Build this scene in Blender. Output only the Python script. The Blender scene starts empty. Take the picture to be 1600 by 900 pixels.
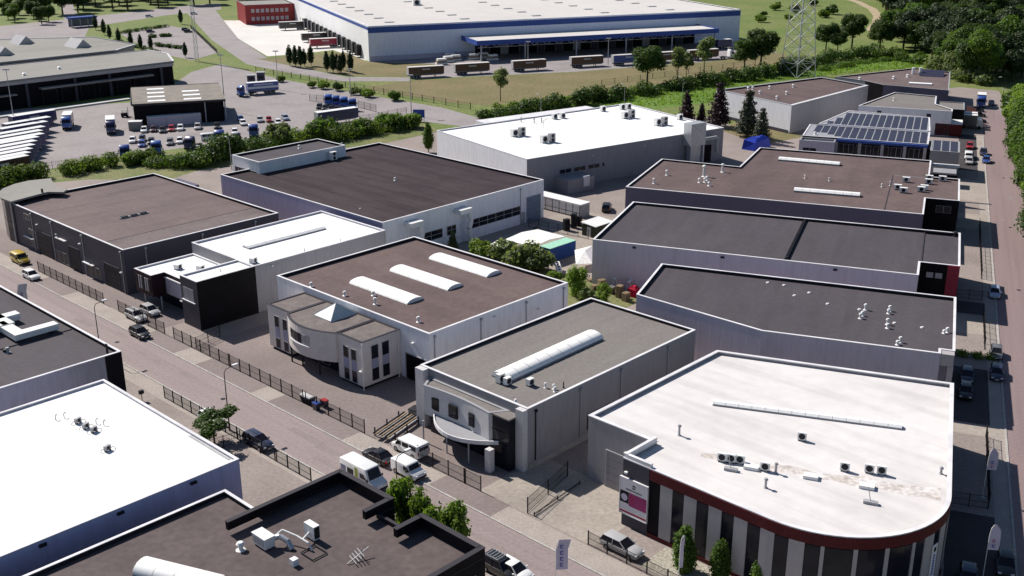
import bpy, bmesh, math, random
from mathutils import Vector, Matrix
R = math.radians
random.seed(7)
sc = bpy.context.scene
COL = sc.collection

# ---------------------------------------------------------------- camera, sky, sun, exposure
cam = bpy.data.cameras.new('camera'); cam_o = bpy.data.objects.new('camera', cam); COL.objects.link(cam_o)
cam.sensor_width = 36.0; cam.lens = 36.0 * 1720.5 / 1600.0; cam.clip_start = 1.0; cam.clip_end = 6000.0
cam_o.location = (0, 0, 64.0)
cam_o.rotation_euler = (Matrix.Rotation(R(90 - 19.732), 3, 'X') @ Matrix.Rotation(R(-0.1434), 3, 'Z')).to_euler()
sc.camera = cam_o
SUN_EL, SHADOW_AZ = 43.0, 132.0
w = bpy.data.worlds.new('World'); sc.world = w; w.use_nodes = True
wn = w.node_tree.nodes; bg = wn['Background']; sky = wn.new('ShaderNodeTexSky')
sky.sky_type = 'NISHITA'; sky.sun_disc = False; sky.sun_elevation = R(SUN_EL); sky.sun_rotation = R(SHADOW_AZ + 180)
sky.altitude = 50; sky.air_density = 1.0; sky.dust_density = 0.5; sky.ozone_density = 3.2
w.node_tree.links.new(sky.outputs[0], bg.inputs[0]); bg.inputs[1].default_value = 0.06
sun = bpy.data.lights.new('sun', 'SUN'); sun.energy = 5.0; sun.angle = R(0.5); sun.color = (1.0, 0.94, 0.865)
sun_o = bpy.data.objects.new('sun', sun); COL.objects.link(sun_o)
dv = Vector((math.cos(R(SUN_EL)) * math.sin(R(SHADOW_AZ)), math.cos(R(SUN_EL)) * math.cos(R(SHADOW_AZ)), -math.sin(R(SUN_EL))))
sun_o.rotation_euler = dv.to_track_quat('-Z', 'Y').to_euler(); sun_o.location = (-80, 80, 120)
vs = sc.view_settings; vs.view_transform = 'Standard'; vs.look = 'None'; vs.exposure = 0.36; vs.gamma = 1.0; vs.use_curve_mapping = False
sc.cycles.max_bounces = 6; sc.cycles.transparent_max_bounces = 4; sc.cycles.diffuse_bounces = 3

# ---------------------------------------------------------------- materials
MATS = {}
def lin(c):
    return tuple(((x / 255.0) / 12.92 if x <= 10 else (((x / 255.0) + 0.055) / 1.055) ** 2.4) for x in c)
def mat(name, c1, c2=None, scale=0.3, rough=0.8, metal=0.0, bump=0.0, bscale=3.0, detail=6.0, fine=0.08, seams=None, clad=None, spec=0.12, coords='pos', rnd=0.0, coat=0.0, streak=None):
    """node material: two tones mixed by large noise, fine grain, optional roll seams / cladding joints"""
    m = bpy.data.materials.new(name); m.use_nodes = True; MATS[name] = m
    nt = m.node_tree; N = nt.nodes; L = nt.links; b = N['Principled BSDF']
    b.inputs['Roughness'].default_value = rough; b.inputs['Metallic'].default_value = metal
    b.inputs['Specular IOR Level'].default_value = spec; b.inputs['Coat Weight'].default_value = coat
    c2 = c2 or tuple(x * 0.8 for x in c1)
    if coords == 'pos':
        P = N.new('ShaderNodeNewGeometry').outputs['Position']
    else:
        P = N.new('ShaderNodeTexCoord').outputs['Object']
    n1 = N.new('ShaderNodeTexNoise'); n1.inputs['Scale'].default_value = scale; n1.inputs['Detail'].default_value = detail; n1.inputs['Roughness'].default_value = 0.6
    L.new(P, n1.inputs['Vector'])
    rp = N.new('ShaderNodeMapRange'); rp.inputs[1].default_value = 0.35; rp.inputs[2].default_value = 0.65; L.new(n1.outputs[0], rp.inputs[0])
    mx = N.new('ShaderNodeMix'); mx.data_type = 'RGBA'; L.new(rp.outputs[0], mx.inputs[0])
    mx.inputs[6].default_value = (*c1, 1); mx.inputs[7].default_value = (*c2, 1)
    out = mx.outputs[2]
    if fine:
        n2 = N.new('ShaderNodeTexNoise'); n2.inputs['Scale'].default_value = bscale; n2.inputs['Detail'].default_value = 4; L.new(P, n2.inputs['Vector'])
        r2 = N.new('ShaderNodeMapRange'); r2.inputs[1].default_value = 0.3; r2.inputs[2].default_value = 0.7; r2.inputs[3].default_value = 1 - fine * 2; r2.inputs[4].default_value = 1 + fine * 2; L.new(n2.outputs[0], r2.inputs[0])
        m2 = N.new('ShaderNodeMix'); m2.data_type = 'RGBA'; m2.blend_type = 'MULTIPLY'; m2.inputs[0].default_value = 1.0
        L.new(out, m2.inputs[6]); L.new(r2.outputs[0], m2.inputs[7]); out = m2.outputs[2]
    if rnd:
        oi = N.new('ShaderNodeObjectInfo'); rr = N.new('ShaderNodeMapRange'); rr.inputs[3].default_value = 1 - rnd; rr.inputs[4].default_value = 1 + rnd; L.new(oi.outputs['Random'], rr.inputs[0])
        m4 = N.new('ShaderNodeMix'); m4.data_type = 'RGBA'; m4.blend_type = 'MULTIPLY'; m4.inputs[0].default_value = 1.0
        L.new(out, m4.inputs[6]); L.new(rr.outputs[0], m4.inputs[7]); out = m4.outputs[2]
    if seams or clad or streak:
        O = N.new('ShaderNodeTexCoord').outputs['Object']
    if seams:   # (length, width, darkness, rotate)
        mp = N.new('ShaderNodeMapping'); mp.inputs['Rotation'].default_value = (0, 0, R(seams[3])); L.new(O, mp.inputs['Vector'])
        bt = N.new('ShaderNodeTexBrick'); L.new(mp.outputs[0], bt.inputs['Vector']); bt.inputs['Scale'].default_value = 1.0
        bt.inputs['Brick Width'].default_value = seams[0]; bt.inputs['Row Height'].default_value = seams[1]; bt.inputs['Mortar Size'].default_value = 0.035
        bt.inputs['Color1'].default_value = (1, 1, 1, 1); bt.inputs['Color2'].default_value = (0.93, 0.93, 0.93, 1); k = 1 - seams[2]; bt.inputs['Mortar'].default_value = (k, k, k, 1)
        m3 = N.new('ShaderNodeMix'); m3.data_type = 'RGBA'; m3.blend_type = 'MULTIPLY'; m3.inputs[0].default_value = 1.0
        L.new(out, m3.inputs[6]); L.new(bt.outputs[0], m3.inputs[7]); out = m3.outputs[2]
    if streak:   # long stains: (sx, sy, amount)
        mp = N.new('ShaderNodeMapping'); mp.inputs['Scale'].default_value = (streak[0], streak[1], 0.3); L.new(O, mp.inputs['Vector'])
        n5 = N.new('ShaderNodeTexNoise'); n5.inputs['Scale'].default_value = 1.0; n5.inputs['Detail'].default_value = 5; L.new(mp.outputs[0], n5.inputs['Vector'])
        r5 = N.new('ShaderNodeMapRange'); r5.inputs[1].default_value = 0.45; r5.inputs[2].default_value = 0.7; r5.inputs[3].default_value = 1; r5.inputs[4].default_value = 1 - streak[2]; L.new(n5.outputs[0], r5.inputs[0])
        m5 = N.new('ShaderNodeMix'); m5.data_type = 'RGBA'; m5.blend_type = 'MULTIPLY'; m5.inputs[0].default_value = 1.0
        L.new(out, m5.inputs[6]); L.new(r5.outputs[0], m5.inputs[7]); out = m5.outputs[2]
    L.new(out, b.inputs['Base Color'])
    hs = None
    if clad:   # vertical joints every `clad` metres along the wall
        sx = N.new('ShaderNodeSeparateXYZ'); L.new(O, sx.inputs[0])
        ad = N.new('ShaderNodeMath'); ad.operation = 'ADD'; L.new(sx.outputs[0], ad.inputs[0]); L.new(sx.outputs[1], ad.inputs[1])
        dv_ = N.new('ShaderNodeMath'); dv_.operation = 'DIVIDE'; dv_.inputs[1].default_value = clad; L.new(ad.outputs[0], dv_.inputs[0])
        frc = N.new('ShaderNodeMath'); frc.operation = 'PINGPONG'; frc.inputs[1].default_value = 0.5; L.new(dv_.outputs[0], frc.inputs[0])
        mr = N.new('ShaderNodeMapRange'); mr.inputs[1].default_value = 0.0; mr.inputs[2].default_value = 0.06; L.new(frc.outputs[0], mr.inputs[0]); hs = mr.outputs[0]
        jr = N.new('ShaderNodeMapRange'); jr.inputs[3].default_value = 0.93; L.new(hs, jr.inputs[0])
        m6 = N.new('ShaderNodeMix'); m6.data_type = 'RGBA'; m6.blend_type = 'MULTIPLY'; m6.inputs[0].default_value = 1.0
        L.new(out, m6.inputs[6]); L.new(jr.outputs[0], m6.inputs[7]); L.new(m6.outputs[2], b.inputs['Base Color'])
    if bump or hs:
        bp = N.new('ShaderNodeBump'); bp.inputs['Strength'].default_value = bump or 0.3; bp.inputs['Distance'].default_value = 0.05
        if hs: L.new(hs, bp.inputs['Height'])
        elif fine: L.new(n2.outputs[0], bp.inputs['Height'])
        L.new(bp.outputs[0], b.inputs['Normal'])
    return m
def leafmat(name, c1, c2, trans=0.35):
    m = mat(name, c1, c2, scale=0.35, rough=0.55, fine=0.12, bscale=1.6, rnd=0.22, spec=0.25)
    nt = m.node_tree; N = nt.nodes; L = nt.links; b = N['Principled BSDF']; o = N['Material Output']
    tr = N.new('ShaderNodeBsdfTranslucent'); src = b.inputs['Base Color'].links[0].from_socket
    g = N.new('ShaderNodeMix'); g.data_type = 'RGBA'; g.blend_type = 'MULTIPLY'; g.inputs[0].default_value = 1; L.new(src, g.inputs[6]); g.inputs[7].default_value = (1.15, 1.2, 0.55, 1)
    L.new(g.outputs[2], tr.inputs[0]); ms = N.new('ShaderNodeMixShader'); ms.inputs[0].default_value = trans
    L.new(b.outputs[0], ms.inputs[1]); L.new(tr.outputs[0], ms.inputs[2]); L.new(ms.outputs[0], o.inputs[0])
    return m
# ground
mat('field', (0.115, 0.165, 0.042), (0.175, 0.19, 0.07), scale=0.035, fine=0.14, bscale=0.7, bump=0.5, detail=9)
mat('drygrass', (0.2, 0.162, 0.088), (0.15, 0.138, 0.062), scale=0.06, fine=0.10, bscale=0.9, detail=9)
mat('lawn', (0.085, 0.17, 0.025), (0.14, 0.21, 0.05), scale=0.09, fine=0.16, bscale=1.2, detail=8)
mat('verge', (0.20, 0.19, 0.09), (0.11, 0.145, 0.045), scale=0.15, fine=0.14, bscale=1.5, detail=9)
mat('yard', (0.262, 0.222, 0.205), (0.293, 0.249, 0.23), scale=0.10, fine=0.07, bscale=2.2, detail=8, streak=(0.12, 0.1, 0.15))
mat('yard_dark', (0.232, 0.192, 0.184), (0.216, 0.179, 0.171), scale=0.12, fine=0.06, bscale=2.2, detail=8, streak=(0.12, 0.1, 0.15))
mat('yard_light', (0.36, 0.318, 0.28), (0.31, 0.273, 0.241), scale=0.2, fine=0.07, bscale=2.0, detail=8, streak=(0.12, 0.1, 0.15))
mat('asphalt', (0.285, 0.235, 0.23), (0.271, 0.223, 0.218), scale=0.08, fine=0.05, bscale=2.5, detail=8, streak=(0.9, 0.02, 0.14))
mat('tarmac_shade_black', (0.055, 0.05, 0.055), (0.07, 0.063, 0.066), scale=0.2, fine=0.06, bscale=2.5)  # tarmac darkened to deepen the building shade on the right-hand yard
mat('asphalt_patch', (0.225, 0.19, 0.185), (0.25, 0.21, 0.20), scale=0.5, fine=0.06, bscale=3)
mat('asphalt_red', (0.252, 0.186, 0.186), (0.235, 0.18, 0.178), scale=0.08, fine=0.05, bscale=2.5, detail=8, streak=(0.9, 0.02, 0.12))
mat('wall_steel', (0.34, 0.33, 0.335), (0.29, 0.28, 0.285), scale=0.2, fine=0.0, rough=0.35, spec=0.35, clad=0.5, bump=0.4, coords='obj', streak=(1.6, 1.6, 0.15))
mat('wall_violet', (0.52, 0.46, 0.62), (0.478, 0.423, 0.57), scale=0.15, fine=0.0, rough=0.45, clad=1.1, bump=0.2, coords='obj', streak=(1.6, 1.6, 0.10))
mat('wall_blue', (0.55, 0.55, 0.8), (0.506, 0.506, 0.736), scale=0.15, fine=0.0, rough=0.45, clad=1.1, bump=0.2, coords='obj', streak=(1.6, 1.6, 0.10))
mat('asphalt_grey', (0.278, 0.25, 0.252), (0.3, 0.272, 0.272), scale=0.04, fine=0.05, bscale=1.0, detail=9, streak=(0.12, 0.1, 0.15))
mat('pavers', (0.36, 0.315, 0.285), (0.31, 0.275, 0.25), scale=0.35, fine=0.08, bscale=4, detail=6)
mat('kerbstone', (0.42, 0.40, 0.38), (0.34, 0.32, 0.30), scale=0.6)
mat('concrete_white', (0.66, 0.64, 0.61), (0.58, 0.56, 0.53), scale=0.05, fine=0.03)
mat('dirt', (0.42, 0.34, 0.24), (0.34, 0.27, 0.18), scale=0.3)
mat('gravel', (0.42, 0.39, 0.33), (0.26, 0.24, 0.20), scale=2.5, fine=0.2, bscale=9, detail=2)
# roofs
mat('roof_brown', (0.166, 0.124, 0.124), (0.142, 0.108, 0.108), scale=0.055, fine=0.05, bscale=1.5, seams=(9, 1.0, 0.07, 90), streak=(0.06, 0.3, 0.18), detail=9)
mat('roof_brown_c', (0.12, 0.086, 0.088), (0.146, 0.108, 0.102), scale=0.075, fine=0.05, bscale=1.5, seams=(8, 1.0, 0.06, 0), streak=(0.25, 0.07, 0.18), detail=9)
mat('roof_darkbrown', (0.04, 0.028, 0.034), (0.058, 0.043, 0.046), scale=0.06, fine=0.06, bscale=1.2, seams=(10, 1.0, 0.08, 0), streak=(0.4, 0.035, 0.42), detail=9)
mat('roof_taupe', (0.098, 0.078, 0.079), (0.125, 0.100, 0.098), scale=0.08, fine=0.07, bscale=1.5, seams=(8, 1.0, 0.07, 0), streak=(0.2, 0.08, 0.2), detail=9)
mat('roof_worn', (0.17, 0.135, 0.135), (0.14, 0.115, 0.118), scale=0.15, fine=0.06, bscale=1.5, streak=(0.1, 0.3, 0.2))
mat('roof_grey', (0.205, 0.19, 0.178), (0.185, 0.168, 0.165), scale=0.07, fine=0.05, bscale=2.0, seams=(8, 1.0, 0.05, 0), detail=9)
mat('roof_slate', (0.078, 0.069, 0.08), (0.088, 0.079, 0.088), scale=0.05, fine=0.04, bscale=1.5, seams=(9, 1.05, 0.07, 90), streak=(0.25, 0.05, 0.14), detail=8)
mat('roof_white', (0.86, 0.855, 0.85), (0.80, 0.79, 0.785), scale=0.06, fine=0.015, bscale=0.6, streak=(0.45, 0.05, 0.10), detail=8)
mat('roof_white_stained', (0.67, 0.645, 0.64), (0.61, 0.585, 0.58), scale=0.08, fine=0.02, bscale=0.7, streak=(0.5, 0.04, 0.16), detail=8)
mat('roof_concrete', (0.275, 0.265, 0.245), (0.235, 0.228, 0.212), scale=0.05, fine=0.03, bscale=1.0, seams=(30, 6, 0.12, 0))
mat('roof_dc', (0.58, 0.555, 0.535), (0.52, 0.5, 0.485), scale=0.02, fine=0.02, bscale=0.4)
mat('algae_stain', (0.46, 0.41, 0.375), (0.64, 0.61, 0.6), scale=0.5, fine=0.1, bscale=2, detail=8)
mat('gravel_roof', (0.19, 0.165, 0.155), (0.14, 0.12, 0.115), scale=0.8, fine=0.1, bscale=5)
# walls / metals
mat('wall_lightgrey', (0.82, 0.82, 0.86), (0.779, 0.779, 0.817), scale=0.15, fine=0.0, rough=0.45, clad=1.15, bump=0.25, coords='obj', streak=(1.6, 1.6, 0.10))
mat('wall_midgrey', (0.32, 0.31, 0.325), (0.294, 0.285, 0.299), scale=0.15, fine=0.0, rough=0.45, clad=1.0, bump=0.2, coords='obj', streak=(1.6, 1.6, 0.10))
mat('wall_anthracite', (0.074, 0.07, 0.088), (0.068, 0.064, 0.081), scale=0.2, fine=0.0, rough=0.5, clad=1.0, bump=0.2, coords='obj')
mat('wall_darkblue', (0.115, 0.105, 0.15), (0.106, 0.097, 0.138), scale=0.15, fine=0.0, rough=0.5, clad=1.0, bump=0.2, coords='obj')
mat('wall_bluegrey', (0.56, 0.515, 0.59), (0.52, 0.48, 0.55), scale=0.1, fine=0.0, rough=0.45, clad=1.1, bump=0.2, coords='obj', streak=(1.6, 1.6, 0.10))
mat('wall_black', (0.009, 0.008, 0.01), (0.014, 0.012, 0.015), scale=0.5, rough=0.5, spec=0.05)
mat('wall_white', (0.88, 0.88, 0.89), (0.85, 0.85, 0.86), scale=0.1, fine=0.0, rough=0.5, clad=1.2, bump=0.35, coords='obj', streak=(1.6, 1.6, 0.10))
mat('wall_dc', (0.8, 0.82, 0.93), (0.76, 0.779, 0.883), scale=0.05, fine=0.0, rough=0.5, clad=3.0, bump=0.2, coords='obj', streak=(1.6, 1.6, 0.10))
mat('stone_cream', (0.7, 0.64, 0.6), (0.644, 0.589, 0.552), scale=0.8, fine=0.04, bscale=6)
mat('stone_grey', (0.6, 0.585, 0.59), (0.552, 0.538, 0.543), scale=0.8, fine=0.04, bscale=6)
mat('wall_umber', (0.045, 0.022, 0.028), (0.035, 0.018, 0.022), scale=0.5, rough=0.6)
mat('band_red', (0.105, 0.019, 0.021), (0.088, 0.016, 0.019), scale=0.5, rough=0.55)
mat('red_wall', (0.30, 0.035, 0.06), (0.26, 0.03, 0.05), scale=0.5, rough=0.5)
mat('red_panel', (0.28, 0.045, 0.045), (0.24, 0.04, 0.04), scale=0.3, rough=0.6)
mat('blue_band', (0.055, 0.10, 0.33), (0.05, 0.09, 0.30), scale=0.3, rough=0.5)
mat('coping_white', (0.78, 0.77, 0.79), (0.6, 0.59, 0.61), scale=0.3, fine=0.0, rough=0.4)
mat('coping_grey', (0.34, 0.34, 0.36), (0.30, 0.30, 0.32), scale=0.3, fine=0.0, rough=0.4)
mat('coping_dark', (0.05, 0.045, 0.052), (0.042, 0.038, 0.045), scale=0.3, fine=0.0, rough=0.5)
mat('lining_dark', (0.022, 0.019, 0.024), (0.03, 0.026, 0.03), scale=0.5, rough=0.8)
mat('lining_white', (0.5, 0.5, 0.56), (0.42, 0.42, 0.48), scale=0.5, rough=0.7)
mat('metal_white', (0.78, 0.78, 0.77), (0.72, 0.72, 0.71), scale=0.6, fine=0.0, rough=0.35)
mat('metal_grey', (0.42, 0.42, 0.43), (0.36, 0.36, 0.37), scale=0.8, fine=0.03, rough=0.4)
mat('galvanised', (0.55, 0.56, 0.58), (0.45, 0.46, 0.48), scale=1.5, fine=0.05, rough=0.4, metal=0.5)
mat('metal_dark', (0.03, 0.03, 0.034), (0.022, 0.022, 0.026), scale=0.8, fine=0.0, rough=0.5)
mat('fence_dark', (0.022, 0.020, 0.024), (0.03, 0.027, 0.03), scale=1.0, fine=0.0, rough=0.55)
mat('glass_dark', (0.012, 0.012, 0.018), (0.02, 0.02, 0.03), scale=0.4, fine=0.0, rough=0.12, spec=0.2)
mat('glass_blue', (0.10, 0.12, 0.18), (0.16, 0.18, 0.25), scale=0.4, fine=0.0, rough=0.1, spec=0.6)
mat('spandrel', (0.34, 0.34, 0.46), (0.31, 0.31, 0.42), scale=0.4, fine=0.0, rough=0.3)
mat('acrylic', (0.88, 0.88, 0.87), (0.83, 0.83, 0.82), scale=0.8, fine=0.02, rough=0.35)
mat('glass_sky', (0.45, 0.52, 0.52), (0.55, 0.60, 0.60), scale=0.8, fine=0.0, rough=0.12, spec=0.6)
mat('panel_grey', (0.42, 0.39, 0.4), (0.38, 0.355, 0.36), scale=0.3, fine=0.02, rough=0.5)
mat('solar_cell', (0.030, 0.028, 0.050), (0.038, 0.035, 0.06), scale=1.0, fine=0.0, rough=0.35, spec=0.12)
mat('rubber', (0.015, 0.015, 0.016), (0.02, 0.02, 0.021), scale=2, fine=0.0, rough=0.8)
mat('rim', (0.40, 0.40, 0.42), None, scale=2, fine=0.0, rough=0.3, metal=0.6)
mat('lamp_red', (0.35, 0.012, 0.012), None, fine=0.0, rough=0.2)
mat('lamp_clear', (0.65, 0.66, 0.68), None, fine=0.0, rough=0.15)
mat('bark', (0.09, 0.07, 0.05), (0.06, 0.048, 0.036), scale=2, fine=0.15)
mat('wood', (0.33, 0.25, 0.16), (0.27, 0.20, 0.13), scale=1.0)
mat('rust_soil', (0.20, 0.115, 0.075), (0.26, 0.17, 0.11), scale=0.3)
mat('tarp_blue', (0.03, 0.06, 0.42), (0.02, 0.04, 0.32), scale=1.0, rough=0.5)
mat('tarp_white', (0.80, 0.80, 0.78), (0.74, 0.74, 0.72), scale=0.5, rough=0.5)
mat('teal_roof', (0.30, 0.55, 0.42), (0.32, 0.58, 0.45), scale=0.5)
mat('container_blue', (0.025, 0.065, 0.22), (0.02, 0.055, 0.19), scale=0.5, clad=0.3, bump=0.4, coords='obj')
mat('shed_roof', (0.26, 0.23, 0.20), (0.20, 0.18, 0.16), scale=0.4, clad=0.5, bump=0.6, coords='obj')
mat('door_blue', (0.16, 0.21, 0.28), (0.15, 0.195, 0.26), scale=0.3, rough=0.4)
mat('orange_rust', (0.42, 0.22, 0.12), (0.30, 0.20, 0.20), scale=0.3, detail=4)
mat('sign_white', (0.78, 0.76, 0.78), (0.74, 0.72, 0.75), fine=0.0, rough=0.4)
mat('sign_magenta', (0.36, 0.05, 0.17), (0.33, 0.045, 0.16), fine=0.0, rough=0.4)
mat('sign_black', (0.012, 0.012, 0.014), None, fine=0.0, rough=0.4)
mat('sign_redline', (0.50, 0.02, 0.05), None, fine=0.0, rough=0.4)
mat('sign_blue', (0.07, 0.10, 0.42), None, fine=0.0, rough=0.4)
mat('flag_lilac', (0.66, 0.60, 0.72), (0.60, 0.52, 0.66), fine=0.0, rough=0.7)
mat('flag_pink', (0.55, 0.12, 0.22), None, fine=0.0, rough=0.7)
mat('lime', (0.55, 0.62, 0.12), None, fine=0.0, rough=0.5)
# paints
for n_, c_ in dict(white=(0.80, 0.80, 0.80), silver=(0.42, 0.42, 0.43), black=(0.012, 0.012, 0.014), darkblue=(0.02, 0.025, 0.06), yellow=(0.48, 0.33, 0.025), red=(0.36, 0.02, 0.025), grey=(0.14, 0.14, 0.15), blue=(0.03, 0.075, 0.30), brightblue=(0.045, 0.13, 0.42), maroon=(0.055, 0.012, 0.022), navy=(0.03, 0.03, 0.115), crimson=(0.30, 0.01, 0.04), lightblue=(0.30, 0.36, 0.48), brown=(0.075, 0.03, 0.028)).items():
    mat('paint_' + n_, c_, tuple(x * 0.93 for x in c_), scale=0.8, fine=0.0, rough=0.35, spec=0.5, coat=0.4)
# leaves
leafmat('leaf_oak', (0.040, 0.080, 0.015), (0.068, 0.115, 0.022), 0.35)
leafmat('leaf_mid', (0.070, 0.135, 0.020), (0.110, 0.180, 0.034), 0.5)
leafmat('leaf_bright', (0.14, 0.22, 0.03), (0.19, 0.28, 0.05), 0.5)
leafmat('leaf_pale', (0.19, 0.23, 0.11), (0.145, 0.185, 0.075), 0.55)
leafmat('leaf_dark', (0.022, 0.042, 0.014), (0.036, 0.060, 0.018), 0.2)
leafmat('leaf_purple', (0.055, 0.022, 0.034), (0.035, 0.018, 0.028), 0.2)
leafmat('leaf_conifer', (0.028, 0.038, 0.024), (0.045, 0.052, 0.032), 0.15)
leafmat('leaf_olive', (0.130, 0.185, 0.035), (0.085, 0.145, 0.025), 0.55)
M = MATS

# ---------------------------------------------------------------- helpers
FR = {'ST': 46.338, 'RD': -21.184, 'WH': 35.2, 'KH': 32.3, 'DC': 21.5, 'SH': 18.0, 'W': 0.0}   # site grids, degrees about the origin
def fw(f, x, y, z=0.0):
    t = R(FR[f]); return Vector((x * math.cos(t) - y * math.sin(t), x * math.sin(t) + y * math.cos(t), z))
class MB:
    def __init__(s): s.v = []; s.f = []
    def add(s, vs, fs):
        o = len(s.v); s.v += [tuple(p) for p in vs]; s.f += [tuple(i + o for i in q) for q in fs]; return s
    def box(s, x0, x1, y0, y1, z0, z1):
        return s.add([(x0, y0, z0), (x1, y0, z0), (x1, y1, z0), (x0, y1, z0), (x0, y0, z1), (x1, y0, z1), (x1, y1, z1), (x0, y1, z1)],
                     [(3, 2, 1, 0), (4, 5, 6, 7), (0, 1, 5, 4), (1, 2, 6, 5), (2, 3, 7, 6), (3, 0, 4, 7)])
    def obox(s, c, size, rz=0.0, pitch=0.0):
        m = Matrix.Translation(Vector(c)) @ Matrix.Rotation(rz, 4, 'Z') @ Matrix.Rotation(pitch, 4, 'Y'); a, b, h = (q / 2 for q in size)
        return s.add([m @ Vector((x, y, z)) for x, y, z in [(-a, -b, -h), (a, -b, -h), (a, b, -h), (-a, b, -h), (-a, -b, h), (a, -b, h), (a, b, h), (-a, b, h)]],
                     [(3, 2, 1, 0), (4, 5, 6, 7), (0, 1, 5, 4), (1, 2, 6, 5), (2, 3, 7, 6), (3, 0, 4, 7)])
    def prism(s, poly, z0, z1, caps=True):
        n = len(poly); zb = z0 if callable(z0) else (lambda x, y: z0); zt = z1 if callable(z1) else (lambda x, y: z1)
        vs = [(x, y, zb(x, y)) for x, y in poly] + [(x, y, zt(x, y)) for x, y in poly]
        fs = [(i, (i + 1) % n, n + (i + 1) % n, n + i) for i in range(n)]
        if caps: fs += [tuple(range(n - 1, -1, -1)), tuple(range(n, 2 * n))]
        return s.add(vs, fs)
    def sheet(s, poly, z):
        return s.add([(x, y, z) for x, y in poly], [tuple(range(len(poly)))])
    def cyl(s, p0, p1, r0, r1=None, n=10, caps=True):
        r1 = r0 if r1 is None else r1; p0 = Vector(p0); p1 = Vector(p1); d = (p1 - p0).normalized()
        u = d.orthogonal().normalized(); w_ = d.cross(u); vs = []
        for p, r in ((p0, r0), (p1, r1)):
            for i in range(n):
                a = 2 * math.pi * i / n; vs.append(p + (u * math.cos(a) + w_ * math.sin(a)) * r)
        fs = [(i, (i + 1) % n, n + (i + 1) % n, n + i) for i in range(n)]
        if caps: fs += [tuple(range(n - 1, -1, -1)), tuple(range(n, 2 * n))]
        return s.add(vs, fs)
    def tube(s, pts, r, n=6):
        for a, b in zip(pts[:-1], pts[1:]): s.cyl(a, b, r, r, n)
        return s
    def bar(s, p0, p1, t): return s.cyl(p0, p1, t, t, 4)
    def loft(s, secs, caps=True):
        n = len(secs[0]); vs = [p for q in secs for p in q]; fs = []
        for k in range(len(secs) - 1):
            for i in range(n): fs.append((k * n + i, k * n + (i + 1) % n, (k + 1) * n + (i + 1) % n, (k + 1) * n + i))
        if caps: fs += [tuple(range(n - 1, -1, -1)), tuple(range((len(secs) - 1) * n, len(secs) * n))]
        return s.add(vs, fs)
    def prof(s, poly, hw, ins=0.08):
        """side profile (x,z) extruded across y with rounded flanks"""
        cx = sum(p[0] for p in poly) / len(poly); cz = sum(p[1] for p in poly) / len(poly)
        def sec(y, k):
            q = []
            for x, z in poly:
                dx, dz = x - cx, z - cz; l = math.hypot(dx, dz) or 1; q.append((x - dx / l * k, y, z - dz / l * k))
            return q
        return s.loft([sec(-hw, ins), sec(-hw + ins * 0.45, ins * 0.35), sec(-hw + ins, 0), sec(hw - ins, 0), sec(hw - ins * 0.45, ins * 0.35), sec(hw, ins)])
    def mesh(s, name, off=(0, 0, 0), smooth=False):
        me = bpy.data.meshes.new(name); me.from_pydata([(x - off[0], y - off[1], z - off[2]) for x, y, z in s.v], [], s.f); me.update()
        bm = bmesh.new(); bm.from_mesh(me); bmesh.ops.recalc_face_normals(bm, faces=bm.faces); bm.to_mesh(me); bm.free()
        if smooth:
            me.polygons.foreach_set('use_smooth', [True] * len(me.polygons))
            try: me.set_sharp_from_angle(angle=R(40))
            except Exception: pass
        return me
def tag(o, label=None, cat=None, group=None, kind=None):
    if label: o['label'] = label
    if cat: o['category'] = cat
    if group: o['group'] = group
    if kind: o['kind'] = kind
    return o
ORG = {}
def thing(name, label, cat, f='W', org=(0, 0), z=0.0, rz=0.0, group=None):
    """Empty at the thing's base. org is in grid f; parts are given in grid f (rz=0) or local metres when made with org (0,0)-style builders"""
    o = bpy.data.objects.new(name, None); COL.objects.link(o); o.empty_display_size = 0.5
    o.location = fw(f, org[0], org[1], z); o.rotation_euler = (0, 0, R(FR[f]) + rz); tag(o, label, cat, group); ORG[o.name] = (org[0], org[1], z); return o
def part(name, mb, m, parent, label=None, kind=None, off=None, smooth=False):
    """mb in the parent's grid coordinates"""
    root = parent
    while root.parent: root = root.parent
    if off is None: off = ORG.get(root.name, (0, 0, 0))
    me = mb if isinstance(mb, bpy.types.Mesh) else mb.mesh(name, off, smooth)
    if not me.materials: me.materials.append(M[m] if isinstance(m, str) else m)
    o = bpy.data.objects.new(name, me); COL.objects.link(o); o.parent = parent
    if label: o['label'] = label
    if kind: o['kind'] = kind
    return o
def inst(name, me, parent, loc=(0, 0, 0), rot=(0, 0, 0), scale=(1, 1, 1)):
    o = bpy.data.objects.new(name, me); COL.objects.link(o); o.parent = parent; o.location = loc; o.rotation_euler = rot; o.scale = scale; return o
def solo(name, mb, m, label=None, cat=None, kind=None, f='W', group=None, smooth=False):
    me = mb.mesh(name, (0, 0, 0), smooth); me.materials.append(M[m]); o = bpy.data.objects.new(name, me); COL.objects.link(o)
    o.rotation_euler = (0, 0, R(FR[f])); return tag(o, label, cat, group, kind)
def copy_tree(o, parent=None):
    c = o.copy(); COL.objects.link(c); c.parent = parent
    for ch in o.children: copy_tree(ch, c)
    return c
def inset(poly, d):
    n = len(poly); out = []
    for i in range(n):
        p0, p1, p2 = Vector(poly[i - 1]), Vector(poly[i]), Vector(poly[(i + 1) % n])
        e0 = (p1 - p0).normalized(); e1 = (p2 - p1).normalized(); n0 = Vector((-e0.y, e0.x)); n1 = Vector((-e1.y, e1.x))
        b = n0 + n1; k = d / max(0.3, 1 + n0.dot(n1)); q = p1 + b * k; out.append((q.x, q.y))
    return out
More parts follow.
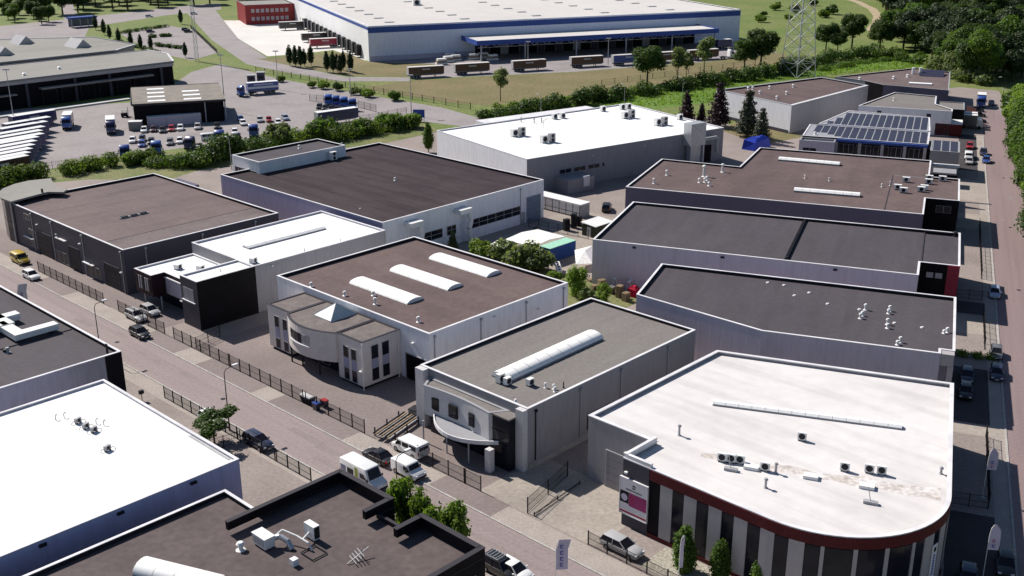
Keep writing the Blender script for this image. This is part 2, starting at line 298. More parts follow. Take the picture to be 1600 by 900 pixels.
def ring_parts(root, name, poly, d0, d1, z0, z1, m, skip=()):
    a = inset(poly, d0); b = inset(poly, d1); n = len(poly)
    for i in range(n):
        if i in skip: continue
        j = (i + 1) % n; mm = m.get(i, m.get('*')) if isinstance(m, dict) else m
        part(name, MB().prism([a[i], a[j], b[j], b[i]], z0, z1), mm, root)
def cen(poly): return (sum(p[0] for p in poly) / len(poly), sum(p[1] for p in poly) / len(poly))
def rect(x0, x1, y0, y1): return [(x0, y0), (x1, y0), (x1, y1), (x0, y1)]
def hall(name, label, f, poly, h, wall, roof, cop='coping_white', par=0.5, cw=0.32, cat='building', zb=0.0, root=None, lining=None):
    """flat-roofed hall: thick wall per side, membrane roof sunk behind a parapet, metal coping per side"""
    root = root or thing(name, label, cat, f, cen(poly))
    ring_parts(root, 'wall', poly, 0.0, cw - 0.10, zb, h - 0.07, wall)
    ring_parts(root, 'parapet_lining', poly, cw - 0.098, cw - 0.04, h - par - 0.1, h - 0.072, lining or ('lining_white' if 'white' in roof else 'coping_grey' if 'grey' in roof and 'coping' in roof else 'lining_dark'))
    ring_parts(root, 'coping', poly, -0.03, cw, h - 0.07, h, cop)
    part('roof', MB().prism(inset(poly, cw - 0.05), h - par - 0.3, h - par), roof, root)
    return root
def face(ax, c, sg, u0, u1, z0, z1, d0, d1, mb=None):
    """box on a wall plane: ax 'x' -> plane x=c, outward sign sg; spans u0..u1, z0..z1, from d0 to d1 proud"""
    mb = mb or MB(); a, b = sorted((c + sg * d0, c + sg * d1)); u0, u1 = sorted((u0, u1))
    return mb.box(a, b, u0, u1, z0, z1) if ax == 'x' else mb.box(u0, u1, a, b, z0, z1)
def window(root, ax, c, sg, u0, u1, z0, z1, nx=1, nz=1, fm='metal_grey', gm='glass_dark', t=0.08, name='window'):
    u0, u1 = sorted((u0, u1)); mb = MB()
    for k in range(nx + 1):
        u = u0 + (u1 - u0) * k / nx; face(ax, c, sg, max(u0, u - t / 2), min(u1, u + t / 2), z0, z1, 0.0, 0.07, mb)
    for k in range(nz + 1):
        z = z0 + (z1 - z0) * k / nz; face(ax, c, sg, u0, u1, max(z0, z - t / 2), min(z1, z + t / 2), 0.0, 0.065, mb)
    o = part(name, mb, fm, root)
    for i in range(nx):
        for k in range(nz):
            ua = u0 + (u1 - u0) * i / nx; ub = u0 + (u1 - u0) * (i + 1) / nx; za = z0 + (z1 - z0) * k / nz; zb = z0 + (z1 - z0) * (k + 1) / nz
            part('pane', face(ax, c, sg, ua + t / 2, ub - t / 2, za + t / 2, zb - t / 2, 0.003, 0.02), gm, o)
    return o
def door(root, ax, c, sg, u0, u1, z1, m='metal_grey', n=4, fm='metal_grey', z0=0.02, name='sectional_door'):
    u0, u1 = sorted((u0, u1)); mb = MB(); t = 0.12
    face(ax, c, sg, u0 - t, u0, z0, z1 + t, 0, 0.1, mb); face(ax, c, sg, u1, u1 + t, z0, z1 + t, 0, 0.1, mb); face(ax, c, sg, u0, u1, z1, z1 + t, 0, 0.1, mb)
    o = part(name, mb, fm, root); hgt = (z1 - z0) / n
    for k in range(n): part('panel', face(ax, c, sg, u0, u1, z0 + k * hgt + 0.015, z0 + (k + 1) * hgt - 0.015, 0.003, 0.05), m, o)
    return o
def downpipe(root, ax, c, sg, u, z0, z1, m='metal_grey'):
    part('downpipe', face(ax, c, sg, u - 0.06, u + 0.06, z0, z1, 0.02, 0.14, face(ax, c, sg, u - 0.16, u + 0.16, z1, z1 + 0.3, 0.01, 0.3)), m, root)
def vault(root, p0, p1, wd, z, rise, n, m='acrylic', curb=0.25):
    """barrel rooflight along p0-p1: curb plus curved panels"""
    p0 = Vector((*p0, 0)); p1 = Vector((*p1, 0)); d = (p1 - p0); L_ = d.length; d.normalize(); s = Vector((-d.y, d.x, 0)); hw = wd / 2
    c = MB(); q = [p0 - s * hw, p1 - s * hw, p1 + s * hw, p0 + s * hw]; c.prism([(v.x, v.y) for v in q], z, z + curb)
    o = part('barrel_skylight', c, 'coping_grey', root); K = 8
    for k in range(n):
        a = p0 + d * (L_ * k / n + 0.03); b = p0 + d * (L_ * (k + 1) / n - 0.03); secs = []
        for p in (a, b):
            up = [p + s * (hw * 1.02 * math.cos(math.pi * i / K)) + Vector((0, 0, z + curb + 0.005 + rise * math.sin(math.pi * i / K))) for i in range(K + 1)]
            secs.append(up)
        part('panel', MB().loft(secs), m, o, smooth=True)
    return o
def flatlight(root, p0, p1, wd, z, h, n, m='acrylic'):
    """low ridge rooflight built from flat panels"""
    p0 = Vector((*p0, 0)); p1 = Vector((*p1, 0)); d = (p1 - p0); L_ = d.length; d.normalize(); s = Vector((-d.y, d.x, 0)); hw = wd / 2
    q = [p0 - s * hw, p1 - s * hw, p1 + s * hw, p0 + s * hw]
    o = part('ridge_skylight', MB().prism([(v.x, v.y) for v in q], z, z + h * 0.5), 'coping_grey', root)
    for k in range(n):
        a = p0 + d * (L_ * k / n + 0.02); b = p0 + d * (L_ * (k + 1) / n - 0.02); Z = Vector((0, 0, 1))
        secs = [[p - s * hw * 1.03 + Z * (z + h * 0.5), p + s * hw * 1.03 + Z * (z + h * 0.5), p + s * hw * 0.5 + Z * (z + h), p - s * hw * 0.5 + Z * (z + h)] for p in (a, b)]
        part('panel', MB().loft(secs), m, o)
    return o
def vent(root, x, y, z, h=0.7, r=0.14, m='metal_grey', cap=True):
    r = r * 0.72
    o = part('roof_vent', MB().cyl((x, y, z), (x, y, z + h), r, r, 10).cyl((x, y, z), (x, y, z + 0.08), r * 2.2, r * 1.5, 10), m, root, smooth=True)
    if cap: part('cap', MB().cyl((x, y, z + h + 0.02), (x, y, z + h + 0.22), r * 1.9, r * 1.2, 10), m, o, smooth=True)
    return o
def dot(root, x, y, z, r=0.2, m='metal_white'):
    part('roof_drain', MB().cyl((x, y, z), (x, y, z + 0.14), r, r * 0.7, 10), m, root)
def ac(root, x, y, z, sx=1.0, sy=0.45, sz=0.9, rot=0.0, m='metal_white', fan='x', nf=1):
    """outdoor unit on feet with a round fan grille on one face"""
    mb = MB().obox((x, y, z + 0.15 + sz / 2), (sx, sy, sz), rot); o = part('air_conditioner', mb, m, root)
    mm = Matrix.Translation(Vector((x, y, z))) @ Matrix.Rotation(rot, 4, 'Z')
    ft = MB()
    for a in (-0.35, 0.35): ft.obox(mm @ Vector((a * sx, 0, 0.075)), (0.08, sy * 1.3, 0.15), rot)
    part('foot', ft, 'metal_dark', o)
    for k in range(nf):
        zz = 0.15 + sz * (k + 0.5) / nf; rr = min(sx * 0.4, sz / nf * 0.42)
        part('fan_grille', MB().cyl(mm @ Vector((0, -sy / 2 - 0.002, zz)), mm @ Vector((0, -sy / 2 - 0.03, zz)), rr, rr, 14), 'metal_dark', o)
    return o
def wall_lamp(root, ax, c, sg, u, z):
    part('wall_lamp', face(ax, c, sg, u - 0.18, u + 0.18, z, z + 0.2, 0.0, 0.35), 'metal_white', root)

# ---------------------------------------------------------------- ground, roads, yards
def ground(name, pts, z, m, f='W', kind='structure'):
    return solo(name, MB().sheet(pts, z), m, kind=kind, f=f)
ground('ground', rect(-2500, 2500, -400, 4200), 0.0, 'field')
ground('estate_paving', [(-200.6, 221.5), (-132.7, 232.4), (-118.9, 248.9), (-86.9, 261.0), (-72.2, 267.4), (-55.8, 286.7), (-35.8, 305.3), (-20.0, 311.3), (-7.4, 319.4), (26.2, 343.2), (61.8, 329.2), (67.5, 301.5), (85.5, 324.0), (109.9, 355.4), (140.2, 377.0), (156.3, 384.7), (166.3, 376.6), (154.0, 333.1), (165, 300), (150, 200), (110, 30), (-60, 30), (-140, 60)], 0.004, 'yard')
ground('road', rect(67.2, 73.7, -40, 330), 0.010, 'asphalt', 'ST')
ground('road', rect(13.1, 20.4, 20, 372), 0.010, 'asphalt_red', 'RD')
ground('pavement', rect(73.95, 76.9, -30, 260), 0.009, 'pavers', 'ST')
ground('pavement', rect(64.6, 66.95, 20, 260), 0.009, 'pavers', 'ST')
ground('pavement', rect(11.2, 12.85, 60, 330), 0.009, 'pavers', 'RD')
for (x0, x1, a, b) in [(73.7, 73.95, -30, 260), (66.95, 67.2, 20, 260)]:
    solo('kerb', MB().box(x0, x1, a, b, 0.0, 0.09), 'kerbstone', kind='structure', f='ST')
for (x0, x1, a, b) in [(12.85, 13.1, 60, 330), (20.4, 20.65, 30, 380)]:
    solo('kerb', MB().box(x0, x1, a, b, 0.0, 0.09), 'kerbstone', kind='structure', f='RD')
random.seed(41)
for k in range(14):
    y0 = random.uniform(20, 210); x0 = random.uniform(67.6, 72.2); ground('road_patch', rect(x0, x0 + random.uniform(0.6, 1.4), y0, y0 + random.uniform(1.5, 7)), 0.0125 + 0.0002 * k, 'asphalt_patch', 'ST')
for k in range(9):
    y0 = random.uniform(90, 320); x0 = random.uniform(13.6, 19); ground('road_patch', rect(x0, x0 + random.uniform(0.6, 1.2), y0, y0 + random.uniform(1.5, 6)), 0.0125 + 0.0002 * k, 'asphalt_patch', 'RD')
for f_, x0, ys in (('ST', 70.4, (52, 88, 121, 150, 183)), ('RD', 16.8, (120, 158, 196, 236, 280))):
    for y0 in ys: solo('manhole_cover', MB().cyl((x0, y0, 0.016), (x0, y0, 0.03), 0.35, 0.35, 16), 'metal_dark', kind='structure', f=f_)
# driveway patches and forecourts with their own paving
for y0, y1 in [(176, 187), (140, 150), (100, 116), (74, 84), (120, 134)]:
    ground('driveway', rect(73.96, 77.2, y0, y1), 0.014, 'yard_dark', 'ST')
ground('forecourt', rect(77.2, 92, 79, 140), 0.008, 'yard_dark', 'ST')
ground('forecourt', rect(77.2, 84, 150, 260), 0.009, 'yard_dark', 'ST')
ground('forecourt', rect(77.2, 88, 62, 78.8), 0.010, 'yard_light', 'ST')
ground('forecourt', rect(54.8, 64.5, 88, 128), 0.010, 'yard', 'ST')
ground('gravel_bed', rect(77.8, 82.4, 30, 56.5), 0.013, 'gravel', 'ST')
ground('courtyard', rect(120.8, 175, 118, 148), 0.012, 'yard_light', 'ST')
ground('car_park', rect(6.2, 11.19, 60, 116), 0.014, 'tarmac_shade_black', 'RD'); ground('car_park', rect(6.2, 11.19, 139.5, 158), 0.014, 'tarmac_shade_black', 'RD'); ground('car_park', rect(6.7, 11.19, 181, 187), 0.014, 'tarmac_shade_black', 'RD'); ground('car_park', rect(6.7, 11.19, 285, 330), 0.014, 'tarmac_shade_black', 'RD')  # near-black sheets where buildings shade the yard; shade put into the colour
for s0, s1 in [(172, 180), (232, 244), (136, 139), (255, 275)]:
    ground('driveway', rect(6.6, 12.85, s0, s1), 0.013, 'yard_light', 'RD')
ground('verge', [(20.65, 40), (20.65, 375), (34, 390), (60, 300), (60, 40)], 0.008, 'verge', 'RD')
# depot yard and the northern roads
ground('depot_yard', [(-173.8, 276.9), (-176.2, 327.3), (-161.2, 345.7), (-124.1, 358.7), (-120.6, 387.5), (-109.9, 414.7), (-81.6, 392.4), (-61.4, 378.7), (-44.1, 362.3), (-29.0, 343.9), (-37.4, 319.8), (-58.5, 311.7), (-77.0, 297.3), (-95.9, 284.9), (-109.6, 276.2), (-116.6, 261.3), (-145.7, 228.4)], 0.006, 'asphalt_grey')
ground('road', [(-120.6, 387.5), (-122.1, 424.3), (-116.1, 444.3), (-87.1, 408.3), (-52.0, 374.7), (-22.2, 348.2), (-5.6, 325.1), (-10.1, 315.7), (-26.6, 325.4), (-38.0, 344.0), (-64.3, 369.9), (-91.0, 393.9)], 0.012, 'asphalt_grey')
ground('road', [(-188.2, 653.1), (-175.3, 667.7), (-151.2, 595.4), (-128.4, 526.8), (-99.8, 458.4), (-85.3, 436.9), (-61.5, 410.9), (-37.6, 409.0), (-36.9, 400.2), (-62.4, 400.6), (-87.8, 423.8), (-105.8, 444.1), (-139.9, 522.3)], 0.012, 'asphalt_grey')
ground('loading_yard', [(-160.1, 604.9), (-138.7, 604.4), (-127.6, 627.0), (-115.1, 616.7), (-57.6, 448.6), (-77.6, 485.5), (-89.4, 473.6), (-102.0, 466.0), (-128.4, 526.8)], 0.010, 'concrete_white')
ground('lawn', [(-104.6, 458.5), (-88.7, 469.6), (-70.9, 477.2), (-57.3, 448.6), (-27.8, 442.8), (-34.4, 429.4), (-39.6, 410.5), (-62.0, 413.9), (-86.9, 438.6)], 0.014, 'drygrass')
ground('truck_apron', [(-57.5, 450.4), (106.2, 515.0), (113.0, 473.9), (77.2, 446.3), (24.5, 421.9), (-37.2, 404.5), (-38.8, 422.9)], 0.008, 'asphalt_grey')
ground('meadow', [(-37.0, 401.6), (24.5, 421.1), (77.1, 445.4), (115.8, 473.8), (112.2, 447.4), (45.0, 386.4), (17.3, 368.7), (-8.1, 351.4), (-20.6, 357.3), (-53.4, 385.2)], 0.007, 'drygrass')
ground('lawn', [(-7.7, 333.1), (20.8, 354.4), (45.8, 374.6), (77.6, 405.7), (112.2, 431.9), (151.3, 461.5), (171.1, 464.9), (162.3, 432.7), (128.7, 420.2), (92.0, 396.7), (64.4, 356.1), (42.2, 343.0), (26.2, 343.2)], 0.010, 'lawn')
ground('lawn', [(60.3, 310.3), (66.6, 324.2), (80.1, 309.1), (81.0, 302.2), (67.4, 292.4)], 0.012, 'drygrass')
ground('car_park', [(-191.6, 548.2), (-177.4, 581.0), (-160.1, 563.6), (-125.3, 478.2), (-130.6, 455.3), (-153.5, 478.8)], 0.010, 'asphalt_grey')
ground('road', [(-273.6, 566.1), (-241.5, 613.1), (-195.1, 691.9), (-180.5, 703.9), (-170.5, 663.8), (-193.1, 632.0), (-216.0, 576.1), (-200.0, 523.5), (-213.6, 505.3), (-256.6, 529.4)], 0.009, 'asphalt_grey')
ground('road', [(-285.6, 719.7), (-279.0, 719.5), (-232.1, 606.5), (-237.2, 597.3)], 0.007, 'asphalt_grey')
def strip(pts, wd):
    L_, R_ = [], []
    for i, p in enumerate(pts):
        a = Vector(pts[max(0, i - 1)]); b = Vector(pts[min(len(pts) - 1, i + 1)]); d = (b - a).normalized(); n = Vector((-d.y, d.x)); p = Vector(p)
        L_.append(tuple(p + n * wd / 2)); R_.append(tuple(p - n * wd / 2))
    return L_ + R_[::-1]
ground('path', strip([(213.6, 772.0), (214.6, 701.8), (210.1, 657.9), (201.3, 619.2), (190.8, 587.6), (176.2, 551.0)], 5.0), 0.012, 'dirt')
ground('garden_soil', rect(122, 141, 103, 136), 0.016, 'verge', 'ST')
ground('planting_strip', [(-80.0, 275.9), (-64.7, 297.2), (-44.6, 318.0), (-26.4, 323.4), (-20.0, 311.3), (-34.7, 295.2), (-53.7, 284.4), (-72.2, 267.4)], 0.011, 'verge')
ground('planting_strip', [(-119.8, 244.3), (-109.0, 274.8), (-94.6, 283.4), (-81.9, 289.4), (-73.4, 272.3), (-81.9, 254.6), (-106.8, 256.1)], 0.010, 'verge')

# ---------------------------------------------------------------- buildings along the street
# 1 dark hall with brown roof and curved glass corner
b = hall('warehouse', 'dark grey hall with flat brown roof and rounded glass corner beside the yellow van', 'ST', rect(82, 113.2, 168.2, 213.5), 8.0, 'wall_anthracite', 'roof_brown')
for y0, y1, z in [(196, 201.5, 4.5), (185.0, 188.8, 4.3), (170.6, 175.6, 4.1)]: door(b, 'x', 82, -1, y0, y1, z, 'metal_dark', fm='wall_anthracite')
for y0, y1, z0, z1, nx in [(202.3, 205.4, 0.8, 4.2, 2), (177.4, 182.6, 0.4, 2.4, 3), (189.6, 194.8, 0.3, 2.4, 3), (204.2, 206.6, 5.9, 7.0, 2)]: window(b, 'x', 82, -1, y0, y1, z0, z1, nx)
for y in (169.0, 182.9, 194.9, 203.2): downpipe(b, 'x', 82, -1, y, 0.1, 7.3)
for x in (86, 97, 108): downpipe(b, 'y', 168.2, -1, x, 0.1, 7.3)
for y, z in [(206, 2.3), (192, 4.9), (182, 2.5)]: part('canopy_strip', face('x', 82, -1, y - 2.6, y + 1.2, z + 0.1, z + 0.2, 0, 0.5), 'coping_white', b)
for y, z in [(201, 5.7), (193, 5.5), (184, 5.6), (169.6, 3.6)]: wall_lamp(b, 'x', 82, -1, y, z)
mb = MB(); mb.box(91.6, 97.4, 187.3, 187.7, 7.5, 7.72)
sk = part('roof_vent_strip', mb, 'metal_grey', b)
for k in range(3): part('flap', MB().box(91.9 + k * 1.9, 93.2 + k * 1.9, 187.2, 187.9, 7.72, 7.86), 'metal_dark', sk)
pts = [(81.4, 210.2), (85.2, 211.2), (89.6, 212.2), (91.6, 209.8), (93.2, 211.4), (92.6, 215.6), (95.0, 222.6), (91.0, 224.0), (87.8, 223.4), (84.6, 221.4), (82.2, 218.2), (81.2, 214.2)]
part('corner_roof', MB().prism(pts, 8.3, 8.65), 'roof_concrete', b, label='raised grey canopy roof over the rounded corner')
ip = inset(pts, 0.5); gl = ip[6:] + [ip[0]]
for i in range(len(gl) - 1):
    p, q = gl[i], gl[i + 1]; d = (Vector(q) - Vector(p)); n_ = max(1, int(d.length / 1.6))
    for k in range(n_):
        u, v_ = Vector(p) + d * (k / n_ + 0.01), Vector(p) + d * ((k + 1) / n_ - 0.01); nn = Vector((-d.y, d.x)).normalized() * 0.1
        for z0, z1 in ((0.1, 4.0), (4.1, 8.2)): part('glass_panel', MB().prism([tuple(u), tuple(v_), tuple(v_ + nn), tuple(u + nn)], z0, z1), 'glass_dark', b)
part('column', MB().cyl((81.8, 211.5, 0), (81.8, 211.5, 8.25), 0.18), 'metal_grey', b); part('chimney', MB().cyl((88.6, 212.5, 7.5), (88.6, 212.5, 9.4), 0.2), 'metal_dark', b)
part('roof_section', MB().box(82.4, 112.8, 168.6, 176.0, 7.503, 7.515), 'roof_worn', b, label='greyer worn strip of roof membrane'); part('roof_joint', MB().box(82.4, 112.8, 176.05, 176.3, 7.5, 7.56), 'roof_brown', b)
part('fire_stair', MB().box(113.2, 115.2, 199, 207, 0, 7.6), 'wall_darkblue', b)

# 2 white-roofed hall with black office box
b = hall('warehouse', 'white-roofed hall with black boxed office front beside the parked silver cars', 'ST', [(92.2, 145.0), (119.6, 145.0), (119.6, 163.6), (92.2, 163.6)], 8.0, 'wall_midgrey', 'roof_white', par=0.35)
hall(None, None, 'ST', rect(81.7, 92.3, 144.8, 149.7), 8.05, {'*': 'wall_black', 3: 'wall_anthracite'}, 'roof_white', par=0.3, root=b)
hall(None, None, 'ST', [(83.6, 149.7), (92.2, 149.7), (92.2, 163.4), (81.2, 163.4), (81.2, 158), (83.6, 158)], 6.1, {'*': 'wall_midgrey', 3: 'wall_umber', 4: 'wall_umber', 5: 'wall_umber'}, 'roof_white', par=0.3, root=b, zb=2.3)
part('entrance_glazing', MB().box(84.6, 92.0, 149.8, 163.2, 0.02, 2.29), 'glass_dark', b)
window(b, 'x', 81.7, -1, 146.0, 149.0, 4.4, 6.4, 2, fm='coping_grey', gm='panel_grey'); part('window_sill', face('x', 81.7, -1, 145.6, 149.3, 4.2, 4.32, 0, 0.25), 'coping_white', b)
for k in range(7): part('fin', face('x', 81.2, -1, 158.4 + k * 0.68, 158.75 + k * 0.68, 3.1, 5.3, 0.0, 0.12), 'panel_grey' if k % 3 else 'metal_dark', b)
part('fascia_strip', face('x', 83.6, -1, 149.9, 157.9, 5.25, 5.4, 0, 0.25), 'coping_white', b); part('blue_panel', face('x', 83.6, -1, 149.9, 157.9, 2.5, 5.2, 0.0, 0.03), 'wall_bluegrey', b)
part('sill_strip', face('x', 83.6, -1, 149.9, 153.4, 2.3, 2.42, 0, 0.35), 'coping_white', b)
for y in (150.5, 157.4, 162.8): part('column', MB().cyl((82.3, y, 0), (82.3, y, 2.3), 0.14), 'metal_grey', b)
flatlight(b, (97.2, 154.9), (113.4, 154.9), 1.9, 7.65, 0.5, 9)
for x, y in [(86.4, 158.5), (88.6, 155.2), (89.6, 153.4)]: ac(b, x, y, 5.8, 1.1, 0.9, 0.7, 0.3, 'metal_white')
for x, y in [(87.4, 147), (103, 146.2), (110.6, 146.2), (93.5, 147.5)]: vent(b, x, y, 7.6, 0.6, 0.08, 'metal_dark', False)
ac(b, 93.6, 147.2, 7.65, 1.2, 0.8, 0.8, 0.4, 'metal_white')
wall_lamp(b, 'y', 145.0, -1, 95.5, 7.2)

# 3 long hall with dark brown roof and grey upper storey
b = hall('warehouse', 'large hall with dark brown flat roof, silver ducts and a grey upper storey', 'ST', rect(121.8, 165.2, 148.5, 201.3), 8.2, {'*': 'wall_bluegrey', 0: 'wall_lightgrey', 3: 'wall_violet'}, 'roof_darkbrown')
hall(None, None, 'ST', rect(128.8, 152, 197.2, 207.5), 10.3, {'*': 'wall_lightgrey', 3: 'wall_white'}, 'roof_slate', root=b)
window(b, 'x', 128.8, -1, 198.6, 206.6, 6.6, 8.0, 6)
part('rust_stain_panel', face('x', 121.8, -1, 164.5, 170.5, 1.0, 5.2, 0.004, 0.02), 'orange_rust', b)
for x, zt in ((128.6, 7.2), (141.2, 7.1)):   # silver extract ducts dropping down the side wall
    mb = MB().box(x - 1.6, x + 1.5, 146.6, 148.3, zt - 0.9, zt); o = part('air_duct', mb, 'metal_white', b)
    part('duct_drop', MB().tube([(x + 1.0, 147.2, zt - 0.5), (x + 1.4, 147.0, zt - 2.4), (x + 0.9, 147.0, zt - 4.0), (x + 1.3, 147.1, 0.3)], 0.55, 10), 'metal_white', o, smooth=True)
for x0, x1 in [(130.6, 136.4), (137.6, 140.0), (143.9, 158.0)]: window(b, 'y', 148.5, -1, x0, x1, 2.2, 4.0, max(2, int((x1 - x0) / 2.3)), 2, fm='metal_grey')
door(b, 'y', 148.5, -1, 160.0, 164.1, 5.3, 'door_blue', 5); door(b, 'y', 148.5, -1, 158.3, 159.3, 2.4, 'metal_grey', 2, name='side_door')
downpipe(b, 'y', 148.5, -1, 158.1, 0.1, 7.4)
ac(b, 147.6, 196.2, 7.7, 1.6, 1.1, 1.8, 0.0, 'metal_white', nf=2); ac(b, 149.6, 198.4, 7.7, 1.4, 1.1, 1.5, 0.0, 'metal_white')
vent(b, 145, 172, 7.7, 0.4, 0.2, 'metal_white'); vent(b, 152.4, 199.0, 9.9, 0.4, 0.2); vent(b, 144.2, 204.0, 9.8, 0.5, 0.25, 'metal_white'); dot(b, 126, 160, 7.7)

# 4 hall with brown roof, three barrel skylights and curved office annex
b = hall('warehouse', 'grey hall with brown roof, three white barrel skylights and a curved office annex', 'ST', rect(92, 120.6, 103.3, 138.5), 8.0, 'wall_lightgrey', 'roof_brown_c')
for x in (99.9, 108.0, 116.4): vault(b, (x, 128.4), (x, 114.9), 3.3, 7.4, 0.62, 6, curb=0.12)
door(b, 'x', 92, -1, 104.2, 108.2, 3.8, 'wall_black', 4, fm='metal_grey'); window(b, 'x', 92, -1, 129, 131, 1, 3.6, 1, 2)
for y in (103.9,): wall_lamp(b, 'x', 92, -1, 106.6, 5.6)
for x in (92.9, 101.8, 111.2, 119.6): downpipe(b, 'y', 103.3, -1, x, 0.1, 7.2)
for x, z in [(113.8, 5.5), (104.5, 6.9), (98, 3.0)]: wall_lamp(b, 'y', 103.3, -1, x, z)
for x, y, h_ in [(94.4, 124.6, 0.5), (95.2, 118.5, 0.8), (94.8, 108.6, 0.6), (93.4, 131.5, 0.5), (97.4, 121.6, 0.45)]: vent(b, x, y, 7.5, h_, 0.22, 'metal_white')
def arc(c, r, a0, a1, n): return [(c[0] + r * math.cos(R(a0 + (a1 - a0) * k / n)), c[1] + r * math.sin(R(a0 + (a1 - a0) * k / n))) for k in range(n + 1)]
blk = lambda x0, x1, y0, y1: hall(None, None, 'ST', rect(x0, x1, y0, y1), 7.05, 'stone_cream', 'gravel_roof', cop='coping_dark', par=0.1, root=b, zb=0.45)
blk(85.2, 91.98, 109.3, 114.7); blk(85.2, 91.98, 125.8, 131.3)
drum = arc((93.0, 120.2), 9.9, 214.5, 146, 14)    # bulging upper storey between the blocks
dp = [(91.98, 125.79), (91.98, 114.71)] + [p for p in drum]
dp = [p for p in [(91.98, 114.71)] + [(91.98, 125.79)] + [q for q in reversed(drum)]]
hall(None, None, 'ST', dp, 7.1, 'stone_cream', 'gravel_roof', cop='coping_dark', par=0.1, root=b, zb=2.7)
part('drum_soffit', MB().prism(inset(dp, 0.3), 2.62, 2.95), 'stone_cream', b)
part('entrance_glazing', MB().box(86.6, 91.9, 114.9, 125.6, 0.02, 2.61), 'glass_dark', b)
for x0, x1, y0, y1 in ((85.5, 91.9, 109.6, 114.4), (85.5, 91.9, 126.1, 131.0)): part('plinth', MB().box(x0, x1, y0, y1, 0.0, 0.44), 'wall_black', b)
for y0 in (110.6, 112.3):
    window(b, 'x', 85.2, -1, y0, y0 + 1.15, 3.9, 5.55); part('spandrel_panel', face('x', 85.2, -1, y0, y0 + 1.15, 2.4, 3.85, 0, 0.03), 'spandrel', b); window(b, 'x', 85.2, -1, y0, y0 + 1.15, 0.55, 2.35)
for y0 in (126.5, 128.5):
    window(b, 'x', 85.2, -1, y0, y0 + 1.15, 3.9, 5.65); part('spandrel_panel', face('x', 85.2, -1, y0, y0 + 1.15, 2.2, 3.85, 0, 0.03), 'spandrel', b); window(b, 'x', 85.2, -1, y0, y0 + 1.15, 0.55, 2.15)
for x0 in (86.7, 88.6):
    window(b, 'y', 109.3, -1, x0, x0 + 1.25, 4.1, 6.1); part('spandrel_panel', face('y', 109.3, -1, x0, x0 + 1.25, 2.8, 4.05, 0, 0.03), 'spandrel', b); window(b, 'y', 109.3, -1, x0, x0 + 1.25, 0.9, 2.75)
for k in range(6):      # ribbon windows following the curve
    p, q = drum[5 + k], drum[6 + k]; u = Vector(p); v_ = Vector(q); n_ = (u - Vector((93.0, 120.2))).normalized() * 0.06
    part('window', MB().prism([tuple(u.lerp(v_, 0.06)), tuple(u.lerp(v_, 0.94)), tuple(u.lerp(v_, 0.94) + n_), tuple(u.lerp(v_, 0.06) + n_)], 4.5, 5.9), 'glass_dark' if k > 1 else 'panel_grey', b)
    part('window_sill', MB().prism([tuple(u), tuple(v_), tuple(v_ + n_ * 4), tuple(u + n_ * 4)], 4.25, 4.42), 'coping_white', b)
for y in (124.6, 122.0, 118.0): part('column', MB().cyl((84.3, y, 0), (84.3, y, 2.65), 0.12), 'metal_dark', b)
for k in range(4): window(b, 'x', 86.6, -1, 118.6 + k * 1.7, 120.1 + k * 1.7, 0.4, 2.3)
for y, x in ((109.2, 85.1), (109.15, 91.4)): part('downpipe', MB().cyl((x, y, 0), (x, y, 6.9), 0.07), 'metal_white', b)
wall_lamp(b, 'x', 85.2, -1, 109.7, 2.6)
py = [(87.0, 118.4), (91.6, 118.4), (91.6, 122.4), (87.0, 122.4)]; ap = (89.2, 119.9, 9.0)
sk = part('pyramid_skylight', MB().prism(py, 6.75, 7.15), 'coping_white', b)
for i in range(4):
    p, q = py[i], py[(i + 1) % 4]; part('glass_panel', MB().add([(*p, 7.16), (*q, 7.16), ap, (p[0] * 0.98 + ap[0] * 0.02, p[1] * 0.98 + ap[1] * 0.02, 7.1), (q[0] * 0.98 + ap[0] * 0.02, q[1] * 0.98 + ap[1] * 0.02, 7.1), (ap[0], ap[1], 8.9)], [(0, 1, 2), (5, 4, 3), (0, 3, 4, 1), (1, 4, 5, 2), (2, 5, 3, 0)]), 'glass_sky' if i != 3 else 'acrylic', sk)
    part('glazing_bar', MB().bar((*p, 7.17), ap, 0.06), 'coping_white', sk)
mb = MB().tube([(86.2, 116.6, 6.9), (88.4, 116.9, 6.9), (90.6, 116.0, 6.9)], 0.09).tube([(87.2, 114.2, 6.9), (88.2, 116.8, 6.9)], 0.09); part('roof_pipe', mb, 'metal_grey', b); dot(b, 86.6, 125.0, 6.75, 0.3)

# 5 hall with grey roof, long barrel skylight and concave stone front
b = hall('warehouse', 'grey-roofed hall with one long barrel skylight and curved stone entrance front', 'ST', rect(84.3, 117.9, 78.0, 96.5), 8.0, 'wall_midgrey', 'roof_grey', par=0.45)
vault(b, (88.6, 86.6), (107.3, 87.0), 2.9, 7.55, 0.75, 9)
ac(b, 88.0, 86.0, 7.55, 1.0, 0.7, 1.1, 0.0); ac(b, 88.1, 84.9, 7.55, 0.9, 0.6, 0.9, 0.0); ac(b, 89.9, 82.8, 7.55, 0.9, 0.6, 0.8, 0.0)
for x, y in [(90.7, 81.0), (91.1, 80.0), (90.6, 79.4), (84.9, 80.5)]: vent(b, x, y, 7.55, 0.45, 0.15, 'metal_white')
vent(b, 92.2, 79.4, 7.55, 0.8, 0.1, 'metal_dark', False)
for x in (85.6, 93.7, 101.6, 111.6): downpipe(b, 'y', 78.0, -1, x, 0.9, 7.2, 'coping_grey' if x > 90 else 'metal_dark')
window(b, 'y', 78.0, -1, 95.0, 100.5, 1.2, 3.5, 3); part('plinth', face('y', 78.0, -1, 84.4, 117.6, 0.0, 0.7, 0.0, 0.12), 'kerbstone', b)
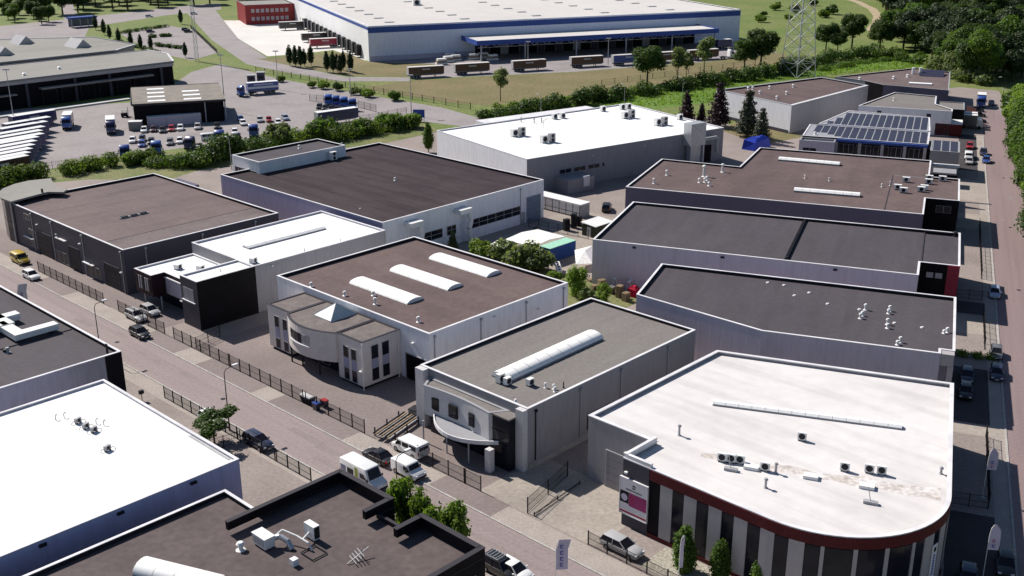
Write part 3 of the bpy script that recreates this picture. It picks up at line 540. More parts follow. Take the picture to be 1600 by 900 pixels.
wedge = [(84.28, 79.0), (84.28, 94.8), (82.1, 93.5)]
cv = []
for k in range(13):
    t = k / 12.0; y = 93.5 - t * (93.5 - 82.2); x = 82.1 + (0.35 * math.sin(math.pi * t) if t < 1 else 0) + 0.5 * t * (1 - t); cv.append((x, y))
wedge = [(84.28, 80.8), (84.28, 94.8)] + cv + [(82.3, 82.1)]
hall(None, None, 'ST', wedge, 6.85, 'stone_grey', 'roof_grey', cop='coping_grey', par=0.12, root=b, zb=2.9)
part('entrance_glazing', MB().box(83.2, 84.27, 81.2, 93.6, 0.02, 2.88), 'glass_dark', b)
for y0, w_ in ((91.1, 1.6), (87.9, 1.4), (84.9, 0.9)):
    xx = 82.2 + 0.1; o = part('window', MB().box(xx - 0.02, xx + 1.0, y0, y0 + w_, 3.9, 5.6), 'metal_dark', b); part('pane', MB().box(xx - 0.04, xx, y0 + 0.1, y0 + w_ - 0.1, 4.0, 5.5), 'glass_dark', o)
can = [(84.2, 80.6), (84.2, 92.6)] + [(84.2 - 4.6 * math.sin(math.pi * (0.08 + 0.84 * k / 12)) ** 0.8, 92.4 - 11.6 * k / 12) for k in range(13)]
part('entrance_canopy', MB().prism(can, 2.93, 3.25), 'coping_grey', b, label='curved white canopy slab over the entrance')
ring_parts(b, 'canopy_edge', can, -0.03, 0.12, 2.95, 3.45, 'coping_white', skip=(0,))
part('stone_pier', MB().box(80.7, 81.5, 80.7, 81.5, 0, 2.92), 'stone_grey', b)
part('entrance_glass', MB().box(82.5, 84.25, 79.25, 82.0, 0.02, 6.6), 'glass_dark', b); part('entrance_roof', MB().box(82.4, 84.26, 79.2, 82.05, 6.61, 6.8), 'roof_grey', b)
for k in range(3): part('transom', MB().box(82.42, 82.5, 79.25, 82.0, 1.6 + k * 1.6, 1.68 + k * 1.6), 'metal_dark', b)
part('corner_pier', MB().box(83.4, 84.28, 95.0, 96.5, 0, 7.9), 'stone_grey', b); part('corner_pier', MB().box(83.5, 84.29, 78.0, 79.2, 0, 7.9), 'stone_grey', b)
for y in (92.2, 88.0, 84.2): part('column', MB().cyl((80.7, y, 0), (80.7, y, 2.93), 0.1), 'metal_grey', b)

# 6 white-roofed showroom with rounded corner and striped front
def isect(p, d, q, e):
    p, d, q, e = map(Vector, (p, d, q, e)); t = ((q - p).x * e.y - (q - p).y * e.x) / (d.x * e.y - d.y * e.x); return p + d * t
def rd2st(r, s):
    v_ = fw('RD', r, s); t = R(FR['ST']); return (v_.x * math.cos(t) + v_.y * math.sin(t), -v_.x * math.sin(t) + v_.y * math.cos(t))
q0 = Vector(rd2st(5.9, 100)); q1 = Vector(rd2st(5.9, 132.4)); dS = (q1 - q0).normalized()
cx_ = isect((82.7, 60), (0, -1), q0, dS); RAD = 11.5; half = math.acos(Vector((0, 1)).dot(dS)) / 2
tl = RAD / math.tan(half); tA = cx_ + Vector((0, 1)) * tl; tB = cx_ + dS * tl
bis = (Vector((0, 1)) + dS).normalized(); cc = cx_ + bis * (RAD / math.sin(half))
a0 = math.atan2(tA.y - cc.y, tA.x - cc.x); a1 = math.atan2(tB.y - cc.y, tB.x - cc.x)
if a1 < a0: a1 += 2 * math.pi
NA = 22
curve = [(cc.x + RAD * math.cos(a0 + (a1 - a0) * k / NA), cc.y + RAD * math.sin(a0 + (a1 - a0) * k / NA)) for k in range(NA + 1)]
bl = Vector(rd2st(-23.5, 130.9)); br = Vector(rd2st(5.9, 132.6))
body = [(87.8, 62.7), (82.7, 62.7)] + curve + [tuple(br), tuple(isect((0, 71.8), (1, 0), br, (br - Vector(rd2st(0, 132.6)))) ), (87.8, 71.8)]
b = thing('showroom', 'showroom with white roof, rounded red-banded corner and black and grey striped front', 'building', 'ST', cen(body))
nB = len(body); wl = {'*': 'wall_black'}; wl[0] = 'wall_midgrey'; wl[nB - 1] = 'wall_midgrey'; wl[nB - 2] = 'wall_midgrey'; wl[nB - 3] = 'wall_midgrey'
ring_parts(b, 'wall', body, 0.0, 0.3, 0, 7.93, wl)
cp = {'*': 'coping_white'}
ring_parts(b, 'coping', body, -0.05, 0.42, 7.93, 8.05, cp)
part('roof', MB().prism(inset(body, 0.26), 7.2, 7.6), 'roof_white_stained', b)
front = [(82.7, 59.2)] + curve + [tuple(q0 + (q1 - q0) * 0.5)]
def along(pl, s):
    for p, q in zip(pl[:-1], pl[1:]):
        p, q = Vector(p), Vector(q); l = (q - p).length
        if s <= l: d = (q - p) / l; return p + d * s, Vector((d.y, -d.x))
        s -= l
    return q, Vector((d.y, -d.x))
def ribbon(s0, s1, z0, z1, d0, d1, step=1.0):
    n_ = max(1, int((s1 - s0) / step + 0.5)); secs = []
    for k in range(n_ + 1):
        p, n = along(front, s0 + (s1 - s0) * k / n_); a, c = p + n * d0, p + n * d1; secs.append([(a.x, a.y, z0), (c.x, c.y, z0), (c.x, c.y, z1), (a.x, a.y, z1)])
    return MB().loft(secs)
LF = sum((Vector(q) - Vector(p)).length for p, q in zip(front[:-1], front[1:]))
part('red_band', ribbon(0, LF, 6.75, 7.9, 0.0, 0.12), 'band_red', b)
part('plinth_band', ribbon(0, LF, 0.0, 0.5, 0.0, 0.12), 'band_red', b)
s_ = 1.4; k = 0
while s_ < LF - 3:
    wide = 1.5 if k < 6 or k % 3 else 0.35
    if k in (7, 8): wide = 0.4
    part('facade_panel', ribbon(s_, s_ + wide, 0.5, 6.74, 0.0, 0.10), 'panel_grey', b)
    nxt = s_ + wide + (1.45 if k < 6 else 2.6 if k < 9 else 1.3)
    part('facade_glass', ribbon(s_ + wide + 0.05, nxt - 0.05, 0.6, 6.6, 0.0, 0.03), 'glass_dark', b); s_ = nxt; k += 1
part('parapet_upstand', MB().box(82.75, 88.0, 62.3, 62.68, 8.06, 8.55), 'coping_white', b)
part('parapet_upstand', MB().box(82.72, 83.1, 59.2, 62.28, 8.06, 8.5), 'coping_white', b)
door(b, 'x', 87.8, -1, 66.4, 69.0, 4.6, 'wall_midgrey', 5); wall_lamp(b, 'x', 87.8, -1, 66.2, 5.2); wall_lamp(b, 'x', 82.7, -1, 62.2, 6.4)
part('fascia_panel', face('x', 82.7, -1, 59.3, 62.7, 0.05, 7.9, 0.002, 0.06), 'wall_anthracite', b)
def rdp(r, s): p = rd2st(r, s); return p
flatlight(b, rdp(-20.3, 117.5), rdp(0.65, 118.8), 1.0, 7.6, 0.45, 14)
for r_, s_ in [(-16.65, 104.0), (-15.7, 104.1), (-14.8, 104.2), (-12.1, 103.6), (-4.4, 106.5), (-2.0, 107.0), (-0.8, 107.1), (-9.4, 111.8)]:
    x, y = rdp(r_, s_); ac(b, x, y, 7.6, 0.95, 0.4, 0.85, R(-21.2 - 46.3), 'metal_white')
for r_, s_ in [(-13.5, 103.6), (-7.5, 103.8), (-2.0, 103.8)]:
    x, y = rdp(r_, s_); part('roof_hatch', MB().obox((x, y, 7.78), (1.5, 0.95, 0.35), R(-67.5)), 'metal_white', b)
for r_, s_, h_ in [(-11.0, 103.5, 1.0), (-11.5, 100.1, 0.9), (-22.2, 108.2, 1.1), (4.9, 109.4, 0.6)]:
    x, y = rdp(r_, s_); vent(b, x, y, 7.6, h_, 0.18, 'metal_grey')
for r_, s_ in [(-15.4, 102.4), (-1.4, 100.7)]:
    x, y = rdp(r_, s_); part('antenna_base', MB().obox((x, y, 7.75), (1.4, 0.5, 0.3), R(-67.5)).cyl((x, y, 7.7), (x + 0.2, y + 0.5, 9.2), 0.04), 'metal_grey', b)
st = [rdp(-19 + k * 1.5, 105.2 + 0.35 * math.sin(k * 1.3) + 0.05 * k - (0.0 if k > 10 else 0.2)) for k in range(17)] + [rdp(5 - k * 1.5, 103.7 + 0.3 * math.sin(k * 2.1) + 0.02 * k) for k in range(17)]
part('water_stain', MB().sheet(st, 7.606), 'algae_stain', b, label='brown dirt line where water stands on the white roof')

# 7-9 near side of the street
b = hall('warehouse', 'hall with slate grey roof and white roof ducts at the left edge', 'ST', rect(22, 60.5, 128.1, 172), 8.0, {'*': 'wall_steel', 1: 'wall_black'}, 'roof_slate', par=0.5)
part('corner_cladding', face('y', 128.1, -1, 58.2, 60.5, 0, 7.9, 0, 0.03), 'wall_black', b)
part('roof_ridge', MB().box(24, 60.1, 141.2, 141.5, 7.5, 7.62), 'coping_dark', b); part('ladder', MB().box(59.3, 59.4, 129.4, 129.9, 7.5, 8.9), 'metal_dark', b)
o = part('roof_duct', MB().box(49, 53.8, 146.4, 148.0, 7.9, 8.8).box(53.8, 56.6, 149.2, 150.8, 7.9, 8.8).box(53.0, 54.6, 146.4, 150.8, 7.9, 8.8), 'metal_white', b)
o = part('roof_duct', MB().box(52.6, 54.2, 141.7, 146.2, 7.9, 8.7).box(54.2, 58.6, 141.7, 143.2, 7.9, 8.7), 'metal_white', b)
for x, y in [(50, 147), (53.8, 149), (53.3, 144), (57.6, 142.4), (50.5, 140)]: part('duct_stand', MB().box(x - 0.3, x + 0.3, y - 0.3, y + 0.3, 7.5, 7.9), 'metal_dark', b)
vent(b, 50.6, 139.6, 7.5, 0.5, 0.25)
b = hall('warehouse', 'hall with plain white roof and blue-grey side wall in the lower left', 'ST', rect(14, 54.7, 92.0, 121.5), 8.0, 'wall_blue', 'roof_white', par=0.3)
for x in (33.5, 41.2, 49.2): part('overflow', face('y', 92.0, -1, x - 0.35, x + 0.35, 7.3, 7.6, 0, 0.2), 'metal_dark', b)
for x, y in [(45.8, 115.5), (46.7, 115.3), (48.5, 111.2), (48.9, 110.2)]:
    part('roof_pipe', MB().tube([(x, y, 7.7), (x, y, 8.2), (x + 0.15, y + 0.05, 8.35), (x + 0.3, y + 0.1, 8.15)], 0.05), 'metal_grey', b)
for x, y in [(47.2, 112.9), (47.2, 111.0), (47.4, 109.5), (46.3, 104.3)]:
    o = ac(b, x, y, 7.7, 0.75, 0.35, 0.5, 0.3, 'metal_grey'); part('pipe_loop', MB().tube([(x - 0.8, y, 7.75), (x - 0.6, y + 0.1, 8.0), (x + 0.6, y - 0.1, 8.0), (x + 0.9, y, 7.75)], 0.04), 'metal_grey', o)
part('gutter', MB().box(54.0, 54.3, 93, 101, 7.7, 7.74), 'metal_grey', b)
b = hall('warehouse', 'hall with brown roof and raised black parapet boxes at the bottom edge', 'ST', [(12, 60.4), (59.7, 60.4), (59.7, 68.9), (57.9, 68.9), (57.9, 72.8), (59.7, 72.8), (59.7, 81.2), (50.2, 81.2), (50.2, 87.6), (12, 87.6)], 8.0, 'wall_black', 'roof_taupe', cop={'*': 'coping_dark', 7: 'coping_white', 8: 'coping_white', 9: 'coping_white'}, par=0.5)
for x0, x1, y0, y1 in [(46.2, 59.7, 80.75, 81.2), (59.2, 59.72, 72.85, 80.74), (56.2, 59.19, 72.86, 73.35), (56.2, 59.19, 68.35, 68.85), (59.2, 59.72, 60.9, 68.84), (30, 59.7, 60.4, 60.88)]:
    part('raised_parapet', MB().box(x0, x1, y0, y1, 8.01, 8.85), 'wall_black', b); part('parapet_cap', MB().box(x0 - 0.04, x1 + 0.04, y0 - 0.04, y1 + 0.04, 8.86, 8.92), 'coping_dark', b)
window(b, 'y', 60.4, -1, 56.5, 58.5, 4.5, 6.6, 1)
o = part('air_handler', MB().box(46.9, 48.0, 75.9, 77.9, 7.7, 8.7), 'metal_white', b); part('handler_lid', MB().box(46.85, 48.05, 75.85, 77.95, 8.71, 8.79), 'metal_white', o)
for k in range(3): part('louvre_panel', MB().box(46.87, 46.9, 76.0 + k * 0.65, 76.55 + k * 0.65, 7.85, 8.6), 'metal_grey', o)
o = part('air_conditioner', MB().box(50.9, 51.6, 73.9, 75.4, 7.7, 9.1), 'metal_white', b); part('fan_grille', MB().box(50.97, 51.53, 73.86, 73.9, 7.85, 9.0), 'metal_dark', o)
o = part('round_duct', MB().tube([(48.0, 76.3, 8.3), (48.5, 75.8, 8.5), (48.8, 75.0, 8.2), (48.8, 74.4, 7.6)], 0.26, 12), 'galvanised', b, smooth=True)
part('pipe_run', MB().tube([(48.3, 76.2, 8.5), (49.2, 76.4, 8.6), (49.7, 74.8, 8.4), (49.9, 73.4, 8.2), (50.0, 73.0, 7.5)], 0.09, 8).tube([(49.8, 74.2, 8.2), (51.0, 74.7, 8.3)], 0.09, 8), 'metal_white', b, smooth=True)
part('roof_box', MB().box(47.2, 47.8, 72.0, 72.6, 7.55, 8.2), 'metal_white', b)
part('steel_frame', MB().tube([(49.0, 71.6, 7.62), (50.6, 71.6, 7.62), (50.6, 73.4, 7.62), (49.0, 73.4, 7.62), (49.0, 71.6, 7.62)], 0.06, 4), 'metal_dark', b)
vent(b, 45.6, 77.9, 7.5, 0.6, 0.3, 'metal_white')
an = MB()
for k in range(4): an.bar((51.2 + 0.3 * k, 68.1, 7.75 + 0.12 * k), (51.6 + 0.3 * k, 69.6, 7.75 + 0.12 * k), 0.05)
an.bar((50.8, 68.9, 7.6), (53.2, 68.8, 8.3), 0.05).bar((52.4, 68.8, 7.5), (52.4, 68.8, 8.5), 0.05); part('antenna', an, 'metal_grey', b)
vault(b, (37.8, 81.7), (41.0, 74.0), 2.4, 7.5, 0.8, 4)

# ---------------------------------------------------------------- buildings on the far road grid
b = hall('warehouse', 'low grey hall with wide slate roof and round roof vents beside the white showroom', 'RD', [(-38.2, 149.6), (-18.5, 141.6), (4.3, 141.9), (4.3, 143.4), (6.0, 143.4), (6.0, 165.0), (-38.2, 165.0)], 8.0, 'wall_bluegrey', 'roof_slate', par=0.5)
part('corner_panel', MB().box(4.32, 5.95, 142.0, 143.38, 6.3, 7.9), 'panel_grey', b); part('corner_pier', MB().box(5.3, 6.02, 141.95, 143.38, 0, 6.28), 'panel_grey', b)
for r_, s_ in [(-16.4, 158.6), (-11.4, 156.7), (1.75, 151.8), (-6.9, 156.0), (-1.9, 152.2), (-21.0, 163.0), (-18.5, 162.7), (-14.5, 160.6)]: dot(b, r_, s_, 7.5, 0.28)
for r_, s_, h_ in [(-6.1, 156.2, 0.7), (-6.3, 153.6, 0.5), (-6.5, 152.4, 0.6), (-2.8, 157.0, 0.6), (-2.9, 155.8, 0.5), (-2.8, 151.3, 0.7), (-2.7, 149.9, 0.5), (-0.8, 145.2, 0.6), (-1.1, 144.2, 0.4), (5.0, 151.2, 0.5), (4.6, 150.7, 0.3)]: vent(b, r_, s_, 7.5, h_, 0.2, 'metal_white')
b = hall('warehouse', 'grey hall with slate roof split by a dark ridge and a red corner pier', 'RD', [(-52.4, 173.6), (0.5, 173.6), (0.5, 180.5), (6.5, 180.5), (6.5, 199.9), (-52.4, 199.9)], 8.0, {'*': 'wall_bluegrey', 1: 'wall_black', 2: 'wall_black', 3: 'band_red'}, 'roof_slate', par=0.5, cop={'*': 'coping_white'})
part('roof_ridge', MB().box(-20.2, -19.7, 173.9, 199.6, 7.5, 7.9), 'wall_black', b); part('roof_step', MB().box(0.55, 0.75, 180.8, 199.6, 7.5, 7.62), 'coping_dark', b)
part('corner_pier', MB().box(4.7, 6.5, 180.3, 180.49, 0, 7.9), 'red_wall', b, label='dark red corner pier'); vent(b, -19.9, 174.6, 7.5, 0.6, 0.3, 'metal_dark')
for r0 in (1.6, 2.95): window(b, 'y', 180.5, -1, r0, r0 + 1.15, 5.5, 6.5, 1, gm='panel_grey', fm='metal_dark')
part('dark_rail', MB().box(0.8, 5.9, 199.0, 199.3, 7.5, 7.95), 'wall_black', b); vent(b, 5.6, 199.2, 7.6, 0.5, 0.35, 'metal_dark')
for x in (-45, -30, -12): part('overflow', face('y', 173.6, -1, x - 0.3, x + 0.3, 7.2, 7.5, 0, 0.2), 'metal_dark', b)
b = hall('warehouse', 'stepped hall with reddish brown roof and two white strip skylights', 'RD', [(-56.8, 210.4), (0.1, 210.2), (0.1, 222.6), (6.25, 222.6), (6.25, 241.0), (0.3, 241.0), (0.3, 256.6), (-37.4, 256.8), (-38.4, 236.0), (-56.0, 237.4)], 8.0, {'*': 'wall_darkblue', 1: 'wall_black', 2: 'wall_black'}, 'roof_brown_c', par=0.4, cw=0.3)
for p0, p1 in [((-31.6, 247.0), (-18.3, 246.4)), ((-24.7, 220.4), (-12.0, 220.7))]: flatlight(b, p0, p1, 1.7, 7.6, 0.7, 8)
for r_, s_, h_, q in [(-44.1, 226.0, 2.2, 0.35), (-41.2, 231.3, 1.6, 0.3), (-42.9, 221.2, 0.7, 0.25), (-43.9, 220.6, 0.7, 0.25), (-41.5, 218.6, 0.6, 0.25), (-42.8, 222.8, 0.7, 0.25), (-51.7, 224.4, 0.9, 0.25), (-52.5, 216.5, 0.9, 0.22), (-8.5, 230, 0.5, 0.15), (-7.0, 231.5, 0.8, 0.12), (-24, 232, 0.5, 0.15), (-19, 231.4, 0.5, 0.15)]: vent(b, r_, s_, 7.6, h_, q, 'metal_white')
for r_, s_ in [(-5.4, 229.0), (-4.2, 226.8), (-4.1, 236.0), (-0.4, 230.4), (-0.9, 228.8), (0.3, 236.0), (0.3, 239.3), (2.9, 239.6)]: ac(b, r_, s_, 7.6, 1.5, 0.8, 0.9, 0.0, 'metal_white')
window(b, 'y', 222.6, -1, 2.2, 4.95, 5.3, 6.7, 2); part('roof_beam', MB().box(0.5, 6.2, 255.9, 256.5, 6.9, 7.5), 'coping_white', b); part('beam_wall', MB().box(0.35, 5.9, 250.5, 251.0, 0, 6.4), 'wall_black', b)
part('roof_joint', MB().box(-7.0, -6.8, 212, 241, 7.6, 7.64), 'coping_dark', b); part('roof_joint', MB().box(-6.8, 0.0, 240.9, 241.1, 7.6, 7.64), 'coping_grey', b)
# solar-roofed offices
pm = MB().box(-0.48, 0.48, -0.8, 0.8, 0, 0.05).mesh('solar_panel'); pm.materials.append(M['solar_cell'])
def solar(root, r0, r1, s0, s1, z, cols, rows, skip=lambda i, j: False, tilt=0.0):
    org = ORG[root.name]; n = 0
    cwid = (r1 - r0) / cols; rw = (s1 - s0) / rows
    for i in range(cols):
        for j in range(rows):
            if skip(i, j): continue
            x = r0 + cwid * (i + 0.5); y = s0 + rw * (j + 0.5); n += 1
            inst('solar_panel', pm, root, (x - org[0], y - org[1], z), (R(tilt), 0, 0), ((cwid - 0.34) / 0.96, (rw - 0.05) / 1.6, 1))
b = hall('office_building', 'grey office building with two roofs of dark solar panels', 'RD', rect(-30.4, -0.8, 279.0, 294.2), 7.0, {'*': 'wall_bluegrey', 0: 'glass_dark'}, 'coping_grey', par=0.12, cop='coping_white')
hall(None, None, 'RD', [(-28.2, 294.3), (-0.8, 294.3), (-1.4, 313.0), (-22.4, 316.0)], 7.3, 'wall_lightgrey', 'coping_grey', par=0.12, cop='coping_white', root=b)
part('roof_fascia', MB().box(-22.0, -0.9, 278.2, 278.95, 6.2, 6.8), 'blue_band', b)
for x in (-22, -16.5, -11.2, -6.0, -1.4): part('column', MB().box(x - 0.35, x + 0.35, 278.3, 278.95, 0, 6.2), 'panel_grey', b)
for x in range(5): window(b, 'y', 279.0, -1, -21.4 + x * 4.1, -17.9 + x * 4.1, 1.0, 5.6, 3, 2)
hall(None, None, 'RD', rect(-30.6, -22.2, 275.2, 278.9), 6.6, 'wall_bluegrey', 'coping_grey', cop='coping_grey', root=b); window(b, 'y', 275.2, -1, -29.6, -26.4, 3.2, 4.8, 2)
solar(b, -28.6, -1.2, 279.6, 293.6, 6.92, 15, 8, lambda i, j: i < 4 and j < 3 and i + j < 4); solar(b, -26.4, -1.6, 294.9, 312.2, 7.22, 14, 9, lambda i, j: (-26.4 + i * 1.9) < (-27.6 + (j + 1) * 1.92 * 0.27))
vent(b, -27.6, 281.5, 6.9, 0.5, 0.3, 'metal_white')
hall(None, None, 'RD', rect(-0.2, 6.3, 275.0, 287.8), 6.4, 'wall_midgrey', 'coping_grey', par=0.1, cop='coping_grey', root=b); solar(b, 0.2, 6.0, 275.8, 287.2, 6.34, 3, 6)
part('stair_tower', MB().box(-0.78, -0.22, 279, 288, 0, 6.0), 'wall_black', b); part('canopy', MB().box(1.0, 6.0, 266.0, 270.5, 3.0, 3.3), 'coping_grey', b)
b = hall('office_building', 'pale grey building with beige flat roof behind the solar roofs', 'RD', [(-20.8, 326.2), (4.2, 326.2), (4.2, 329.5), (-0.4, 336.6), (-0.4, 350.2), (-12.4, 353.0)], 7.0, 'wall_lightgrey', 'roof_grey', par=0.3)
hall(None, None, 'RD', rect(-0.3, 7.4, 334.4, 346.3), 6.2, 'wall_black', 'roof_grey', cop='coping_grey', par=0.2, root=b)
for x in (-15.6, -2.4): window(b, 'y', 326.2, -1, x, x + 1.2, 4.6, 5.9)
vent(b, -12.0, 340, 6.7, 0.6, 0.25, 'metal_white')
b = hall('warehouse', 'far brown-roofed hall with dark loading bay at the end of the road', 'RD', [(-16.2, 360.0), (2.8, 356.0), (2.8, 394.8), (-8.4, 399.8), (-31.8, 371.0), (-22.0, 366.0)], 8.0, {'*': 'wall_darkblue', 5: 'wall_black', 4: 'wall_midgrey'}, 'roof_brown', par=0.4, cop='coping_grey')
part('strip_skylight', MB().box(-9.0, -2.2, 366.0, 368.2, 7.6, 8.0), 'acrylic', b)
for k in range(2): part('smoke_stack', MB().cyl((-8.6 + 2.2 * k, 388, 7.6), (-8.6 + 2.2 * k, 388, 9.8), 0.5), 'metal_white', b)
part('solar_rack', MB().add([(-6.5, 384, 7.7), (1.0, 384, 7.7), (1.0, 391, 8.9), (-6.5, 391, 8.9), (-6.5, 391, 7.7), (1.0, 391, 7.7)], [(0, 1, 2, 3), (3, 2, 5, 4), (0, 3, 4), (1, 5, 2), (0, 4, 5, 1)]), 'solar_cell', b)
for r_, s_ in [(-24, 370), (-10, 381), (-14, 376)]: vent(b, r_, s_, 7.6, 0.6, 0.4, 'metal_white')

# white-roofed hall with rooftop units in the middle distance
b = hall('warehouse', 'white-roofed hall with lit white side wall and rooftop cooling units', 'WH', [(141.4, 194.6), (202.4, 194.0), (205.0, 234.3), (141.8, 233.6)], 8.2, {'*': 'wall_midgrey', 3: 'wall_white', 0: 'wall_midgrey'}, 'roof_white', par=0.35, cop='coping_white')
part('rear_wing', MB().prism([(157, 233.9), (194, 234.2), (193.8, 238.6), (157.4, 239.4)], 0, 8.0), 'coping_white', b)
for i, (x, y) in enumerate([(155.2, 216.9), (156.7, 206.8), (192.1, 218.4), (192.7, 206.4)]):
    ac(b, x + 0.9, y, 7.85, 1.6, 1.0, 2.0, 0, 'metal_grey', nf=2); ac(b, x - 1.0, y + 0.6, 7.85, 1.6, 1.2, 1.7, 0, 'metal_white', nf=1)
for x, y in [(192.9, 230.2), (175.6, 229.3), (178, 229), (199, 229.3), (201, 229), (201.7, 209.3)]: ac(b, x, y, 7.85, 1.4, 1.0, 1.3, 0, 'metal_white')
for x, y in [(168, 228), (170, 227.5), (166, 231)]: vent(b, x, y, 7.85, 1.0, 0.2, 'metal_grey')
part('antenna', MB().tube([(166.4, 222, 7.85), (166.4, 222, 9.6), (168.2, 222.4, 9.9)], 0.08, 6), 'metal_grey', b)
o = part('filter_tower', MB().box(188.4, 193.4, 191.2, 193.9, 5.5, 11.0), 'galvanised', b); part('tower_frame', MB().box(188.6, 189.0, 191.3, 191.7, 0, 5.5).box(192.8, 193.2, 191.3, 191.7, 0, 5.5).box(189.4, 192.4, 191.8, 193.6, 0, 5.5), 'galvanised', o)
o2 = part('duct', MB().tube([(193.4, 192.4, 6.4), (198.4, 192.4, 6.4), (198.6, 192.4, 2.6)], 0.5, 10), 'metal_grey', b, smooth=True)
part('dock_door', MB().box(195.4, 198.2, 193.8, 193.97, 0.1, 4.4), 'wall_black', b); part('dark_annex', MB().box(149.2, 156.8, 189.5, 194.4, 0, 3.2), 'wall_midgrey', b)
for k in range(8): window(b, 'y', 194.4, -1, 150.5 + k * 4.2, 153.9 + k * 4.2, 3.5, 4.5, 2)
part('white_frame', MB().box(153.5, 155.2, 189.2, 189.45, 1.2, 3.6), 'coping_white', b)
for x, z in [(160, 6.6), (176, 6.8)]: wall_lamp(b, 'y', 194.4, -1, x, z)
# grey hall at right back
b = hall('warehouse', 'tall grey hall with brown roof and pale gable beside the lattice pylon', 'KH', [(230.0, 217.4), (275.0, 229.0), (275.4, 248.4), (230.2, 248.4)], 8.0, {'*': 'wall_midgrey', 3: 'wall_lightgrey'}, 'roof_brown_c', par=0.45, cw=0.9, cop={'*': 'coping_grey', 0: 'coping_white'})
for x, y in [(240, 245), (241.5, 244.6), (247, 243), (255, 241), (238, 238), (244, 233), (236, 229)]: vent(b, x, y, 7.5, 0.7, 0.35, 'metal_white')
part('plinth', face('x', 229.98, -1, 218, 248, 0.0, 0.9, 0, 0.2), 'wall_anthracite', b)

# ---------------------------------------------------------------- distribution centre
b = hall('distribution_centre', 'giant white distribution warehouse with blue roof band and truck docks', 'DC', rect(111.5, 285.5, 440.0, 760), 14.0, {'*': 'wall_dc', 3: 'wall_white'}, 'roof_dc', par=0.35, cw=1.2, cop={'*': 'coping_white'})
part('blue_band', face('y', 440.0, -1, 111.5, 285.5, 11.2, 13.4, 0, 0.06), 'blue_band', b); part('blue_band', face('x', 111.5, -1, 440, 760, 12.4, 13.6, 0, 0.06), 'blue_band', b)
part('dark_plinth', face('y', 440.0, -1, 112, 157, 0, 2.0, 0, 0.05), 'wall_bluegrey', b)
for r_ in range(5):
    for k in range(9):
        part('rooflight', MB().box(122 + r_ * 33, 126 + r_ * 33, 452 + k * 17, 454 + k * 17, 13.65, 13.95), 'metal_grey', b)
ac(b, 156, 520, 13.65, 3.5, 2.5, 2.6, 0, 'metal_white')
can = part('dock_canopy', MB().box(151.5, 262.0, 421.0, 439.9, 7.4, 8.2), 'roof_dc', b, label='long canopy with blue fascia over the loading bay')
part('fascia', MB().box(151.3, 262.2, 420.6, 420.98, 6.6, 8.5), 'blue_band', can); part('fascia', MB().box(150.9, 151.28, 420.6, 439.9, 6.6, 8.5), 'blue_band', can); part('fascia', MB().box(262.22, 262.6, 420.6, 439.9, 6.6, 8.5), 'blue_band', can)
part('truss', MB().tube([(151.5 + 2.75 * k, 421.6, 5.6 if k % 2 else 7.2) for k in range(41)], 0.12, 4).bar((151.5, 421.6, 5.6), (262, 421.6, 5.6), 0.12), 'metal_grey', can)
for x in (153, 172, 195, 218, 240, 261): part('column', MB().box(x - 0.25, x + 0.25, 421.2, 421.7, 0, 6.6), 'metal_grey', can)
part('dock_wall', face('y', 440.0, -1, 157, 262, 0, 6.6, 0, 0.15), 'wall_black', b)
for k in range(12): door(b, 'y', 439.85, -1, 160 + k * 8.4, 163.4 + k * 8.4, 4.0, 'metal_grey' if k % 4 == 1 else 'wall_anthracite', 3, name='dock_door')
for k in range(13):
    y = 452 + k * 9.0; o = part('dock_shelter', MB().box(109.6, 111.4, y, y + 4.2, 0.8, 5.2), 'metal_dark', b)
    part('dock_lamp', MB().box(108.6, 108.9, y + 4.8, y + 5.1, 0, 5.8), 'metal_grey', b)
b = hall('office_building', 'red brick office block beside the white loading yard', 'DC', rect(86, 111.3, 593, 622), 10.0, 'red_panel', 'roof_concrete', cop='coping_grey')
for z in (2.0, 6.0):
    for k in range(8): window(b, 'y', 593, -1, 89 + k * 2.5, 90.6 + k * 2.5, z, z + 1.8, fm='coping_white', gm='panel_grey')

# ---------------------------------------------------------------- truck depot buildings
b = thing('depot_workshop', 'truck depot hall with pale concrete roof and ridge rooflights at upper left', 'building', 'ST', (165, 370))
dpo = [(90, 353), (199.0, 353.4), (207.5, 372), (207.5, 386), (90, 386)]
ring_parts(b, 'wall', dpo, 0, 0.3, 0, 8.6, {'*': 'wall_darkblue', 0: 'wall_black', 1: 'wall_black'})
part('roof', MB().prism(inset(dpo, -0.6), 8.6, 9.1), 'roof_concrete', b); ring_parts(b, 'coping', dpo, -0.7, -0.1, 9.1, 9.3, {'*': 'coping_grey', 1: 'coping_white', 2: 'coping_white'})
part('eaves_band', face('y', 353, -1, 90, 199, 7.6, 8.58, 0, 0.3), 'panel_grey', b)
dp2 = [(90, 388), (196, 388), (209, 398), (209, 432), (180, 452), (90, 452)]
ring_parts(b, 'wall', dp2, 0, 0.3, 0, 9.6, 'wall_midgrey'); part('upper_roof', MB().prism(inset(dp2, -0.5), 9.6, 10.0), 'roof_concrete', b); ring_parts(b, 'coping', dp2, -0.6, -0.1, 10.0, 10.25, {'*': 'coping_grey', 1: 'coping_white', 3: 'coping_white'})
for x, y, l in [(133, 402, 16), (118, 428, 26), (163, 404, 14), (158, 424, 12), (192, 404, 10), (182, 430, 9)]:
    w2 = 3.2; part('ridge_rooflight', MB().loft([[(x - w2, q, 10.0), (x + w2, q, 10.0), (x, q, 13.0)] for q in (y, y + l)]), 'metal_grey', b)
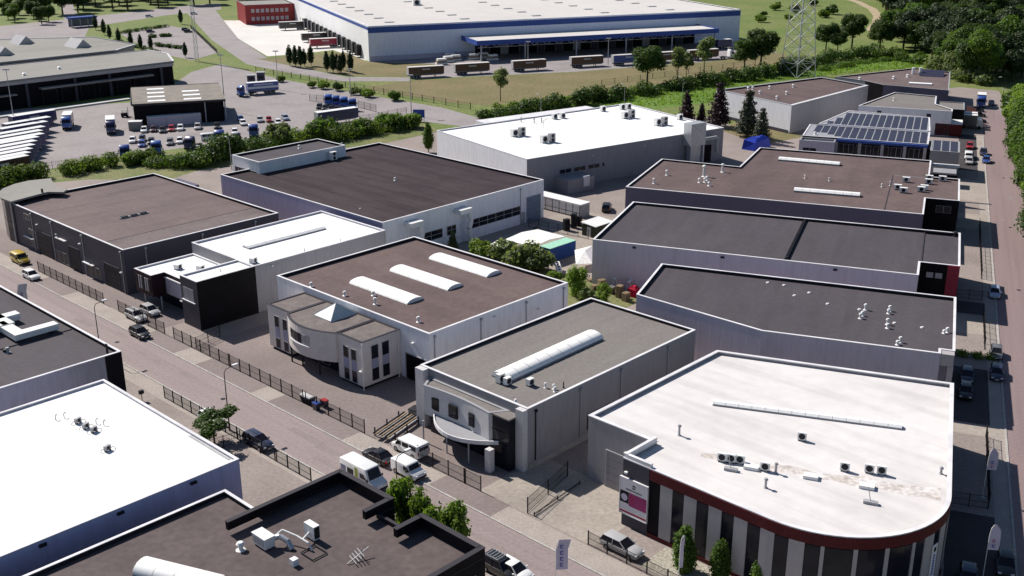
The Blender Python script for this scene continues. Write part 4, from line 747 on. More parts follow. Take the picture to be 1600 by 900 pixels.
part('bay_canopy', MB().box(151, 190, 350.4, 352.9, 5.4, 5.9), 'roof_concrete', b); part('bay_canopy', MB().box(130, 143, 350.6, 352.9, 4.6, 5.0), 'roof_concrete', b)
for x in (147, 163, 175, 194): part('pier', MB().box(x - 0.4, x + 0.4, 352.3, 352.95, 0, 7.6), 'wall_anthracite', b)
for k in range(6): door(b, 'y', 353.0, -1, 152 + k * 6.4, 156.6 + k * 6.4, 4.6, 'wall_black', 4, fm='wall_anthracite')  # panels coloured black to imitate the unlit interior of the bays
part('loading_kerb', MB().box(120, 176, 341.6, 344.4, 0.0, 0.5), 'concrete_white', b)
for x, y in [(164, 365), (150, 360), (126, 376)]: vent(b, x, y, 9.1, 0.6, 0.5, 'metal_white')
b = thing('open_shed', 'dark open-fronted shed with corrugated roof and pale rooflight sheets in the truck depot', 'shed', 'SH', (7, 350))
sr = lambda x, y: 6.4 + (y - 337) * 0.02
part('roof', MB().prism(rect(-6.4, 20.2, 337, 364.2), lambda x, y: sr(x, y), lambda x, y: sr(x, y) + 0.25), 'shed_roof', b)
part('wall', MB().box(-6.0, -5.7, 337.6, 363.8, 0, 6.3), 'wall_black', b); part('wall', MB().box(19.4, 19.7, 340, 363.8, 0, 6.3), 'wall_black', b); part('wall', MB().box(-6.0, 19.7, 363.5, 363.8, 0, 6.5), 'wall_black', b); part('wall', MB().box(-6.0, 19.3, 337.7, 338.0, 0, 6.2), 'wall_black', b)
part('eaves', MB().box(-6.4, 20.2, 336.9, 337.2, 6.0, 6.5), 'coping_dark', b); part('verge_trim', MB().box(-6.6, -6.4, 337, 364.2, 6.3, 7.1), 'coping_dark', b); part('verge_trim', MB().box(-6.4, 20.2, 364.2, 364.4, 6.4, 7.3), 'coping_dark', b)
for x0, q in ((-1.8, 4), (8.4, 3)):
    for k in range(q): part('rooflight_sheet', MB().prism(rect(x0, x0 + 5.0, 339 + k * 6.4, 341.2 + k * 6.4), lambda x, y: sr(x, y) + 0.2, lambda x, y: sr(x, y) + 0.33), 'acrylic', b)
for x in (19.8, 14): part('post', MB().box(x, x + 0.3, 337.2, 337.5, 0, 6.0), 'metal_grey', b)

# ---------------------------------------------------------------- vehicles
def omat(o, m):
    o.material_slots[0].link = 'OBJECT'; o.material_slots[0].material = M[m]
def mk(mb, name, m, smooth=False):
    me = mb.mesh(name, (0, 0, 0), smooth); me.materials.append(M[m]); return me
VEH = {}
def wheel_mesh(r, wd):
    return mk(MB().cyl((0, -wd / 2, 0), (0, wd / 2, 0), r, r, 16), 'tyre', 'rubber', True), mk(MB().cyl((0, -wd / 2 - 0.012, 0), (0, wd / 2 + 0.012, 0), r * 0.62, r * 0.62, 12), 'rim', 'rim', True)
def car_parts(kind):
    if kind in VEH: return VEH[kind]
    S = dict(hatch=(4.15, 1.78, 1.50, -0.47, 0.25, -0.39, 0.06), sedan=(4.6, 1.82, 1.44, -0.37, 0.23, -0.21, 0.03), wagon=(4.75, 1.85, 1.50, -0.48, 0.22, -0.42, 0.03), suv=(4.5, 1.88, 1.72, -0.48, 0.24, -0.43, 0.08), small=(3.6, 1.66, 1.50, -0.48, 0.28, -0.40, 0.08))
    L, W, Hh, b0, b1, r0, r1 = S[kind]; hb = Hh * 0.62; hw = W / 2; P_ = []
    sec = []
    for fx, k, z0, z1 in [(-0.5, 0.78, 0.42, hb * 0.78), (-0.485, 0.9, 0.30, hb * 0.95), (-0.43, 0.99, 0.25, hb), (-0.2, 1.0, 0.22, hb), (0.18, 1.0, 0.22, hb * 0.99), (0.3, 1.0, 0.22, hb * 0.96), (0.41, 0.96, 0.24, hb * 0.87), (0.475, 0.86, 0.28, hb * 0.74), (0.5, 0.72, 0.38, hb * 0.62)]:
        h = hw * k; zm = (z0 + z1) * 0.55; x = fx * L
        sec.append([(x, -h * 0.9, z0), (x, -h * 0.98, z0 + 0.12), (x, -h, zm), (x, -h * 0.95, z1 - 0.05), (x, -h * 0.78, z1), (x, 0, z1 + 0.02), (x, h * 0.78, z1), (x, h * 0.95, z1 - 0.05), (x, h, zm), (x, h * 0.98, z0 + 0.12), (x, h * 0.9, z0)])
    P_.append(('body', mk(MB().loft(sec), 'body', 'paint_white', True), 'PAINT'))
    B = [(b0 * L, -hw * 0.92), (b1 * L, -hw * 0.90), (b1 * L, hw * 0.90), (b0 * L, hw * 0.92)]; T = [(r0 * L, -hw * 0.74), (r1 * L, -hw * 0.72), (r1 * L, hw * 0.72), (r0 * L, hw * 0.74)]
    zb, zt = hb - 0.03, Hh - 0.05
    P_.append(('cabin_glass', mk(MB().loft([[(x, y, zb) for x, y in B], [(x, y, zt) for x, y in T]]), 'cabin_glass', 'glass_dark'), None))
    rf = [[(x * 1.005, y * 1.02, zt - 0.01) for x, y in T], [(x * 0.99, y * 1.0, zt + 0.03) for x, y in T], [(x * 0.9 + (r0 + r1) * L * 0.05, y * 0.8, zt + 0.06) for x, y in T]]
    P_.append(('roof', mk(MB().loft(rf), 'roof', 'paint_white', True), 'PAINT'))
    pl = MB()
    for i in range(4): pl.bar((*B[i], zb), (*T[i], zt), 0.05)
    for s in (-1, 1):
        xm = (b0 + b1) * L / 2 - 0.05; pl.bar((xm, s * hw * 0.925, zb), (xm - 0.05, s * hw * 0.745, zt), 0.045)
    P_.append(('pillar', mk(pl, 'pillar', 'paint_white'), 'PAINT'))
    for s in (-1, 1):
        P_.append(('headlight', mk(MB().obox((L * 0.475, s * hw * 0.66, hb * 0.68), (0.18, 0.34, 0.15)), 'headlight', 'lamp_clear'), None))
        P_.append(('taillight', mk(MB().obox((-L * 0.488, s * hw * 0.74, hb * 0.80), (0.12, 0.22, 0.28)), 'taillight', 'lamp_red'), None))
        P_.append(('mirror', mk(MB().obox((b1 * L - 0.25, s * (hw + 0.1), hb + 0.06), (0.14, 0.2, 0.14)), 'mirror', 'paint_white'), 'PAINT'))
    P_.append(('number_plate', mk(MB().obox((L * 0.502, 0, 0.42), (0.02, 0.5, 0.11)), 'number_plate', 'metal_white'), None))
    ty, ri = wheel_mesh(0.33, 0.22)
    for x in (-0.29, 0.31):
        for s in (-1, 1): P_.append(('wheel', ty, None, (x * L, s * (hw - 0.09), 0.33), ri))
    VEH[kind] = P_; return P_
def van_parts(kind):
    if kind in VEH: return VEH[kind]
    L, W, Hh, nose, wins = dict(sprinter=(6.3, 2.0, 2.65, 0.95, [(0.55, 1.35)]), caddy=(4.4, 1.8, 1.82, 1.05, [(0.1, 0.85)]), bus=(4.95, 1.92, 1.98, 0.95, [(0.55, 1.3), (-0.75, 0.4), (-2.1, -0.9)]), yellowvan=(4.6, 1.85, 1.95, 1.25, [(0.0, 0.7), (-1.0, -0.15), (-2.0, -1.1)]))[kind]
    hw = W / 2; f = L / 2; zb = min(1.28, Hh * 0.58); P_ = []
    xs = f - nose; xt = xs - (Hh - zb) * 0.45
    pr = [(-f, 0.38), (-f, Hh - 0.25), (-f + 0.1, Hh - 0.06), (-f + 0.5, Hh), (xt - 0.2, Hh), (xt, Hh - 0.06), (xs, zb + 0.05), (f - 0.12, zb * 0.80), (f, zb * 0.66), (f, 0.42), (f - 0.2, 0.3), (-f + 0.2, 0.3)]
    P_.append(('body', mk(MB().prof(pr, hw, 0.10), 'body', 'paint_white', True), 'PAINT'))
    def onf(t, o): return (xs + (xt - xs) * t + o * 0.9, zb + 0.05 + (Hh - 0.06 - zb - 0.05) * t + o * 0.45)
    (xa, za), (xb_, zb_) = onf(0.06, 0.02), onf(0.9, 0.02); (xc, zc), (xd, zd) = onf(0.9, -0.03), onf(0.06, -0.03); y0 = hw * 0.88; y1 = hw * 0.78
    P_.append(('windscreen', mk(MB().loft([[(xa, -y0, za), (xb_, -y1, zb_), (xc, -y1, zc), (xd, -y0, zd)], [(xa, y0, za), (xb_, y1, zb_), (xc, y1, zc), (xd, y0, zd)]]), 'windscreen', 'glass_dark'), None))
    for s in (-1, 1):
        for i, (a, b_) in enumerate(wins):
            q = [(a, zb), (b_ + (0.35 if i == 0 else 0), zb), (b_ - (0.12 if i == 0 else 0), min(Hh - 0.25, zb + 0.62)), (a, min(Hh - 0.25, zb + 0.62))]
            P_.append(('side_window', mk(MB().loft([[(x, s * (hw - 0.02), z) for x, z in q], [(x, s * (hw + 0.012), z) for x, z in q]]), 'side_window', 'glass_dark'), None))
        P_.append(('headlight', mk(MB().obox((f - 0.08, s * hw * 0.72, zb * 0.68), (0.2, 0.3, 0.22)), 'headlight', 'lamp_clear'), None))
        P_.append(('taillight', mk(MB().obox((-f, s * hw * 0.9, 1.0), (0.06, 0.14, 0.5)), 'taillight', 'lamp_red'), None))
        P_.append(('mirror', mk(MB().obox((xs - 0.25, s * (hw + 0.12), zb + 0.12), (0.14, 0.2, 0.3)), 'mirror', 'metal_dark'), None))
    P_.append(('rear_window', mk(MB().box(-f - 0.012, -f + 0.02, -hw * 0.75, hw * 0.75, zb + 0.1, min(Hh - 0.3, zb + 0.65)), 'rear_window', 'glass_dark'), None))
    P_.append(('bumper', mk(MB().box(f - 0.08, f + 0.05, -hw * 0.92, hw * 0.92, 0.32, 0.55), 'bumper', 'metal_dark'), None))
    if kind == 'sprinter':
        for s in (-1, 1):
            P_.append(('lime_stripe', mk(MB().box(-0.35, 0.2, s * hw - 0.015, s * hw + 0.012, 0.6, 2.35), 'lime_stripe', 'lime'), None))
            P_.append(('side_print', mk(MB().box(-1.75, -0.6, s * hw - 0.015, s * hw + 0.012, 1.15, 1.85), 'side_print', 'glass_dark'), None))
            P_.append(('side_print', mk(MB().box(-2.95, -1.95, s * hw - 0.015, s * hw + 0.012, 1.15, 1.9), 'side_print', 'spandrel'), None))
    ty, ri = wheel_mesh(0.35, 0.24)
    for x in (-0.3, 0.32):
        for s in (-1, 1): P_.append(('wheel', ty, None, (x * L, s * (hw - 0.1), 0.35), ri))
    VEH[kind] = P_; return P_
def vehicle(kind, paint, f, xy, rz, label, cat='car', name=None, group=None, simple=False):
    P_ = van_parts(kind) if kind in ('sprinter', 'caddy', 'bus', 'yellowvan') else car_parts(kind)
    root = thing(name or ('parked_van' if kind in ('sprinter', 'caddy', 'bus') else 'parked_car'), label, cat, f, xy, 0.011, rz, group)
    for p in P_:
        if simple and p[0] in ('mirror', 'number_plate', 'bumper'): continue
        o = inst(p[0], p[1], root, p[3] if len(p) > 3 else (0, 0, 0))
        if p[2] == 'PAINT': omat(o, 'paint_' + paint)
        if len(p) > 4: inst('rim', p[4], o)
    return root
U = math.pi / 2
near_cars = 'vehicles along the street'
vehicle('yellowvan', 'yellow', 'ST', (77.0, 198.8), -U, 'yellow boxy van parked at the kerb beside the dark hall', 'van', 'parked_van')
vehicle('hatch', 'white', 'ST', (74.5, 188.6), -U, 'small white hatchback at the kerb just past the yellow van')
vehicle('wagon', 'silver', 'ST', (77.3, 156.8), -U, 'silver estate car behind the fence, nearer the road of the two')
vehicle('hatch', 'silver', 'ST', (80.0, 157.3), -U, 'silver hatchback nearest the office entrance behind another silver car')
vehicle('hatch', 'black', 'ST', (74.0, 149.6), -U, 'black hatchback parked on the roadway by the kerb with sunlit roof')
vehicle('hatch', 'white', 'ST', (65.5, 115.9), -U, 'white car half hidden behind the clipped tree at the near kerb')
vehicle('wagon', 'darkblue', 'ST', (66.1, 106.3), -U, 'dark blue estate car parked along the near fence')
vehicle('sprinter', 'white', 'ST', (69.2, 89.7), -U, 'tall white van with lime green stripe parked on the street', 'van')
vehicle('sedan', 'black', 'ST', (73.8, 92.7), U, 'black saloon parked behind the white panel vans')
vehicle('caddy', 'white', 'ST', (74.0, 87.4), -U, 'small white delivery van parked in front of the black saloon', 'van')
vehicle('bus', 'white', 'ST', (77.7, 91.3), U, 'white minibus with dark side windows parked inside the fence', 'van')
vehicle('wagon', 'silver', 'ST', (78.6, 59.4), -U, 'silver estate car parked below the striped showroom front')
c_ = vehicle('suv', 'black', 'ST', (67.2, 65.7), -U, 'black car with roof rack at the bottom edge beside the brown-roofed hall')
part('roof_rack', MB().box(-1.6, 0.1, -0.62, -0.55, 1.80, 1.86).box(-1.6, 0.1, 0.55, 0.62, 1.80, 1.86).box(-1.5, -1.45, -0.62, 0.62, 1.86, 1.9).box(-1.1, -1.05, -0.62, 0.62, 1.86, 1.9).box(-0.7, -0.65, -0.62, 0.62, 1.86, 1.9).box(-0.3, -0.25, -0.62, 0.62, 1.86, 1.9).box(0.0, 0.05, -0.62, 0.62, 1.86, 1.9), 'galvanised', c_, off=(0, 0, 0))
vehicle('hatch', 'white', 'ST', (67.8, 64.5), -U, 'white car cut by the bottom edge next to the lilac banner')
vehicle('hatch', 'lightblue', 'RD', (12.8, 191.5), -U, 'pale blue car in building shade beside the right-hand road')
vehicle('small', 'grey', 'RD', (12.4, 163.8), -U, 'dark round-roofed small car half in sun by the right-hand road')
vehicle('hatch', 'darkblue', 'RD', (12.3, 156.0), -U, 'dark blue car in the shade below the round-roofed small car')
vehicle('caddy', 'white', 'RD', (9.0, 298.2), -U, 'white delivery van in shade in front of the solar office', 'van')
vehicle('hatch', 'darkblue', 'RD', (12.7, 305.0), -U, 'dark blue hatchback beside the far right road, upper of two')
vehicle('hatch', 'blue', 'RD', (13.2, 295.9), -U, 'blue hatchback beside the far right road, lower of two')
vehicle('sedan', 'darkblue', 'RD', (16.1, 382.0), -U, 'dark blue car alone on the far end of the right road')
for k, (p, lb) in enumerate([((11.8, 368.6), 'uppermost'), ((12.1, 359.8), 'middle'), ((12.1, 350.2), 'lowest')]):
    vehicle('hatch', 'black', 'RD', p, 0.0, 'black car nosing out of the shade by the far road, %s of three' % lb, simple=True)
for k, (p, c, lb) in enumerate([((11.9, 106.0), 'black', 'black car in deep shade beside the lower banner flag'), ((8.4, 102.0), 'darkblue', 'dark blue car in deep shade below the showroom corner'), ((8.2, 148.0), 'black', 'black car in the shaded yard left of the dark blue car'), ((8.4, 153.6), 'darkblue', 'dark blue car in the shaded yard beside the low clipped hedge'), ((9.2, 293.0), 'silver', 'silver car in shade behind the white delivery van'), ((9.4, 300.0), 'black', 'black car in shade two places behind the white delivery van'), ((9.4, 312.0), 'red', 'red car in shade near the red-brown containers')]):
    vehicle('hatch', c, 'RD', p, -U, lb, simple=True)
vehicle('suv', 'black', 'ST', (178.6, 142.4), 0.6, 'black off-road car in the courtyard beside the small green shed')
# depot cars
for kind, pc, x, y, a, lb in [
    ('hatch', 'white', -104.9, 311.2, 0.0, 'white car at the left end of the row before the open shed'), ('hatch', 'maroon', -102.5, 312.1, 0.0, 'maroon car second in the row before the open shed'), ('wagon', 'black', -99.6, 311.1, 0.0, 'black car third in the row before the open shed'),
    ('hatch', 'red', -97.6, 312.9, 0.0, 'bright red car in the row before the open shed'), ('hatch', 'white', -95.3, 313.8, 0.0, 'white car just right of the red one before the open shed'), ('wagon', 'silver', -90.8, 315.6, 0.0, 'silver car at the end of the long grey container'), ('hatch', 'black', -85.4, 316.4, 0.0, 'black car in the shade of the open shed'),
    ('hatch', 'white', -78.9, 321.1, 0.1, 'white car beside the blue one right of the open shed'), ('hatch', 'blue', -81.0, 327.0, 0.1, 'blue car just behind a white car right of the open shed'), ('hatch', 'white', -103.7, 297.3, 0.0, 'white car leftmost in the second depot row'),
    ('hatch', 'darkblue', -101.6, 299.0, 0.0, 'dark blue car second in the second depot row'), ('hatch', 'blue', -99.6, 292.4, 0.0, 'blue car in front of the dark blue one in the second depot row'), ('hatch', 'black', -98.1, 295.6, 0.0, 'black car beside the blue truck cab in the second depot row'),
    ('wagon', 'grey', -92.7, 294.7, 0.0, 'dark grey car in the second depot row beside a white car'), ('hatch', 'white', -90.5, 296.4, 0.0, 'white car right of the grey one in the second depot row'), ('hatch', 'white', -78.3, 308.2, 0.0, 'white car alone behind the bushes of the depot'),
    ('hatch', 'silver', -75.0, 325.9, 0.0, 'silver car leftmost of the four in the open depot yard'), ('small', 'red', -72.3, 325.9, 0.0, 'small red car in the open depot yard'), ('hatch', 'white', -68.7, 321.9, 0.0, 'white car lowest of the four in the open depot yard'), ('hatch', 'lightblue', -68.0, 328.8, 0.15, 'pale blue car rightmost of the four in the open depot yard')]:
    vehicle(kind, pc, 'W', (x, y), -U + 0.25 + a, lb, simple=True)
for p, lb, pc in [((-176.9, 550.7), 'dark car in the upper car park, left one', 'darkblue'), ((-158.3, 550.3), 'black car at the right side of the upper car park', 'black'), ((-199.9, 622.9), 'white car on the top road', 'white'), ((-178.8, 636.1), 'white van on the top road beside the mast', 'white'), ((-161.8, 558.4), 'dark blue car next to the black one in the upper car park', 'darkblue'), ((-273.4, 641.9), 'dark car behind the hedge at the top left', 'black')]:
    vehicle('hatch', pc, 'W', p, 0.3, lb, simple=True)

# trucks and trailers
TR = {}
def trailer_parts(L=13.6):
    if L in TR: return TR[L]
    W, z0, z1 = 1.27, 1.1, 4.0; h = L / 2
    p = [('box_body', mk(MB().box(-h, h, -W, W, z0, z1), 'box_body', 'paint_navy'), 'PAINT'), ('roof', mk(MB().box(-h - 0.02, h + 0.02, -W - 0.02, W + 0.02, z1 + 0.003, z1 + 0.06), 'roof', 'metal_white'), None),
         ('chassis', mk(MB().box(-h + 0.1, h - 0.3, -0.5, 0.5, 0.75, z0 - 0.005), 'chassis', 'metal_dark'), None), ('rear_door', mk(MB().box(-h - 0.06, -h - 0.004, -W * 0.96, -0.02, z0 + 0.05, z1 - 0.05), 'rear_door', 'metal_grey'), None), ('rear_door', mk(MB().box(-h - 0.06, -h - 0.004, 0.02, W * 0.96, z0 + 0.05, z1 - 0.05), 'rear_door', 'metal_grey'), None),
         ('side_rail', mk(MB().box(-h, h, -W - 0.03, -W - 0.002, z0, z0 + 0.14).box(-h, h, W + 0.002, W + 0.03, z0, z0 + 0.14), 'side_rail', 'metal_grey'), None)]
    for s in (-1, 1): p.append(('landing_leg', mk(MB().box(h - 3.2, h - 3.0, s * 0.85 - 0.08, s * 0.85 + 0.08, 0.02, 1.0), 'landing_leg', 'metal_dark'), None))
    ty, ri = wheel_mesh(0.5, 0.34)
    for x in (-h + 1.6, -h + 2.9, -h + 4.2):
        for s in (-1, 1): p.append(('wheel', ty, None, (x, s * (W - 0.2), 0.5), ri))
    TR[L] = p; return p
lt = MB(); x = -1.6; random.seed(3)
for k in range(9):
    w_ = random.uniform(0.18, 0.34); lt.box(x, x + w_, -0.004, 0.004, 0, 0.42); x += w_ + 0.1
LET = mk(lt, 'lettering', 'metal_white')
def trailer(f, xy, rz, paint, label, L=13.6, letters=True, roof=None, group=None):
    root = thing('truck_trailer', label, 'trailer', f, xy, 0.013, rz, group)
    for p in trailer_parts(L):
        o = inst(p[0], p[1], root, p[3] if len(p) > 3 else (0, 0, 0))
        if p[2] == 'PAINT': omat(o, 'paint_' + paint)
        if len(p) > 4: inst('rim', p[4], o)
        if roof and p[0] == 'roof': omat(o, roof)
    if letters:
        for s in (-1, 1): inst('lettering', LET, root, (0, s * 1.281, 2.9), (0, 0, 0 if s < 0 else math.pi))
    return root
def tractor_parts():
    if 't' in TR: return TR['t']
    pr = [(1.0, 0.75), (1.0, 3.1), (1.25, 3.75), (1.9, 3.7), (2.6, 3.05), (2.95, 2.1), (3.0, 1.3), (3.0, 0.45), (1.6, 0.45)]
    p = [('cab', mk(MB().prof(pr, 1.24, 0.12), 'cab', 'paint_blue', True), 'PAINT'), ('windscreen', mk(MB().loft([[(2.66, y, 2.98), (2.97, y, 2.15), (2.9, y, 2.15), (2.6, y, 2.98)] for y in (-1.1, 1.1)]), 'windscreen', 'glass_dark'), None),
         ('chassis', mk(MB().box(-3.0, 1.5, -0.45, 0.45, 0.7, 1.0), 'chassis', 'metal_dark'), None), ('fifth_wheel', mk(MB().cyl((-1.6, 0, 1.0), (-1.6, 0, 1.15), 0.5, 0.5, 12), 'fifth_wheel', 'metal_dark'), None), ('bumper', mk(MB().box(2.85, 3.08, -1.2, 1.2, 0.4, 0.85), 'bumper', 'metal_dark'), None)]
    for s in (-1, 1):
        p.append(('side_window', mk(MB().box(1.7, 2.55, s * 1.24 - 0.01, s * 1.24 + 0.015, 2.1, 2.85), 'side_window', 'glass_dark'), None)); p.append(('mirror', mk(MB().box(2.6, 2.75, s * 1.45 - 0.12, s * 1.45 + 0.12, 2.0, 2.8), 'mirror', 'metal_dark'), None)); p.append(('fuel_tank', mk(MB().box(-0.5, 0.9, s * 0.9 - 0.3, s * 0.9 + 0.3, 0.45, 0.98), 'fuel_tank', 'galvanised'), None))
        p.append(('headlight', mk(MB().box(2.98, 3.04, s * 0.85 - 0.2, s * 0.85 + 0.2, 0.9, 1.15), 'headlight', 'lamp_clear'), None))
    ty, ri = wheel_mesh(0.5, 0.34)
    for x in (2.0, -1.6):
        for s in (-1, 1): p.append(('wheel', ty, None, (x, s * 1.05, 0.5), ri))
    TR['t'] = p; return p
def tractor(f, xy, rz, paint, label, box=0, name='truck_tractor', cat='truck'):
    root = thing(name, label, cat, f, xy, 0.013, rz)
    for p in tractor_parts():
        o = inst(p[0], p[1], root, p[3] if len(p) > 3 else (0, 0, 0))
        if p[2] == 'PAINT': omat(o, 'paint_' + paint)
        if len(p) > 4: inst('rim', p[4], o)
    if box:
        part('cargo_box', MB().box(0.95 - box, 0.85, -1.27, 1.27, 1.05, 3.95), 'paint_navy', root, off=(0, 0, 0)); part('cargo_roof', MB().box(0.93 - box, 0.87, -1.29, 1.29, 3.96, 4.05), 'metal_white', root, off=(0, 0, 0))
        o = inst('wheel', wheel_mesh(0.5, 0.34)[0], root, (0.95 - box + 1.4, 1.05, 0.5)); inst('wheel', o.data, root, (0.95 - box + 1.4, -1.05, 0.5))
    return root
# the block of parked trailers at the left edge of the depot: roof ends measured along the row
hd = 0.924
ends = [(-135.6, 324.9), (-132.6, 313.9), (-130.9, 307.3), (-128.7, 300.1), (-127.3, 294.9), (-125.2, 290.6), (-124.9, 286.5), (-123.5, 281.7), (-122.1, 277.0), (-120.9, 272.5), (-119.6, 268.1), (-118.6, 264.6)]
ordn = ['farthest', 'second', 'third', 'fourth', 'fifth', 'sixth', 'seventh', 'eighth', 'ninth', 'tenth', 'eleventh', 'nearest']
for k, e in enumerate(ends):
    c = (e[0] - 6.9 * math.cos(hd), e[1] - 6.9 * math.sin(hd))
    trailer('W', c, hd + math.pi, 'navy' if k < 11 else 'maroon', 'white-roofed trailer in the tight depot row at the left edge, %s from the workshop' % ordn[k] if 0 < k < 11 else 'dark trailer nearest the hedge in the tight depot row' if k else 'navy trailer nearest the workshop in the tight depot row', letters=k in (0, 3, 11), group='trailers parked in a tight row')
tractor('W', (-128.7, 316.5), -1.296, 'brightblue', 'white-topped box truck with bright blue cab left in the depot yard', 7.0, 'box_truck')
tractor('W', (-113.8, 309.8), -1.242, 'navy', 'white-topped box truck with navy cab standing alone in the depot yard', 7.0, 'box_truck')
tractor('W', (-89.0, 370.3), -2.500, 'blue', 'blue lorry cab at the front of the blue and white striped trailer')
t_ = trailer('W', (-84.6, 374.9), -2.663, 'blue', 'blue trailer with broad white stripe in the depot yard', 10.5, False)
for s in (-1, 1): part('white_stripe', MB().box(-5.2, 5.2, s * 1.285 - 0.006, s * 1.285 + 0.006, 2.0, 2.7), 'metal_white', t_, off=(0, 0, 0)); part('lettering', MB().box(-3.5, 3.2, s * 1.285 - 0.006, s * 1.285 + 0.006, 3.1, 3.5), 'lettering_pale' if 'lettering_pale' in M else 'flag_lilac', t_, off=(0, 0, 0))
trailer('W', (-51.7, 323.3), 0.689, 'navy', 'long navy trailer with white roof behind the depot bushes', 13.6, False)
for k, (p, c, lb) in enumerate([((-58.8, 352.9), 'brightblue', 'leftmost'), ((-56.0, 350.5), 'blue', 'second'), ((-53.2, 348.2), 'brightblue', 'third'), ((-50.1, 344.8), 'blue', 'rightmost')]):
    tractor('W', p, -U + 0.2, c, 'blue lorry cab %s of four behind the motorbike row' % lb)
for p, c, lb, a in [((-99.5, 278.3), 'blue', 'blue lorry cab leftmost behind the hedge', -1.2), ((-92.6, 283.5), 'brightblue', 'bright blue lorry cab between the cars and the hedge', -1.4), ((-84.5, 288.9), 'navy', 'navy lorry cab beside the white cars at the hedge', -1.9), ((-79.4, 297.0), 'blue', 'blue lorry cab beside the white pickup at the hedge', -1.5), ((-72.0, 304.6), 'blue', 'blue lorry cab rightmost behind the hedge', -1.4)]:
    tractor('W', p, a, c, lb)
vehicle('bus', 'white', 'W', (-83.3, 300.2), 0.4, 'white van beside the blue cab at the hedge', 'van')
for k in range(5):
    x, y = [(-60.8, 347.1), (-58.6, 344.9), (-56.6, 343.8), (-54.6, 342.7), (-52.9, 341.6)][k]
    vehicle('small', 'black', 'W', (x, y), -U, 'small dark car %s in the tight row behind the long navy trailer' % ['first', 'second', 'third', 'fourth', 'fifth'][k], simple=True)
# distribution centre trailers
for p, c, lb in [((120.6, 392.7), 'brown', 'brown trailer leftmost on the warehouse apron'), ((139.0, 393.7), 'brown', 'brown trailer second from left on the warehouse apron'), ((161.9, 393.0), 'brown', 'brown trailer third from left on the warehouse apron'), ((186.6, 393.9), 'brown', 'brown trailer just left of the blue one on the warehouse apron'), ((204.0, 392.4), 'blue', 'blue trailer half hidden behind the round oak'), ((221.2, 393.0), 'brown', 'brown trailer behind the birches on the apron'), ((238.8, 393.8), 'brown', 'brown trailer right of the birches on the apron')]:
    trailer('DC', p, 0.0, c, lb, roof='roof_dc')
tractor('DC', (248.7, 391.6), 0.0, 'white', 'white lorry cab near the right end of the warehouse apron'); tractor('DC', (266.7, 419.0), 0.0, 'lightblue', 'pale lorry at the warehouse corner', 7.0, 'box_truck')
for p, c, lb in [((104.2, 562.4), 'black', 'black trailer backed to the docks near the red office'), ((105.2, 511.4), 'black', 'black trailer backed to the docks beside the crimson one'), ((104.5, 489.4), 'crimson', 'crimson trailer backed to the nearest dock')]:
    trailer('DC', p, math.pi, c, lb)
tractor('RD', (12.9, 376.6), -U, 'blue', 'blue and white box lorry parked by the far road', 5.5, 'box_truck')
for k, p in enumerate([(3.7, 331.6), (3.7, 327.9)]):
    o = thing('shipping_container', 'red-brown container with cream roof beside the solar roofs, %s' % ('front one' if k else 'rear one'), 'container', 'RD', p)
    part('body', MB().box(p[0] - 3.5, p[0] + 3.5, p[1] - 1.7, p[1] + 1.7, 0.1, 3.4), 'band_red', o); part('roof', MB().box(p[0] - 3.55, p[0] + 3.55, p[1] - 1.75, p[1] + 1.75, 3.41, 3.5), 'tarp_white', o)
    for q in (-1, 1): part('door', MB().box(p[0] + 3.5, p[0] + 3.56, p[1] + q * 0.85 - 0.8, p[1] + q * 0.85 + 0.8, 0.3, 3.2), 'band_red', o)
for k, p in enumerate([(9.2, 340.4), (9.2, 344.0)]):
    o = thing('box_truck', 'white-roofed lorry in the shade behind the advertising board, %s' % ('rear one' if k else 'front one'), 'truck', 'RD', p)
    part('cargo_box', MB().box(p[0] - 2.2, p[0] + 2.0, p[1] - 1.2, p[1] + 1.2, 1, 3.8), 'paint_grey', o); part('roof', MB().box(p[0] - 2.25, p[0] + 2.05, p[1] - 1.25, p[1] + 1.25, 3.81, 3.9), 'metal_white', o)
    part('cab', MB().prof([(p[0] + 2.1, 0.5), (p[0] + 2.1, 2.6), (p[0] + 3.2, 2.5), (p[0] + 3.7, 1.5), (p[0] + 3.7, 0.5)], 1.1).mesh('cab', (p[0], 0, 0)), 'paint_white', o)
    for x in (-1.5, 2.8):
        for s in (-1, 1): part('wheel', MB().cyl((p[0] + x, p[1] + s * 1.0 - 0.15, 0.45), (p[0] + x, p[1] + s * 1.0 + 0.15, 0.45), 0.45, 0.45, 12), 'rubber', o)
# depot container, box and forklift
o = thing('storage_container', 'long grey storage container in front of the open shed', 'container', 'W', (-99.2, 321.5), 0, 0.492)
part('body', MB().box(-7.5, 7.5, -1.4, 1.4, 0.1, 2.9), 'wall_bluegrey', o, off=(0, 0, 0)); part('roof', MB().box(-7.6, 7.6, -1.5, 1.5, 2.91, 3.0), 'metal_white', o, off=(0, 0, 0))
for x in (-7.5, -2.5, 2.5, 7.5): part('corner_post', MB().box(x - 0.1, x + 0.1, -1.46, -1.402, 0.1, 2.9), 'metal_grey', o, off=(0, 0, 0))
o = thing('storage_box', 'pale metal container beside the parked cars and the shed corner', 'container', 'W', (-108.2, 314.2), 0, 0.15)
part('body', MB().box(-1.8, 1.8, -1.2, 1.2, 0.1, 2.5), 'roof_concrete', o, off=(0, 0, 0)); part('lid', MB().box(-1.9, 1.9, -1.3, 1.3, 2.51, 2.62), 'metal_white', o, off=(0, 0, 0))
o = thing('forklift', 'dark forklift standing left of the open shed', 'forklift', 'W', (-117.7, 333.6), 0, 0.3)
